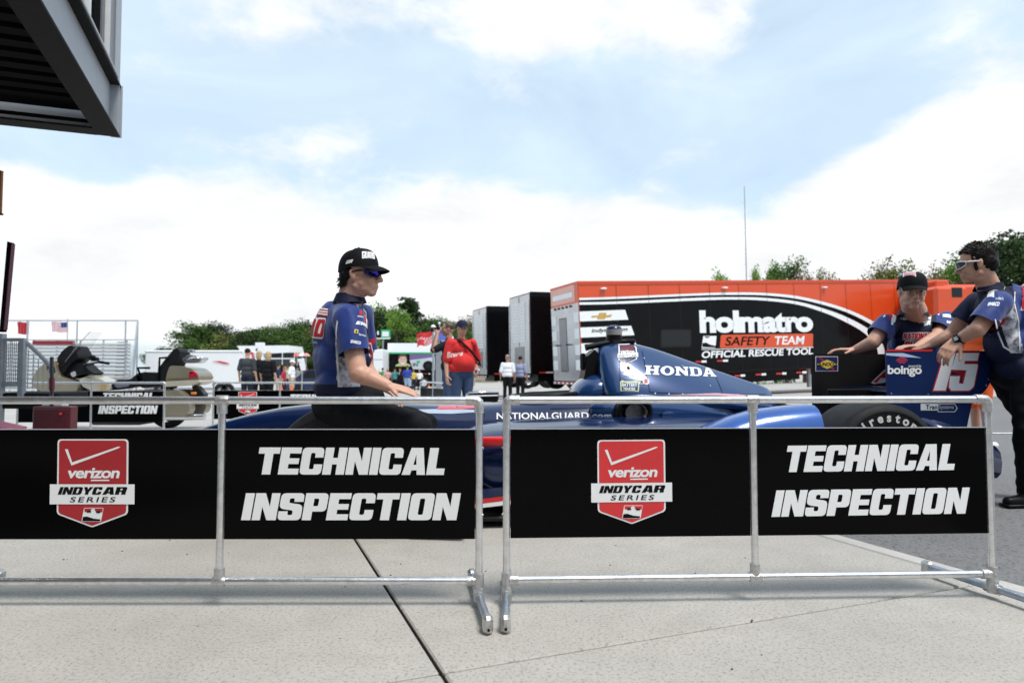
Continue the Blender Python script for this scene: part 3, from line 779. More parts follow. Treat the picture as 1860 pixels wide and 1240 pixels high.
# near side stripes on the pod, and floor
for sgn in (1, -1):
    mb = MB(); fr = Frame((2.62, sgn*.965, 0), (-1, 0, 0), (0, 0, 1)) 
    def strip(zs, m, d=.012):
        for i in range(len(zs)-1):
            (u0, a0, b0), (u1, a1, b1) = zs[i], zs[i+1]
            mb.add([V((u0, sgn*(.962), a0)), V((u1, sgn*.975, a1)), V((u1, sgn*.975, b1)), V((u0, sgn*.962, b0)),
                    V((u0, sgn*(.962-d), a0)), V((u1, sgn*(.975-d), a1)), V((u1, sgn*(.975-d), b1)), V((u0, sgn*(.962-d), b0))],
                   [(0, 1, 2, 3), (7, 6, 5, 4), (0, 4, 5, 1), (3, 2, 6, 7), (0, 3, 7, 4), (1, 5, 6, 2)], m)
    mb.tube([V((2.56, sgn*.80, .47)), V((2.5, sgn*.93, .485)), V((2.2, sgn*.965, .49)), V((1.7, sgn*.965, .49)), V((1.2, sgn*.93, .48))], [.012, .028, .030, .024, .01], 12, 0)
    mb.build('red_lip', mat('red_car_paint', (.60, .012, .015), .2, coat=.6), car, local=True, smooth=True)
    mb = MB(); strip([(2.7, .14, .20), (2.3, .185, .235), (1.8, .20, .25)], 0); strip([(2.7, .115, .14), (2.3, .160, .185), (1.8, .175, .20)], 1)
    strip([(2.7, .095, .113), (2.3, .135, .158), (1.8, .15, .173)], 2)
    mb.build('side_fence', [blue_dk, mat('red_car_paint', (0, 0, 0)), white_p], car, local=True)
mb = MB(); mb.box((1.35, 0, .055), (2.9, 1.90, .03), None, 0, .012); mb.box((1.35, 0, .028), (2.4, .9, .02), None, 0, .008); mb.build('floor', carbon, car, local=True)
# cockpit: rim, opening, headrest, screen
ck = mat('cockpit_black', (.006, .006, .006), .8)
mb = MB(); ring = []
for k in range(40):
    t = 2*pi*k/40; u = 1.90+.25*cos(t); ring.append(V((u, .205*sin(t), .725 - (u-1.7)*.055)))
mb.tube(ring+[ring[0]], .020, 8, 0); mb.build('cockpit_rim', blk, car, local=True, smooth=True)
MB().ell((1.90, 0, .71), (.25, .2, .03), None, 0, 28, 6).build('cockpit_opening', ck, car, local=True, smooth=True)
mb = MB(); mb.loft(loft_sec([(1.74, .13, .73, .60), (1.70, .20, .80, .60), (1.62, .235, .855, .60), (1.54, .24, .875, .60), (1.45, .22, .86, .6)], n=2.4)); mb.build('headrest', blue_car, car, smooth=True, local=True, sub=1)
mb = MB(); mb.prism([[(1.60, .73), (1.57, .80), (1.545, .89), (1.54, 1.0), (1.57, 1.035), (1.62, .99), (1.64, .88), (1.66, .78), (1.70, .73)]], Frame((0, .0, 0), (1, 0, 0), (0, 0, 1)), -.085, .085); mb.build('air_intake', blk, car, local=True)
MB().box((1.640, 0, .95), (.02, .11, .12), None, 0, .02).build('intake_mouth', ck, car, local=True)
# camera pod on top
cu, cz = 1.41, 1.05
mb = MB(); mb.cyl((cu, 0, 1.05), (cu, 0, 1.105), .078, 24, 0, .062); mb.box((cu-.06, 0, 1.095), (.18, .10, .04), None, 0, .015); mb.cyl((cu, 0, 1.10), (cu, 0, 1.142), .056, 24, 0)
mb.build('camera_mount', blk, car, smooth=40, local=True)
MB().cyl((cu, 0, 1.142), (cu, 0, 1.182), .057, 24).build('camera_band', mat('warm_grey_plastic', (.28, .27, .27), .4), car, smooth=40, local=True)
mb = MB(); mb.lathe((cu, 0, 1.182), (0, 0, 1), [(.057, 0), (.055, .012), (.042, .024), (.02, .030), (.0005, .031)], 24); mb.build('camera_cap', blue_dk, car, smooth=60, local=True)
mb = MB(); mb.cyl((cu+.05, .05, 1.085), (cu+.215, .05, 1.05), .018, 14, 0, .022); mb.cyl((cu+.205, .05, 1.052), (cu+.22, .05, 1.049), .024, 14); mb.build('side_camera', blk, car, smooth=40, local=True)
# exhaust outlet pod on the near (and far) shoulder
for sgn in (1, -1):
    u0, z0 = cl(1150, 748, .46) if sgn > 0 else (1.4, .62)
    c = V((u0, sgn*.485, z0+.008)); ax = V((-.12, sgn*1, -.03)).normalized()
    mb = MB(); sc_ = Matrix.Diagonal((1.0, 1.0, .78))
    L = [(.075, -.14), (.118, -.06), (.126, 0), (.122, .018), (.105, .024), (.094, .012), (.088, -.06), (.0005, -.065)]
    mb.lathe((0, 0, 0), ax, L, 32); mb.v = [c + sc_ @ p for p in mb.v]; mb.build('exhaust_shroud', blk, car, smooth=40, local=True)
    mb = MB(); c2 = c + V((-.012, 0, -.008)); mb.lathe((0, 0, 0), ax, [(.070, -.05), (.074, .006), (.070, .009), (.064, .004), (.060, -.04), (.0005, -.045)], 28)
    mb.v = [c2 + sc_ @ p for p in mb.v]; mb.build('exhaust_pipe', mat('worn_steel', (.22, .2, .19), .4, .8, var=.3, vs=50), car, smooth=40, local=True)
    mb = MB(); mb.lathe((0, 0, 0), ax, [(.072, .006), (.075, .011), (.078, .006)], 28); mb.v = [c2 + sc_ @ p for p in mb.v]; mb.build('exhaust_lip', chrome, car, smooth=40, local=True)
sfs = []
# hump around the exhaust on the near side
for sgn in (1, -1):
    mb = MB(); mb.loft([[V((p.x, p.y + sgn*yo, p.z)) for p in section(u, w, zt, zb, 2.3, 20)] for (u, w, zt, zb, yo) in [(1.68, .02, .66, .58, .36), (1.58, .10, .70, .52, .33), (1.42, .14, .735, .50, .30), (1.2, .15, .735, .50, .28), (.95, .13, .70, .5, .24), (.7, .1, .66, .5, .18), (.5, .06, .6, .5, .12)]])
    sf_ = mb.build('shoulder_fairing', blue_car, car, smooth=True, local=True, sub=1)
    sfs.append(sf_)
# fairing ahead of rear wheels
for sgn in (1, -1):
    mb = MB(); rings = []
    for (u, zt, zb, vi, vo) in [(1.16, .475, .44, .70, .90), (1.05, .55, .30, .64, .955), (.9, .610, .12, .61, .98), (.74, .650, .10, .60, .985), (.58, .670, .10, .60, .985), (.44, .682, .10, .60, .985), (.395, .683, .10, .60, .985)]:
        rings.append([V((p.x, sgn*(p.y+(vi+vo)/2), p.z)) for p in section(u, (vo-vi)/2, zt, zb, 3.0, 24)])
    mb.loft(rings); mb.build('wheel_fairing', blue_br, car, smooth=55, local=True)
# wheels
def wheel(u, sgn, R, w, vout, front, label=None):
    c = V((u, sgn*(vout-w), R)); ax = (0, sgn, 0)
    ty = MB(); sh = .03
    ty.lathe(c, ax, [(R*.60, .01), (R*.70, -.004), (R*.86, -.006), (R*.955, .012), (R*.99, .03), (R, .055), (R, w-.055), (R*.99, w-.03), (R*.955, w-.012), (R*.90, w-.002), (R*.88, w+.001), (R*.865, w-.003), (R*.70, w-.004), (R*.60, w-.014)], 72)
    wh = MB(); wh.lathe(c, ax, [(R*.60, .012), (R*.56, .03), (R*.53, .06), (R*.53, w-.07), (R*.56, w-.03), (R*.60, w-.012), (R*.585, w-.006), (R*.50, w-.05), (R*.2, w-.075), (.05, w-.05), (.001, w-.05)], 40)
    return ty, wh, c
for (u, sgn, R, w, vout, fr_) in [(0, 1, .345, .37, .99, 0), (0, -1, .345, .37, .99, 0), (3.22, 1, .345, .26, .985, 1), (3.22, -1, .345, .26, .985, 1)]:
    ty, wh, c = wheel(u, sgn, R, w, vout, fr_)
    t_ = ty.build('tyre', rubber, car, smooth=40, local=True); r_ = wh.build('wheel_rim', mat('rim_dark', (.03, .03, .035), .35, .6), t_, smooth=40, local=True)
    if sgn > 0:
        mb = MB(); word = 'Firestone'; n = len(word); step = radians(12.2 if not fr_ else 12.6)
        rr = R*.755
        for i, ch in enumerate(word):
            an = ((i-(n-1)/2)*step) + (pi*.92 if fr_ else 0)
            # seen from the near side the word runs clockwise; car +u points left
            vs, fs = text2d(ch, .04); x0 = min(p[0] for p in vs); x1 = max(p[0] for p in vs)
            vs = [((p[0]-(x0+x1)/2)*.073, p[1]*.073) for p in vs]
            out = []
            for (a, b) in vs:
                r = rr + b - .02; th = an + a/rr; out.append(V((u - sin(th)*r, c.y + w*sgn - .0025 + .0035, R + cos(th)*r)))
            mb = MB(); mb.add(out, fs); mb.build('tyre_letter', mat('tyre_white', (.55, .56, .52), .7, var=.2, vs=90), t_, local=True, recalc=False)
        MB().lathe(V((u, c.y+w*sgn+.0012, R)), (0, 1, 0), [(R*.855, 0), (R*.87, .002), (R*.885, 0)], 72).build('tyre_bead', rubber, t_, local=True, smooth=True)
# suspension
mb = MB()
for sgn in (1, -1):
    for (a, b) in [((3.3, .18, .30), (3.22, .72, .24)), ((2.8, .22, .30), (3.22, .72, .24)), ((3.3, .18, .52), (3.22, .72, .43)), ((2.8, .22, .52), (3.22, .72, .43)), ((2.9, .2, .6), (3.22, .7, .26)),
                   ((.5, .15, .30), (0, .62, .22)), ((.0, .12, .30), (0, .62, .22)), ((.5, .15, .48), (0, .62, .45)), ((-.05, .12, .48), (0, .62, .45))]:
        mb.cyl((a[0], sgn*a[1], a[2]), (b[0], sgn*b[1], b[2]), .014, 8)
mb.build('suspension_arms', carbon, car, smooth=50, local=True)
MB().loft(loft_sec([(.3, .16, .56, .10), (0, .14, .54, .12), (-.35, .10, .48, .16), (-.5, .07, .42, .2)], n=3)).build('gearbox', blk, car, smooth=True, local=True)
# front wing
mb = MB()
def foil(mb, uc, z, ch, half0, half1, th=.018, inc=0.0, m=0, sweep=0.0, dz=0.0, zf=None):
    rings = []
    for k in range(9):
        y = half0 + (half1-half0)*k/8; zz = z + dz*abs(y)
        prof = [(.5, 0), (.35, .55), (.1, .85), (-.2, .7), (-.5, .1), (-.5, -.05), (-.1, -.25), (.35, -.35)]
        ring = []
        for a, b in prof:
            x, zq = a*ch, b*th; ring.append(V((uc - sweep*abs(y) + x*cos(inc) - zq*sin(inc), y, zz + x*sin(inc)*-1*-1*(-1) + zq*cos(inc))))
        rings.append(ring)
    mb.loft(rings, m)
foil(mb, 4.25, .24, .38, -.88, .88, .03, 0.05, sweep=.08); foil(mb, 3.98, .33, .22, .25, .88, .02, .5, sweep=.06); foil(mb, 3.98, .33, .22, -.88, -.25, .02, .5, sweep=.06)
fw = mb.build('front_wing', blue_dk, car, smooth=40, local=True)
for sgn in (1, -1):
    MB().prism([rnd([(3.72, .15), (4.42, .15), (4.45, .24), (4.3, .34), (3.9, .46), (3.72, .47)], .03)], Frame((0, sgn*.9, 0), (1, 0, 0), (0, 0, 1)), -.008, .008).build('front_endplate', blue_dk, car, local=True)
for sgn in (1, -1): MB().box((4.2, sgn*.1, .32), (.2, .015, .18), None, 0, .005).build('wing_pylon', carbon, car, local=True)
# rear wing
VN, VF = .47, -.47
def ep_poly(v, k=1.0):
    return [cl(*p, v) for p in [(1608, 637), (1788, 637), (1801, 648), (1802, 686), (1788, 712), (1766, 724), (1750, 800), (1650, 812), (1612, 760)]]
nearP = rnd(ep_poly(VN), [.012, .01, .01, .05, .05, .02, .02, .02, .02])
CF = Frame(CM @ V((0, VN, 0)), CM.to_3x3() @ V((-1, 0, 0)), (0, 0, 1))      # x to the back = right in the photo
def cf(L): return [(-p[0], p[1]) for p in L]
rw = []
for v in (VN, VF):
    mb = MB(); fr = Frame(CM @ V((0, v, 0)), CM.to_3x3() @ V((-1, 0, 0)), (0, 0, 1))
    mb.prism([cf(nearP)], fr, -.006, .006); o = mb.build('rear_endplate', mat('navy_endplate', (.006, .02, .09), .32, 0, 0, var=.12, spec=.2) if v > 0 else mat('matt_carbon', (.014, .013, .014), .55), car)
    rw.append((o, Frame(CM @ V((0, v+.0065, 0)), CM.to_3x3() @ V((-1, 0, 0)), (0, 0, 1))))
ep, epf = rw[0]; epo, epof = rw[1]
# wing elements between the plates (car coordinates)
ul, zl = cl(1500, 712, VF+.1)
mb = MB(); rings = []
for k in range(7):
    y = VF+.008 + (VN-VF-.016)*k/6; ring = []
    prof = [(-.50, .735), (-.56, .752), (-.66, .765), (-.80, .764), (-.95, .748), (-1.03, .742), (-.95, .738), (-.80, .738), (-.66, .735), (-.56, .732)]
    rings.append([V((a-.02, y, b+.0)) for a, b in prof])
mb.loft(rings); mb.build('wing_main_plane', blue_dk, car, smooth=40, local=True)
mb = MB(); rings = []
for k in range(7):
    y = VF+.008 + (VN-VF-.016)*k/6
    prof = [(-.98, .79), (-1.03, .83), (-1.10, .90), (-1.14, .99), (-1.15, 1.0), (-1.12, .92), (-1.06, .83), (-1.0, .785)]
    rings.append([V((a, y, b)) for a, b in prof])
mb.loft(rings); mb.build('wing_flap', blue_dk, car, smooth=40, local=True)
MB().box((-.45, 0, .58), (.5, .02, .34), None, 0, .006).build('wing_pylon', carbon, car, local=True)
# bumper behind the rear wheel
for sgn in (1, -1):
    mb = MB(); mb.loft([[V((p.x, sgn*(p.y+.72), p.z)) for p in section(*s, 3, 16)] for s in [(-.30, .2, .60, .45), (-.42, .25, .585, .30), (-.62, .25, .52, .22), (-.78, .2, .44, .2)]]); mb.build('rear_bumper', blue_dk, car, smooth=True, local=True)
# ---- print on the near endplate
def ep_fit(vf, bl, br, tl, m=white_v, off=.002, name='lettering', fr=None, par=None):
    fr = fr or epf; return MB().flat(fr, fitpx(fr, vf, bl, br, tl), off).build(name, m, par or ep, recalc=False)
red_t = mat('red_print', (.55, .02, .03), .4)
one = [(1711, 709), (1694, 709), (1712, 655), (1706, 650), (1714, 641), (1733, 641)]
one = [(1695, 709), (1717, 709), (1734, 642), (1724, 642), (1703, 662), (1711, 664)]
one = [(1695, 709), (1717, 709), (1735, 641), (1722, 641), (1704, 655), (1710, 660)]
five = [(1723, 703), (1725, 683), (1743, 683), (1741, 696), (1749, 697), (1755, 672), (1727, 671), (1737, 641), (1778, 641), (1775, 655), (1752, 655), (1751, 661), (1776, 661), (1768, 702), (1760, 709), (1727, 709)]
for L, r in ((one, [0]*6), (five, [.006, 0, 0, .003, .004, .004, 0, 0, 0, 0, 0, 0, .012, .012, .012, .006])):
    q = epf.pts(L); q = rnd(q, r, 3)
    MB().flat(epf, poly2d([offset_poly(q, .008)]), .0015).build('number_outline', red_t, ep, recalc=False)
    MB().flat(epf, poly2d([q]), .003).build('number', white_v, ep, recalc=False)
ep_fit(text2d('boingo', .03, .95), (1612, 684), (1674, 684), (1612, 663))
ep_fit(text2d('powered by', .01), (1650, 668), (1673, 668), (1650, 662))
mb = MB(); cx_, cy_ = epf.at(1638, 664)
for r in (.020, .034, .048):
    arc = [(cx_+cos(t)*r, cy_+sin(t)*r) for t in [radians(40+k*10) for k in range(11)]]; arc2 = [(cx_+cos(t)*(r+.0075), cy_+sin(t)*(r+.0075)) for t in [radians(140-k*10) for k in range(11)]]
    mb.flat(epf, poly2d([arc+arc2]), .002)
mb.build('wave_logo', mat('pink_red_print', (.60, .04, .10), .4), ep, recalc=False)
MB().flat(epf, poly2d([epf.pts([(1609, 641), (1640, 641), (1674, 650), (1640, 648), (1609, 645)])]), .002).build('swoosh', mat('pale_blue_print', (.45, .55, .75), .4), ep, recalc=False)
MB().flat(epf, poly2d([epf.pts([(1611, 634.5), (1695, 634.5), (1692, 638.2), (1609, 638.2)])]), .0022).build('edge_band', red_t, ep, recalc=False)
MB().flat(epf, poly2d([epf.pts([(1672, 745), (1703, 745), (1703, 733), (1672, 733)])]), .0018).build('label_box', white_v, ep, recalc=False)
ep_fit(text2d('Tran', .02), (1681, 743), (1702, 743), (1681, 734.5), blk_v, .003)
ep_fit(text2d('Systems', .0, .9), (1705, 744.5), (1732, 744.5), (1705, 735), mat('pale_print', (.5, .55, .62), .4), .003)
mb = MB(); oq = epf.pts([(1703, 748), (1734, 748), (1739, 741), (1734, 733), (1703, 733)]); iq = epf.pts([(1704, 747), (1733.5, 747), (1737.5, 741), (1733.5, 734), (1704, 734)])
mb.flat(epf, poly2d([oq, iq]), .002); mb.build('label_outline', white_v, ep, recalc=False)
for (px, py) in ((1798, 643), (1796, 689), (1619, 715), (1686, 716), (1792, 700)):
    a, b = epf.at(px, py); MB().ell(epf.p(a, b, .001), (.006, .003, .006), CM.to_3x3(), 0, 8, 6).build('rivet', chrome, ep)
# ---- print on the far endplate
def fp(L, m, off=.002, name='logo'): MB().flat(epof, poly2d([epof.pts(L)]), off).build(name, m, epo, recalc=False)
fp([(1481, 674), (1522, 674), (1522, 647), (1481, 647)], white_v, .0015, 'label_border'); fp([(1482, 673), (1521, 673), (1521, 648), (1482, 648)], mat('navy_print', (.02, .025, .12), .4), .0025, 'label_field')
fp([(1487, 650), (1491, 650), (1516, 671), (1512, 672)], mat('red_print', (0, 0, 0)), .0035, 'arrow')
fp([(1483, 661), (1502, 653), (1521, 661), (1502, 670)], mat('yellow_print', (.75, .58, .10), .4), .0045, 'diamond')
MB().flat(epof, fitpx(epof, text2d('SUNOCO', .03, .95), (1485, 664.5), (1518, 664.5), (1486, 658)), .0055).build('lettering', blk_v, epo, recalc=False)
fp([(1582, 695), (1588, 697), (1612, 694), (1612, 668), (1605, 672)], white_v, .0015, 'flash_border'); fp([(1585, 693.5), (1592, 695), (1600, 686), (1612, 687), (1612, 672), (1606, 675)], mat('red_print', (0, 0, 0)), .0025, 'flash')
# ---- print on the body
B_tub, B_cov, B_hd = bvh_of(tub), bvh_of(cover), bvh_of(pods[0]); B_sf = bvh_of(sfs[0])
mcs = [B_tub, B_cov]
pf = Frame(CM @ V((0, 1.05, 0)), CM.to_3x3() @ V((-1, 0, 0)), (0, 0, 1))
def surf_px(px, py, bv=None):
    """where the line of sight meets the bodywork, as coordinates of the side frame"""
    d = ray(px, py); o = V((0, 0, CAM_H)); best = None
    for b in (bv or mcs):
        h = b.ray_cast(o, d)
        if h[0] is not None and (best is None or h[3] < best[1]): best = (h[0], h[3])
    q = best[0] - pf.O if best else None
    return (q.dot(pf.ex), q.dot(pf.ey)) if best else pf.at(px, py)
def body_print(vf, bl, br, tl, m, name='lettering', off=.004, bv=None, par=None, maxe=.025):
    mb = MB(); decal(mb, fit(vf, surf_px(*bl, bv), surf_px(*br, bv), surf_px(*tl, bv)), pf, bv or mcs, maxe, off); return mb.build(name, m, par or cover, recalc=False, smooth=False)
allb = [B_tub, B_cov, B_hd]
# slab serif word on the cover
def serif(word):
    S = .10; H_ = [(0, 0), (.42, 0), (.42, .14), (.34, .14), (.34, .42), (.62, .42), (.62, .14), (.54, .14), (.54, 0), (.96, 0), (.96, .14), (.88, .14), (.88, .86), (.96, .86), (.96, 1), (.54, 1), (.54, .86), (.62, .86), (.62, .60), (.34, .60), (.34, .86), (.42, .86), (.42, 1), (0, 1), (0, .86), (.08, .86), (.08, .14), (0, .14)]
    el_ = lambda cx, cy, rx, ry: [(cx+rx*cos(2*pi*k/20), cy+ry*sin(2*pi*k/20)) for k in range(20)]
    G = {'H': (.96, [H_]), 'O': (.95, [el_(.475, .5, .475, .52), el_(.475, .5, .21, .35)]),
         'N': (.98, [[(0, 0), (.36, 0), (.36, .13), (.27, .13), (.27, .62), (.72, 0), (.90, 0), (.90, .87), (.98, .87), (.98, 1), (.62, 1), (.62, .87), (.71, .87), (.71, .45), (.32, 1), (0, 1), (0, .87), (.08, .87), (.08, .13), (0, .13)]]),
         'D': (.93, [rnd([(0, 0), (.93, 0), (.93, 1), (0, 1), (0, .86), (.08, .86), (.08, .14), (0, .14)], [0, .42, .42, 0, 0, 0, 0, 0]), rnd([(.34, .15), (.66, .15), (.66, .85), (.34, .85)], [0, .2, .2, 0])]),
         'A': (1.02, [[(0, 0), (.36, 0), (.36, .13), (.30, .13), (.34, .27), (.62, .27), (.66, .13), (.58, .13), (.58, 0), (1.02, 0), (1.02, .13), (.94, .13), (.64, 1), (.36, 1), (.06, .13), (0, .13)], [(.39, .42), (.58, .42), (.48, .76)]])}
    vs, fs, x = [], [], 0
    for ch in word:
        w, L = G[ch]; fl, tr = poly2d(L); b = len(vs); vs += [(x+p[0], p[1]) for p in fl]; fs += [tuple(b+i for i in f) for f in tr]; x += w+.07
    return vs, fs
body_print(serif('HONDA'), (1170, 680), (1301, 684), (1172, 663), white_v, name='engine_lettering')
body_print(text2d('NATIONALGUARD.com', .018, 1.02), (902, 761), (1110, 760), (902, 749), white_v, bv=[B_tub, B_sf], par=tub)
# emblem on the cover
q = [surf_px(*k) for k in ((1121, 661), (1158, 659), (1121, 625))]
a, b, c = (V(k) for k in q)
for nm, L, m, of in (('emblem_border', [(.5, 0), (.97, .2), (.97, 1), (.03, 1), (.03, .2)], white_v, .004), ('emblem_field', [(.5, .04), (.91, .22), (.91, .96), (.09, .96), (.09, .22)], blue_dk, .006),
                     ('emblem_red', [(.14, .62), (.86, .62), (.86, .93), (.14, .93)], mat('dark_red_print', (.12, .01, .03), .4), .0075), ('emblem_band', [(-.02, .30), (1.02, .30), (1.02, .52), (-.02, .52)], white_v, .009)):
    mb = MB(); decal(mb, poly2d([[tuple(a+(b-a)*x+(c-a)*y) for x, y in L]]), pf, mcs, .03, of); mb.build(nm, m, cover, recalc=False)
body_print(text2d('INDYCAR', .02), (1123, 648.5), (1156, 648), (1123, 643.5), mat('grey_print', (.25, .25, .3), .5), off=.011, maxe=.02)
body_print(text2d('verizon', .03), (1126, 642), (1152, 642), (1126, 635), white_v, off=.009, maxe=.02)
mb = MB(); vf = poly2d([[tuple(V(surf_px(1141, 668)) + V((cos(t), sin(t)))*.030) for t in [k*pi/10 for k in range(20)]]]); decal(mb, vf, pf, mcs, .02, .005); mb.build('round_badge', mat('badge_grey', (.45, .44, .42), .4, .4), cover, recalc=False)
mb = MB(); vf = poly2d([[tuple(V(surf_px(1141, 668)) + V((cos(t), sin(t)))*.012) for t in [k*pi/6 for k in range(12)]]]); decal(mb, vf, pf, mcs, .02, .007); mb.build('badge_centre', blk_v, cover, recalc=False)
def poly_print(L, m, name, off=.004, bv=None, par=None):
    mb = MB(); decal(mb, poly2d([[surf_px(*k, bv) for k in L]]), pf, bv or mcs, .025, off); return mb.build(name, m, par or cover, recalc=False)
poly_print([(1126, 672), (1137, 675), (1143, 672), (1155, 672), (1154, 682), (1140, 683), (1131, 680), (1136, 677)], white_v, 'wing_logo')
gy = mat('lime_print', (.62, .72, .35), .5)
poly_print([(1126, 693), (1130, 690), (1134, 692), (1151, 692), (1155, 690), (1161, 694), (1160, 711), (1127, 710)], gy, 'battery_border')
poly_print([(1128, 694), (1159, 695), (1158, 709), (1129, 709)], blue_car, 'battery_field', .0055)
body_print(text2d('BATTERY', .03), (1129, 701.5), (1157, 702), (1129, 695), white_v, off=.008, maxe=.02); body_print(text2d('TENDER', .03), (1131, 708.5), (1154, 709), (1131, 703), white_v, off=.008, maxe=.02)
poly_print([(1160, 697), (1170, 697), (1165, 680)], white_v, 'triangle_label'); poly_print([(1162, 695.5), (1168, 695.5), (1165, 685)], blue_dk, 'triangle_field', .0055)
mb = MB(); vf = poly2d([[tuple(V(surf_px(1173, 692)) + V((cos(t), sin(t)))*.023) for t in [k*pi/8 for k in range(16)]]]); decal(mb, vf, pf, mcs, .02, .005); mb.build('round_label', white_v, cover, recalc=False)
body_print(text2d('E', .05), (1170, 695), (1176, 695), (1170, 688), red_v, off=.008, maxe=.02)
# blade antenna
u0, z0 = cl(1174, 712, .25); MB().prism([[(0, 0), (-.022, 0), (-.014, .10), (-.008, .10)]], Frame(CM @ V((u0, .27, z0)), CM.to_3x3() @ V((1, 0, 0)), (0, 0, 1)), -.006, .006).build('antenna', blk, car)
# white and red coach line on the cover
def band(pts0, pts1, m, name, off, bv, par, dz=0):
    mb = MB(); A = [surf_px(*p, bv) for p in pts0]; Bq = [surf_px(*p, bv) for p in pts1]
    decal(mb, poly2d([A + Bq[::-1]]), pf, bv, .03, off); mb.build(name, m, par, recalc=False)
B_sh = None
# nose: pale highlight put into the flank colour, and printed red patch
try:
    band([(705, 741), (760, 743), (820, 742), (868, 744)], [(705, 747), (760, 750), (820, 751), (868, 748)], mat('nose_highlight_tint', (.42, .50, .62), .25, coat=.6), 'nose_highlight', .004, [B_tub], tub)
    band([(792, 736), (830, 736), (868, 735)], [(794, 743), (830, 743), (866, 741)], mat('pink_red_car', (.62, .06, .09), .25, coat=.5), 'red_patch', .007, [B_tub], tub)
except Exception as e: print('band', e)

# panel gaps and fasteners on the cover and tub
gapm = mat('panel_gap', (.002, .002, .003), .8)
def gap_line(pts, bv, par, w=.0035):
    P_ = [V(surf_px(*p, bv)) for p in pts]; mb = MB()
    for a, b in zip(P_[:-1], P_[1:]):
        d = (b-a).normalized(); n = V((-d.y, d.x))*w/2; decal(mb, poly2d([[tuple(a-n), tuple(b-n), tuple(b+n), tuple(a+n)]]), pf, bv, .03, .0025)
    mb.build('panel_gap', gapm, par, recalc=False)
for pts in ([(1166, 637), (1170, 655), (1174, 680), (1180, 712)], [(1124, 640), (1126, 690), (1130, 714)], [(1180, 712), (1260, 716), (1390, 716)], [(1300, 684), (1312, 714)]): gap_line(pts, mcs, cover)
for pts in ([(1000, 742), (1060, 741), (1110, 740)], [(880, 742), (884, 770)], [(1206, 745), (1218, 772)]): gap_line(pts, [B_tub, B_sf, B_hd], tub)
for (px, py) in ((1190, 714), (1215, 715), (1240, 715.5), (1270, 716), (1300, 716), (1340, 716.5), (1170, 650), (1177, 690), (1128, 706), (1240, 664), (1290, 700)):
    mb = MB(); c0 = V(surf_px(px, py)); decal(mb, poly2d([[tuple(c0 + V((cos(t), sin(t)))*.0055) for t in [k*pi/4 for k in range(8)]]]), pf, mcs, .02, .003); mb.build('fastener', chrome, cover, recalc=False)
poly_print([(1205, 717), (1300, 717.5), (1390, 722), (1390, 719), (1300, 713.5)], mat('pale_pink_stripe', (.62, .35, .40), .4), 'coach_line', .004)
# ================================================================== TRAILERS
def trailer_frames(nc, Y, top, fc, Yf, tfc, tilt):
    """near top corner of the rear at pixel nc, far top corner fc"""
    A = W(nc, top, Y); B = W(fc, tfc, Yf)
    rear = V((B.x-A.x, B.y-A.y, 0)); wid = rear.length; rear.normalize()
    side = V((-rear.y*-1, rear.x*-1, 0)); side = V((rear.y, -rear.x, 0))
    if side.x < 0: side = -side
    side = V((side.x*cos(tilt), side.y*cos(tilt), sin(tilt)))
    up = V((-side.x*0, 0, 1)); up = (up - side*up.dot(side)).normalized()
    return A, rear, side, up, wid
# ---- orange and black safety trailer
A, rr_, sd, up_, wid = trailer_frames(1049, 24.0, 511, 1003, 26.2, 526, radians(2.7))
# the side recedes less than square so its top keeps level with the camera
wid = 2.55
H_B = 3.55; LEN = 17.2
base = A - up_*(H_B+.62)
tr = thing('safety_trailer', 'long orange and black rescue team trailer with white stripes, parked behind the race car', 'trailer', base)
Mx = Matrix((sd, rr_ - sd*rr_.dot(sd), up_)); rearv = (rr_ - sd*rr_.dot(sd) - up_*rr_.dot(up_)).normalized(); R3 = Matrix((sd, rearv, up_)).transposed()
def tb_(a0, a1, d0, d1, z0, z1, mb=None, m=0, bev=0):
    mb = mb or MB(); return mb.box(A - up_*H_B + sd*((a0+a1)/2) + rearv*((d0+d1)/2) + up_*((z0+z1)/2), (a1-a0, d1-d0, z1-z0), R3, m, bev)
tb_(0, LEN, 0, wid, 0, H_B, bev=.04).build('body', orange_p, tr, smooth=30)
tb_(-.01, LEN, -.012, wid, H_B-.06, H_B+.012).build('roof_rail', orange_p, tr)
fs = Frame(A - up_*H_B, sd, up_); fs = Frame(fs.O - rearv*0.003, sd, up_)
if fs.n.dot(V((0, -1, 0))) < 0: print('frame flipped')
def sp(L): return fs.pts(L)
top1 = bez([(1052, 541), (1120, 539), (1260, 533), (1330, 531), (1390, 532), (1450, 538), (1510, 552), (1550, 566), (1585, 583), (1612, 600), (1628, 625), (1628, 650), (1612, 680), (1585, 705)], 6)
top2 = bez([(1052, 545), (1120, 543), (1260, 537), (1330, 535.5), (1390, 536.5), (1450, 543), (1508, 557), (1547, 571), (1580, 588), (1604, 605), (1617, 627), (1617, 650), (1602, 680), (1577, 703)], 6)
top3 = bez([(1052, 549), (1120, 547.5), (1260, 541), (1330, 539.5), (1390, 541), (1450, 548), (1504, 563), (1540, 577), (1572, 594), (1592, 610), (1605, 630), (1605, 650), (1592, 678), (1570, 700)], 6)
top4 = bez([(1052, 553.5), (1120, 552), (1260, 546), (1330, 544), (1390, 546), (1450, 553.5), (1500, 569), (1534, 584), (1563, 600), (1581, 616), (1593, 634), (1593, 650), (1582, 675), (1562, 697)], 6)
bot = [(1500, 700), (1300, 704), (1062, 706)]
def clipb(L):  # keep inside the body
    return [(min(max(a, .002), LEN-.01), min(max(b, .01), H_B-.02)) for a, b in L]
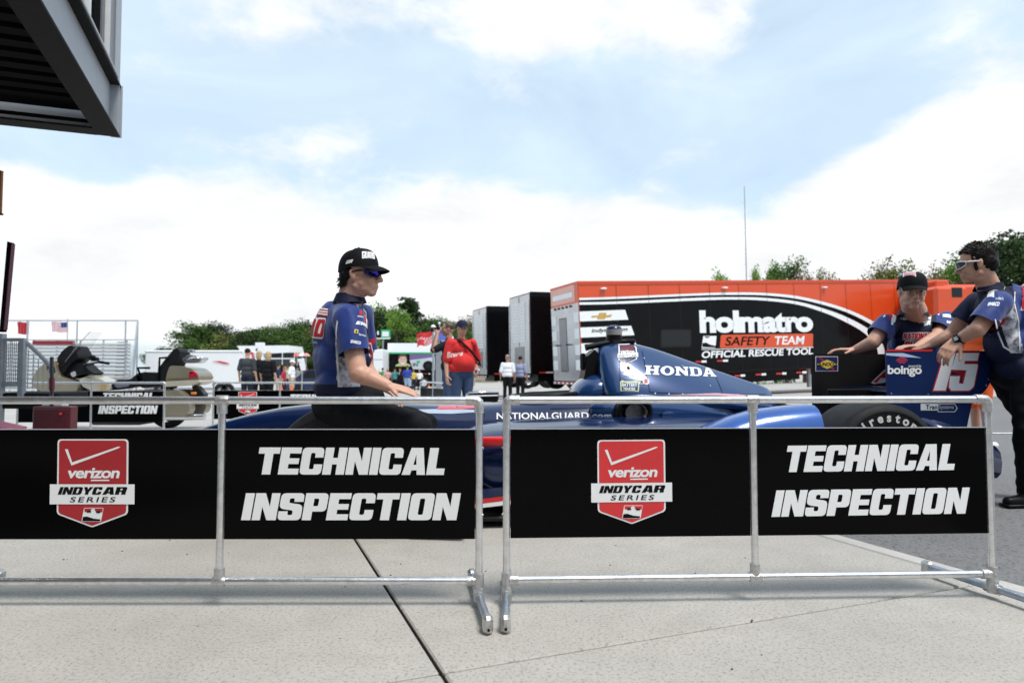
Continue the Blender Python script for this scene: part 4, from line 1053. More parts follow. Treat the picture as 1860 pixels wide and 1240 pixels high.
for L, m, of, nm in ((top1, white_v, .003, 'white_stripe'), (top2, blk_p, .006, 'black_line'), (top3, white_v, .009, 'white_stripe'), (top4, blk_p, .012, 'black_field')):
    MB().flat(fs, poly2d([clipb(sp(L + bot))]), of).build(nm, m, tr, recalc=False)
OFF = .016
def tfit(vf, bl, br, tl, m=white_v, off=OFF, name='lettering', fr=None):
    return MB().flat(fr or fs, fitpx(fr or fs, vf, bl, br, tl), off).build(name, m, tr, recalc=False)
def tpoly(L, m, off=OFF, name='stripe', r=0, fr=None):
    return MB().flat(fr or fs, poly2d([rnd((fr or fs).pts(L), r, 3) if r else (fr or fs).pts(L)]), off).build(name, m, tr, recalc=False)
tfit(text2d('holmatro', .045, .92), (1271, 605), (1477, 603), (1269.5, 563.5))
tpoly([(1307, 632), (1476, 629.5), (1476.5, 605.5), (1309, 608)], orange_p, OFF, 'label_field', .06)
tfit(text2d('SAFETY', .018, 1.0), (1316, 628), (1396, 626.5), (1319, 611.5), blk_v, OFF+.004)
tfit(text2d('TEAM', .02, 1.0), (1405, 626), (1459, 625), (1407, 610.5), white_v, OFF+.004)
tpoly([(1274, 635.2), (1477, 631), (1477, 629.8), (1274, 634)], white_v, OFF+.002, 'rule_line')
tfit(text2d('OFFICIAL RESCUE TOOL', .03, 1.0), (1273.5, 650.5), (1476, 643.5), (1275, 637.5))
tpoly([(1274, 632), (1299, 632), (1301, 610), (1277, 610)], white_v, OFF, 'car_logo'); tpoly([(1275, 630), (1299, 631), (1299.5, 628), (1290, 626), (1282, 622), (1275.5, 623)], blk_v, OFF+.003, 'car_logo_shape')
tpoly([(1278, 611), (1290, 611), (1284, 614)], blk_v, OFF+.003, 'car_logo_shape'); 
# white slats with sponsors
rows = [((1044, 584), (1141, 580.5), (1135, 562.5), (1044, 566)), ((1045, 613.5), (1152, 608.5), (1146, 591.5), (1044, 595)), ((1046, 643), (1158, 638.5), (1154, 620.5), (1046, 624)), ((1048, 672.5), (1166, 667), (1160, 650), (1048, 653.5))]
for L in rows:
    q = fs.pts(L); q = [(max(a, .01), b) for a, b in q]; MB().flat(fs, poly2d([q]), OFF).build('white_slat', white_v, tr, recalc=False)
gold = mat('gold_print', (.62, .38, .10), .35, .3)
tpoly([(1074, 573.5), (1086, 573), (1088, 568), (1101, 568), (1101, 572.5), (1112, 571), (1108, 576), (1100, 576.5), (1098, 579.5), (1084, 580), (1085, 576), (1074, 577)], gold, OFF+.004, 'bow_tie_logo')
tfit(text2d('indycar.com', .03), (1073, 606), (1138, 603), (1076, 597), blk_v, OFF+.004)
tfit(text2d('holmatro', .035), (1075, 637), (1140, 634), (1075, 626), blk_v, OFF+.004)
tfit(text2d('Firestone', .035), (1077, 667), (1145, 664), (1079, 656), blk_v, OFF+.004)
tpoly([(1199, 631), (1255, 630), (1255, 598), (1200, 598)], mat('window_rubber', (.02, .02, .02), .4), OFF, 'window_frame', .1)
tpoly([(1201.5, 628.5), (1252.5, 628), (1252.5, 600.5), (1202, 600.5)], glass_d, OFF+.006, 'window_pane', .08)
for (px, py) in ((1095, 524.5), (1315, 523), (1496, 522.5), (1690, 523)):
    a, b = fs.at(px, py); c = fs.p(a, b, .03); MB().box(c, (.21, .21, .06), Matrix((sd, fs.n, up_)).transposed(), 0, .03).build('marker_lamp', white_p, tr)
for (x0, x1, y) in ((1263, 1283, 656.7), (1302, 1322, 655.2), (1334, 1353, 682.2), (1372, 1391, 680), (1409.5, 1428, 678.4), (1446, 1464.5, 676.3), (1500, 1518, 674)):
    tpoly([(x0, y+1.3), (x0+11, y+1.0), (x0+11, y-1.5), (x0, y-1.2)], red_v, OFF, 'reflective_tape'); tpoly([(x0+11, y+1.6), (x1, y+1.4), (x1, y-2.4), (x0+11, y-2.2)], white_v, OFF, 'reflective_tape')
for a in [1.5+1.32*k for k in range(12)]:
    MB().flat(fs, ([(a, .03), (a+.012, .03), (a+.012, H_B-.12), (a, H_B-.12)], [(0, 1, 2, 3)]), .0125).build('panel_seam', mat('seam_dark', (.02, .02, .02), .6), tr, recalc=False)
for b in (.06, H_B-.14): MB().flat(fs, ([(.02, b), (LEN, b), (LEN, b+.015), (.02, b+.015)], [(0, 1, 2, 3)]), .013).build('panel_seam', mat('seam_dark', (0, 0, 0)), tr, recalc=False)
# rear face
fre = Frame(A - up_*H_B + rearv*wid, -rearv, up_); fre = Frame(fre.O + fre.n*(.003 if True else 0), -rearv, up_)
def rq(a0, a1, b0, b1, m, off, name, r=0, pts=None):
    L = pts or [(a0, b0), (a1, b0), (a1, b1), (a0, b1)]; return MB().prism([rnd(L, r, 3) if r else L], fre, off-.006, off).build(name, m, tr)
rq(0.02, wid-.02, .02, H_B-.75, silver_p, .004, 'rear_door')
rq(.05, wid-.3, H_B-.68, H_B-.08, mat('pale_orange_panel', (.80, .42, .34), .4), .004, 'rear_upper_panel')
rq(.25, wid-.5, H_B-.50, H_B-.32, white_v, .010, 'rear_white_label')
for k in range(5): 
    c = fre.p(.45+k*.36, H_B-.82, .02); MB().ell(c, (.05, .05, .05), nu=10, nv=6).build('rear_lamp', mat('red_lens', (.12, .01, .01), .2), tr)
rq(.75, 1.45, .35, 2.35, mat('dark_door_gap', (.05, .05, .055), .5), .006, 'side_door_frame'); rq(.79, 1.41, .39, 2.31, mat('door_grey', (.20, .205, .22), .2, .4), .012, 'side_door')
for z in (2.28, 1.70, 1.12, .58):
    rq(.05, .50, z-.16, z+.20, white_v, .014, 'white_slat'); rq(wid-.42, wid-.02, z-.16, z+.20, white_v, .014, 'white_slat')
for a in (.62, 1.62): MB().box(fre.p(a, 1.35, .04), (.05, .2, .05), Matrix((-rearv, fre.n, up_)).transposed()).build('door_handle', blk, tr)
MB().box(fre.p(wid/2, -.06, -.02), (wid, .14, .10), Matrix((-rearv, fre.n, up_)).transposed(), 0, .01).build('rear_bumper', blk, tr)
for k in range(12):
    a = .1 + k*(wid-.2)/12; MB().prism([[(a, -.10), (a+(wid-.2)/12-.01, -.10), (a+(wid-.2)/12-.01, -.02), (a, -.02)]], fre, .05, .054).build('reflective_tape', red_v if k % 2 else white_v, tr)
tb_(3.2, 9.5, .02, .2, -.38, 0).build('side_skirt', blk_p, tr)
for a in (3.9, 4.95, 6.0):
    for d in (.12, wid-.4):
        c = A - up_*(H_B+.28) + sd*a + rearv*d
        MB().lathe(c - rearv*.02, rearv, [(.22, .02), (.4, 0), (.44, .03), (.44, .25), (.4, .28), (.2, .26)], 32).build('wheel', rubber, tr, smooth=40)
        MB().lathe(c - rearv*.03, rearv, [(.001, .02), (.08, 0), (.12, .04), (.2, .05), (.23, .02)], 24).build('hubcap', silver_p, tr, smooth=40)
tb_(0.4, LEN-.5, .5, wid-.5, -.25, 0).build('chassis', blk, tr)
for a in (10.2,): tb_(a, a+.12, .3, .42, -.75, 0).build('landing_leg', grey_p, tr)
# ---- two black trailers with silver rear doors
def black_trailer(label, nc, Y, top, fc, Yf, tfc, L, tilt):
    A, rr_, sd, up_, _ = trailer_frames(nc, Y, top, fc, Yf, tfc, tilt); w = 2.5; H = 3.35
    rv = (rr_ - sd*rr_.dot(sd) - up_*rr_.dot(up_)).normalized(); R = Matrix((sd, rv, up_)).transposed()
    t = thing('black_trailer', label, 'trailer', A - up_*(H+.7), group='black box trailers behind the man in red')
    def q(a0, a1, d0, d1, z0, z1, nm, m, bev=0): return MB().box(A - up_*H + sd*((a0+a1)/2) + rv*((d0+d1)/2) + up_*((z0+z1)/2), (a1-a0, d1-d0, z1-z0), R, 0, bev).build(nm, m, t)
    q(0, L, 0, w, 0, H, 'body', blk_p, .03); q(-.012, L, -.012, .0, H-.08, H+.012, 'roof_rail', blk_p)
    q(-.02, 0, .06, w-.06, .04, H-.06, 'rear_door', silver_p, .008); q(-.03, -.02, w/2-.01, w/2+.01, .06, H-.1, 'door_seam', blk)
    q(-.03, -.02, .55, w-.5, 1.35, H-.35, 'glare_patch', mat('painted_glare', (.70, .71, .73), .3, .1)); q(-.032, -.02, .7, w-.7, .35, 1.15, 'lower_door', mat('door_grey', (0, 0, 0)))  # glare on the upper door is put into the colour of a pale patch
    for z in [1.45 + k*.13 for k in range(12)]: q(-.036, -.03, .6, w-.55, z, z+.03, 'panel_line', silver_p)
    for d in (.08, w-.12): q(-.045, -.02, d, d+.04, .3, H-.3, 'door_hinge_bar', chrome)
    n = 12
    for k in range(n): q(-.06, -.05, .05+k*(w-.1)/n, .05+(k+.9)*(w-.1)/n, -.10, -.03, 'reflective_tape', red_v if k % 2 else white_v)
    q(-.05, .05, 0, w, -.12, 0, 'rear_bumper', blk); q(.5, L-.4, .5, w-.5, -.3, 0, 'chassis', blk)
    q(.35, .65, -.01, -.002, .05, .10, 'reflective_tape', red_v); q(.65, .95, -.01, -.002, .05, .10, 'reflective_tape', white_v)
    for a in (2.1, 3.2):
        for d in (.05, w-.35):
            c = A - up_*(H+.22) + sd*a + rv*d
            MB().lathe(c, rv, [(.25, .02), (.42, 0), (.47, .03), (.47, .27), (.42, .3), (.2, .28)], 28).build('wheel', rubber, t, smooth=40)
            MB().lathe(c - rv*.01, rv, [(.001, .02), (.09, 0), (.15, .05), (.24, .06), (.28, .01)], 24).build('hubcap', chrome, t, smooth=40)
    return t
black_trailer('nearer and taller looking black trailer, next to the orange trailer', 963, 27.6, 530, 927, 29.8, 541, 9, radians(.8))
black_trailer('further black trailer partly behind the man in red', 884, 33.0, 556, 860, 35.2, 564, 9, radians(.8))
# ---- orange tractor cab at the right
cb = W(1740, 640, 26.5); gcb = gz(cb.x, cb.y)
cab = thing('orange_truck', 'orange truck cab with a small dark window behind the leaning crewman', 'truck', (cb.x, cb.y, gcb))
def cbx(x0, y0, x1, y1, Y, dep, nm, m, bev=.05):
    a, b = W(x0, y1, Y), W(x1, y0, Y); return MB().box(((a.x+b.x)/2, Y+dep/2, (a.z+b.z)/2), (b.x-a.x, dep, b.z-a.z), None, 0, bev).build(nm, m, cab)
cbx(1704, 508, 1724, 680, 26.6, 2.4, 'sleeper', orange_p); cbx(1716, 516, 1796, 690, 26.5, 2.3, 'cab_body', orange_p, .12); cbx(1700, 519, 1760, 600, 26.3, 2.4, 'roof_fairing', orange_p, .12)
cbx(1729, 522, 1748, 540, 26.29, .03, 'window', glass_d, .02); cbx(1752, 540, 1790, 580, 26.47, .04, 'door_window', glass_d, .04); cbx(1730, 600, 1800, 604, 26.46, .04, 'trim_line', blk, .005)
for x in (1720, 1790): 
    c = W(x, 702, 26.6); MB().lathe((c.x, 26.5, gcb+.5), (0, 1, 0), [(.25, .02), (.45, 0), (.5, .03), (.5, .27), (.42, .3)], 28).build('wheel', rubber, cab, smooth=40)
# ---- thin mast
ms = thing('radio_mast', 'very thin tall mast rising above the orange trailer', 'mast', (W(1356, 600, 60).x, 60, gz(W(1356, 600, 60).x, 60)))
mb = MB(); mb.cyl(W(1359, 640, 60), W(1352, 338, 60), .06, 6, 0, .035); mb.build('mast_tube', mat('mast_grey', (.35, .37, .4), .5), ms)
mb = MB(); [mb.cyl(W(1358.5-i*.9, 620-i*28, 60)+V((-.12, 0, 0)), W(1358.5-i*.9, 620-i*28, 60)+V((.12, 0, 0)), .012, 4) for i in range(10)]; mb.build('cross_bar', grey_p, ms)

# ================================================================== BLEACHERS
Yb = 34.0; bx0, bx1 = W(20, 700, Yb).x, W(240, 700, Yb).x
bl = thing('grandstand', 'pale aluminium bleacher grandstand with guard rails at the left', 'grandstand', ((bx0+bx1)/2, Yb, gz(bx1, Yb)))
plank = mat('bleacher_plank', (.66, .67, .68), .5, .1, var=.05); dkb = mat('bleacher_shadow', (.30, .31, .33), .7)
g0 = gz(bx1, Yb); NR = 13
for k in range(NR):
    y = Yb + k*.55; z = g0 + .35 + k*.215
    xR = W(234, 700, y).x; xL = xR-13
    MB().box(((xL+xR)/2, y, z), (13, .26, .04)).build('plank', plank, bl); MB().box(((xL+xR)/2, y+.28, z-.2), (13, .24, .04)).build('footboard', plank, bl)
    MB().box(((xL+xR)/2, y+.14, z-.12), (13, .02, .12)).build('riser', plank, bl)
    MB().box((xR-.5, y+.05, z+.035), (.5, .12, .05)).build('step_edge', blk, bl)
yt = Yb + NR*.55; zt_ = g0 + .35 + NR*.215
rail = mat('bleacher_rail', (.36, .40, .43), .45, .5); top = W(140, 582, yt).z
mb = MB()
xr = W(250, 582, yt).x; xl = W(-60, 582, yt).x
MB().cyl((xl, yt, top), (xr, yt, top), .04, 8).build('top_rail', rail, bl); MB().cyl((xl, yt, zt_+.0), (xr, yt, zt_), .03, 8).build('lower_rail', rail, bl)
for px in (-40, 50, 140, 228, 250): x = W(px, 600, yt).x; MB().cyl((x, yt, g0), (x, yt, top), .045, 8).build('rail_post', rail, bl)
for k in range(60): x = xl + (xr-xl)*k/60; mb.cyl((x, yt, zt_), (x, yt, top), .0035, 4)
mb.build('mesh_wire', rail, bl, kind='stuff')
xs = xr
xf = W(240, 700, Yb).x
MB().tube([(xs, yt, top), ((xs+xf)/2, (Yb+yt)/2, (top+g0+1.3)/2), (xf, Yb-.2, g0+1.3), (xf, Yb-.2, g0)], .045, 8).build('side_rail', rail, bl)
MB().tube([(xs, yt, zt_), (xf, Yb, g0+.4)], .04, 8).build('side_rail', rail, bl)
mb = MB()
for k in range(16):
    t = k/16; y = Yb + (yt-Yb)*t; za = g0+.4+(zt_-g0-.4)*t; zb_ = g0+1.35+(top-g0-1.35)*t; xx = xf+(xs-xf)*t; mb.cyl((xx, y, za), (xx, y, zb_), .02, 6)
mb.build('rail_baluster', rail, bl, kind='stuff')
for k in range(6): x = W(20+k*42, 700, yt).x; MB().box((x, yt-.1, (g0+zt_)/2), (.08, .08, zt_-g0)).build('support', rail, bl)
MB().box((W(98, 622, yt-.6).x, yt-.6, W(98, 622, yt-.6).z), (W(128, 622, yt).x-W(57, 622, yt).x, .3, .22)).build('red_seat_row', mat('maroon_seat', (.22, .02, .03), .6), bl)
# flags
def flag(label, x0, y0, x1, y1, Y, mats, pat, pole_px, pole_y, cat='flag', wav=.12, slope=0.0, finial=False, group=None):
    base = W(pole_px, pole_y[1], Y); t = thing('flag', label, cat, (base.x, Y, gz(base.x, Y)))
    MB().cyl((base.x, Y, gz(base.x, Y)), W(pole_px, pole_y[0], Y), .03, 8).build('pole', grey_p, t)
    if finial: MB().ell(W(pole_px, pole_y[0], Y), (.07,)*3, nu=10, nv=6).build('finial', white_p, t)
    nx, ny = 26, 13; mb = MB(); vs = []
    a = W(x0, y0, Y); b = W(x1, y1, Y)
    for j in range(ny+1):
        for i in range(nx+1):
            u, v = i/nx, j/ny; s_ = u if abs(x0-pole_px) < abs(x1-pole_px) else 1-u
            vs.append((a.x+(b.x-a.x)*u, Y + sin(u*9+v*2)*wav*s_, a.z+(b.z-a.z)*v - slope*s_*(b.x-a.x) + sin(u*7)*.05*s_))
    for j in range(ny):
        for i in range(nx): mb.add([vs[j*(nx+1)+i], vs[j*(nx+1)+i+1], vs[(j+1)*(nx+1)+i+1], vs[(j+1)*(nx+1)+i]], [(0, 1, 2, 3)], pat(i/nx, j/ny))
    mb.build('cloth', mats, t, recalc=False); return t
flag('plain dark red flag on a pole behind the grandstand', 31, 585, 52, 607, 46, [mat('flag_red', (.42, .02, .03), .8)], lambda u, v: 0, 50, (580, 640))
flag('american flag flying behind the grandstand', 93, 585, 122, 603, 48, [mat('flag_white', (.75, .75, .78), .8), mat('flag_pinkred', (.60, .16, .2), .8), mat('flag_navy', (.04, .05, .2), .8)],
     lambda u, v: 2 if (u > .6 and v < .5) else (1 if int(v*13) % 2 == 0 else 0), 123, (578, 640))
flag('red and white striped flag leaning out behind the photographer', 757, 600, 786, 624, 19, [mat('flag_white', (0, 0, 0)), mat('flag_bright_red', (.70, .05, .06), .8)],
     lambda u, v: 1 if (v < .35 or (u < .45 and v > .5) or int((u+v*.5)*14) % 2 == 0) else 0, 787, (594, 720), wav=.1, slope=.25, finial=True)
# blue and white umbrella beside it
um = thing('umbrella', 'blue and white umbrella behind the photographer', 'umbrella', (W(798, 700, 20).x, 20, gz(0, 20)))
c = W(798, 593, 20); mb = MB(); n = 8
for k in range(n):
    a0, a1 = 2*pi*k/n, 2*pi*(k+1)/n
    for (r0, z0, r1, z1) in ((.0, 0, .28, -.14), (.28, -.14, .5, -.42)):
        mb.add([c+V((cos(a0)*r0, sin(a0)*r0, z0)), c+V((cos(a0)*r1, sin(a0)*r1, z1)), c+V((cos(a1)*r1, sin(a1)*r1, z1)), c+V((cos(a1)*r0, sin(a1)*r0, z0))], [(0, 1, 2, 3)], k % 2)
mb.build('canopy', [mat('umbrella_blue', (.05, .09, .35), .7), mat('flag_white', (0, 0, 0))], um, recalc=False)
MB().cyl(c+V((0, 0, .08)), (c.x, c.y, gz(0, 20)), .015, 6).build('shaft', white_p, um); MB().ell(c+V((0, 0, .1)), (.04,)*3, nu=8, nv=6).build('tip', white_p, um)
# grey post behind the photographer
pp = W(797, 700, 15); po = thing('grey_post', 'square grey metal post below the striped flag', 'post', (pp.x, 15, gz(0, 15)))
MB().box((pp.x, 15, (W(797, 634, 15).z+gz(0, 15))/2), (.13, .13, W(797, 634, 15).z-gz(0, 15)), None, 0, .01).build('shaft', grey_p, po); MB().box((pp.x, 15, W(797, 634, 15).z+.01), (.17, .17, .03), None, 0, .006).build('cap', grey_p, po)

# ================================================================== FAR TENTS, TRUCKS, SIGNS
def boxpx(x0, y0, x1, y1, Y, dep, nm, m, par, bev=.03):
    a, b = W(x0, y1, Y), W(x1, y0, Y); return MB().box(((a.x+b.x)/2, Y+dep/2, (a.z+b.z)/2), (b.x-a.x, dep, b.z-a.z), None, 0, bev).build(nm, m, par)
def at_ground(px, Y): x = W(px, 700, Y).x; return (x, Y, gz(x, Y))
wt = thing('white_trailer', 'long plain white trailer with a faint red scribble, left of the three people in black', 'trailer', at_ground(350, 42))
boxpx(262, 636, 440, 705, 42, 2.5, 'body', white_p, wt, .06); boxpx(262, 703, 440, 708, 41.98, 2.4, 'lower_rail', grey_p, wt)
boxpx(262, 638, 441, 639.2, 41.97, .05, 'roof_trim', silver_p, wt, .01)
frw = Frame(W(385, 656, 41.97), (1, 0, 0), (0, 0, 1)); MB().prism([[(0, 0), (.5, .02), (1.0, -.10), (1.1, -.16), (.8, -.16), (.3, -.04)]], frw, 0, .01).build('red_scribble', red_v, wt)
for x in (290, 302, 400, 412): c = W(x, 712, 41.9); MB().lathe((c.x, 41.95, c.z+.1), (0, 1, 0), [(.2, .0), (.4, 0), (.45, .05), (.45, .25)], 20).build('wheel', rubber, wt)
tt = thing('hospitality_unit', 'white flat topped hospitality tent with a row of dark windows below the tree line', 'tent', at_ground(488, 85))
a, b = W(441, 660, 85), W(535, 627, 85)
mb = MB(); mb.prism([[ (W(441, 640, 85).x, W(0, 644, 85).z), (W(535, 0, 85).x, W(0, 640, 85).z), (W(531, 0, 85).x, W(0, 627, 85).z), (W(441, 0, 85).x, W(0, 628, 85).z)]], Frame((0, 85, 0), (1, 0, 0), (0, 0, 1)), -6, 0.0); mb.build('roof', white_p, tt)
boxpx(480, 640, 533, 662, 85.2, 5, 'wall', mat('tent_dark_wall', (.06, .065, .07), .6), tt); boxpx(441, 640, 480, 664, 85.1, 5, 'side_wall', white_p, tt)
for x in (483, 490, 495, 500, 505, 516, 523, 529): boxpx(x, 641, x+4, 648, 85.05, .1, 'window_pane', glass_d, tt, .01)
for x in (481, 488, 512, 534): boxpx(x, 639, x+1.2, 662, 84.9, .15, 'post', white_p, tt, .01)
boxpx(480, 650, 534, 652, 84.95, .1, 'counter', white_p, tt, .01)
fl = thing('low_hill_bank', None, None, at_ground(500, 95), kind='structure')
MB().box((W(520, 0, 95).x, 100, -2.2), (60, 10, 4.6), None, 0, .5).build('bank', mat('bank_earth', (.28, .24, .18), .9, var=.3, vs=.5), fl)
for i, px in enumerate((540, 549, 556)):
    u = thing('parasol', ['red and white small far parasol nearest the white tent', 'plain white small far parasol, middle of the three', 'pink small far parasol beside the seated man'][i], 'parasol', at_ground(px, 80), group='far parasols beyond the people')
    c = W(px, 641, 80); MB().lathe(c, (0, 0, 1), [(.0, 0), (.28, -.08), (.5, -.35), (.48, -.37)], 10).build('canopy', [mat('parasol_red', (.65, .15, .14), .8), white_p, mat('parasol_pink', (.65, .3, .3), .8)][i], u); MB().cyl(c, (c.x, c.y, gz(c.x, 80)), .03, 6).build('pole', white_p, u)
bs = thing('tilted_sign', 'tilted white sign board with a black and red figure edge, left of the seated man', 'sign', at_ground(547, 30))
fr = Frame(W(548, 662, 30), (.97, 0, .14), (-.14, 0, .97)); MB().prism([[(-.14, -.27), (.14, -.27), (.14, .27), (-.14, .27)]], fr, -.03, .03).build('board', white_p, bs)
MB().prism([[(-.14, -.27), (-.06, -.27), (-.11, .1), (-.14, .1)]], fr, .03, .04).build('black_edge', blk_v, bs); MB().prism([[(-.13, .1), (-.06, .1), (-.09, .16)]], fr, .03, .04).build('red_mark', red_v, bs); MB().cyl(fr.p(0, -.2), at_ground(548, 30), .03, 8).build('post', grey_p, bs)
s2 = thing('white_banner_board', 'square white board with a small logo above the blonde woman', 'sign', at_ground(473, 60)); boxpx(463, 622, 481, 641, 60, .1, 'board', white_p, s2); MB().prism([[(0, 0), (.16, .12), (.2, .3), (.05, .22)]], Frame(W(464, 638, 59.98), (1, 0, 0), (0, 0, 1)), 0, .02).build('logo', mat('navy_print', (.02, .025, .12), .4), s2); MB().cyl(W(472, 641, 60), at_ground(472, 60), .05, 8).build('post', grey_p, s2)
s3 = thing('red_feather_flag', 'red curved feather flag behind the man in the grey t-shirt', 'flag', at_ground(457, 30)); MB().prism([[(0, 0), (.10, .02), (.16, .25), (.10, .48), (-.06, .56), (-.12, .52), (.02, .38), (.05, .18)]], Frame(W(456, 660, 30), (1, 0, 0), (0, 0, 1)), -.01, .01).build('cloth', red_v, s3); MB().cyl(W(460, 640, 30), at_ground(460, 30), .015, 6).build('pole', grey_p, s3)
tw = thing('white_tower_banner', 'tall narrow white banner standing just right of the seated man', 'banner', at_ground(673, 55)); boxpx(667, 597, 678, 640, 55, .3, 'banner_face', white_p, tw); boxpx(671, 640, 674, 705, 55.1, .1, 'post', grey_p, tw)
wt2 = thing('white_van_body', 'white box truck body left of the portrait transporter', 'truck', at_ground(684, 58)); boxpx(664, 634, 695, 700, 58, 3, 'box', white_p, wt2, .05); boxpx(664, 698, 695, 704, 58.05, 2.8, 'bumper', blk, wt2); boxpx(664, 652, 695, 653, 57.98, .03, 'side_rail', silver_p, wt2, .005)
for x in (672, 688): c = W(x, 704, 58); MB().lathe((c.x, 57.98, c.z+.15), (0, 1, 0), [(.15, 0), (.38, 0), (.42, .05), (.42, .25)], 18).build('wheel', rubber, wt2)
sb = thing('score_screen', 'black and green electronic screen on a pole before the trees', 'screen', at_ground(697, 70))
boxpx(683, 598, 710, 616, 70, .3, 'screen_body', blk, sb); boxpx(692, 598.5, 709, 614, 69.97, .03, 'green_field', mat('screen_green', (.03, .42, .16), .5), sb, .005); boxpx(694, 602, 706, 611, 69.94, .03, 'white_figures', white_v, sb, .005); boxpx(685, 601, 688, 608, 69.94, .03, 'white_digit', white_v, sb, .005); boxpx(684, 613.5, 709, 615.5, 69.92, .03, 'white_strip', white_v, sb, .005); MB().cyl(W(696, 616, 70.1), at_ground(696, 70.2), .1, 8).build('pole', grey_p, sb)
# transporter with a driver portrait
Yt2 = 61
tp = thing('portrait_transporter', 'black race transporter with white and green upper band and a smiling face printed on it', 'truck', at_ground(780, Yt2))
boxpx(696, 622, 860, 702, Yt2, 2.6, 'body', blk_p, tp, .05); boxpx(704, 623, 858, 641, Yt2-.03, .04, 'white_band', white_v, tp, .005); boxpx(704, 639.5, 858, 642.5, Yt2-.05, .03, 'green_stripe', mat('screen_green', (0, 0, 0)), tp, .005)
boxpx(697, 621, 858, 623, Yt2-.02, 2.5, 'awning_rail', blk, tp, .005)
F = Frame((0, Yt2-.06, 0), (1, 0, 0), (0, 0, 1))
def fpoly(L, m, nm, off, par=tp, fr=F): 
    q = [fr.at(*k) for k in L]; return MB().flat(fr, poly2d([q]), off).build(nm, m, par, recalc=False)
oval = lambda cx, cy, rx, ry, n=16: [(cx+rx*cos(2*pi*k/n), cy-ry*sin(2*pi*k/n)) for k in range(n)]
fpoly([(744, 643), (790, 643), (790, 672), (744, 655)], mat('purple_print', (.16, .10, .26), .5), 'purple_swirl', .01); fpoly([(744, 654), (790, 648), (790, 672), (750, 670)], mat('pale_print2', (.50, .54, .60), .5), 'pale_swirl', .012)
fpoly(oval(760, 657, 4, 2.5), mat('screen_green', (0, 0, 0)), 'green_leaf', .014); MB().flat(F, fitpx(F, text2d('IN', .03), (750, 665), (759, 665), (750, 659)), .02).build('lettering', blk_v, tp, recalc=False)
fpoly(oval(732, 665, 14, 6)[:9], mat('lime_shirt', (.45, .55, .22), .6), 'portrait_shoulders', .02); fpoly(oval(731.5, 654, 7.5, 10), mat('portrait_skin', (.62, .42, .34), .6), 'portrait_face', .03)
fpoly([(724, 652), (723.5, 646), (728, 642.5), (736, 642.5), (740, 647), (739, 652), (736, 647), (728, 647)], hair_br, 'portrait_hair', .04)
fpoly([(728, 659), (735, 659), (733, 661), (730, 661)], white_v, 'portrait_smile', .04); [fpoly(oval(x, 652, .9, .6, 8), blk_v, 'portrait_eye', .045) for x in (729, 734.5)]
fpoly(oval(778, 664, 10, 9), blk, 'printed_wheel', .03); fpoly(oval(778, 664, 5, 4.5), rubber, 'printed_hub', .035)
for k in range(6): boxpx(750+k*7, 678, 753.5+k*7, 679.3, Yt2-.05, .03, 'reflective_tape', red_v if k % 2 else white_v, tp, .003)
for x in (748, 770): 
    c = W(x, 695, Yt2); MB().lathe((c.x, Yt2-.05, c.z), (0, 1, 0), [(.28, .0), (.45, 0), (.5, .06), (.5, .3)], 22).build('wheel', rubber, tp); MB().lathe((c.x, Yt2-.1, c.z), (0, 1, 0), [(.001, .05), (.1, 0), (.2, .06), (.3, .03)], 16).build('hubcap', chrome, tp)
# cones
def cone(label, px, Y, h=.5):
    g = at_ground(px, Y); t = thing('traffic_cone', label, 'traffic cone', g, group='orange traffic cones in the paddock')
    om = mat('cone_orange', (.80, .12, .02), .5)
    MB().lathe(g, (0, 0, 1), [(.14, .03), (.135, .035), (.03, h), (.0005, h+.002)], 16).build('cone_body', om, t, smooth=40); MB().box((g[0], g[1], g[2]+.015), (.36, .36, .03), None, 0, .01).build('base', om, t)
    MB().lathe(g, (0, 0, 1), [(.10, h*.42), (.076, h*.62)], 16).build('white_collar', white_p, t)
cone('orange cone by the man in the blue shirt near the transporter', 729, 47); cone('orange cone under the transporter rear wheels', 779, 50)
cone('orange cone between the people in black and the white shirted man', 511, 26, .6); cone('orange cone in front of the white shirted man', 530, 27, .6)
# dark cart
ct = thing('equipment_cart', 'low dark cart with a pale bent rim behind the barrier gap', 'cart', at_ground(872, 9.0))
boxpx(850, 712, 905, 730, 9.0, .5, 'tray', blk, ct, .02); MB().tube([W(846, 722, 8.98), W(848, 716, 8.98), W(853, 713, 8.98), W(905, 711.5, 8.98)], .012, 8).build('rim', chrome, ct, smooth=True); MB().tube([W(846, 724, 8.9), W(856, 719, 8.9), W(905, 718, 8.9)], .008, 8).build('lower_rim', white_p, ct, smooth=True)
for px in (853, 902):
    c = W(px, 745, 9.0); g = gz(c.x, 9); MB().cyl((c.x, 9.1, g+.08), (c.x, 9.1, W(px, 729, 9).z), .012, 8).build('leg', grey_p, ct); MB().cyl((c.x-.02, 9.1, g+.05), (c.x+.02, 9.1, g+.05), .05, 14).build('castor', rubber, ct)
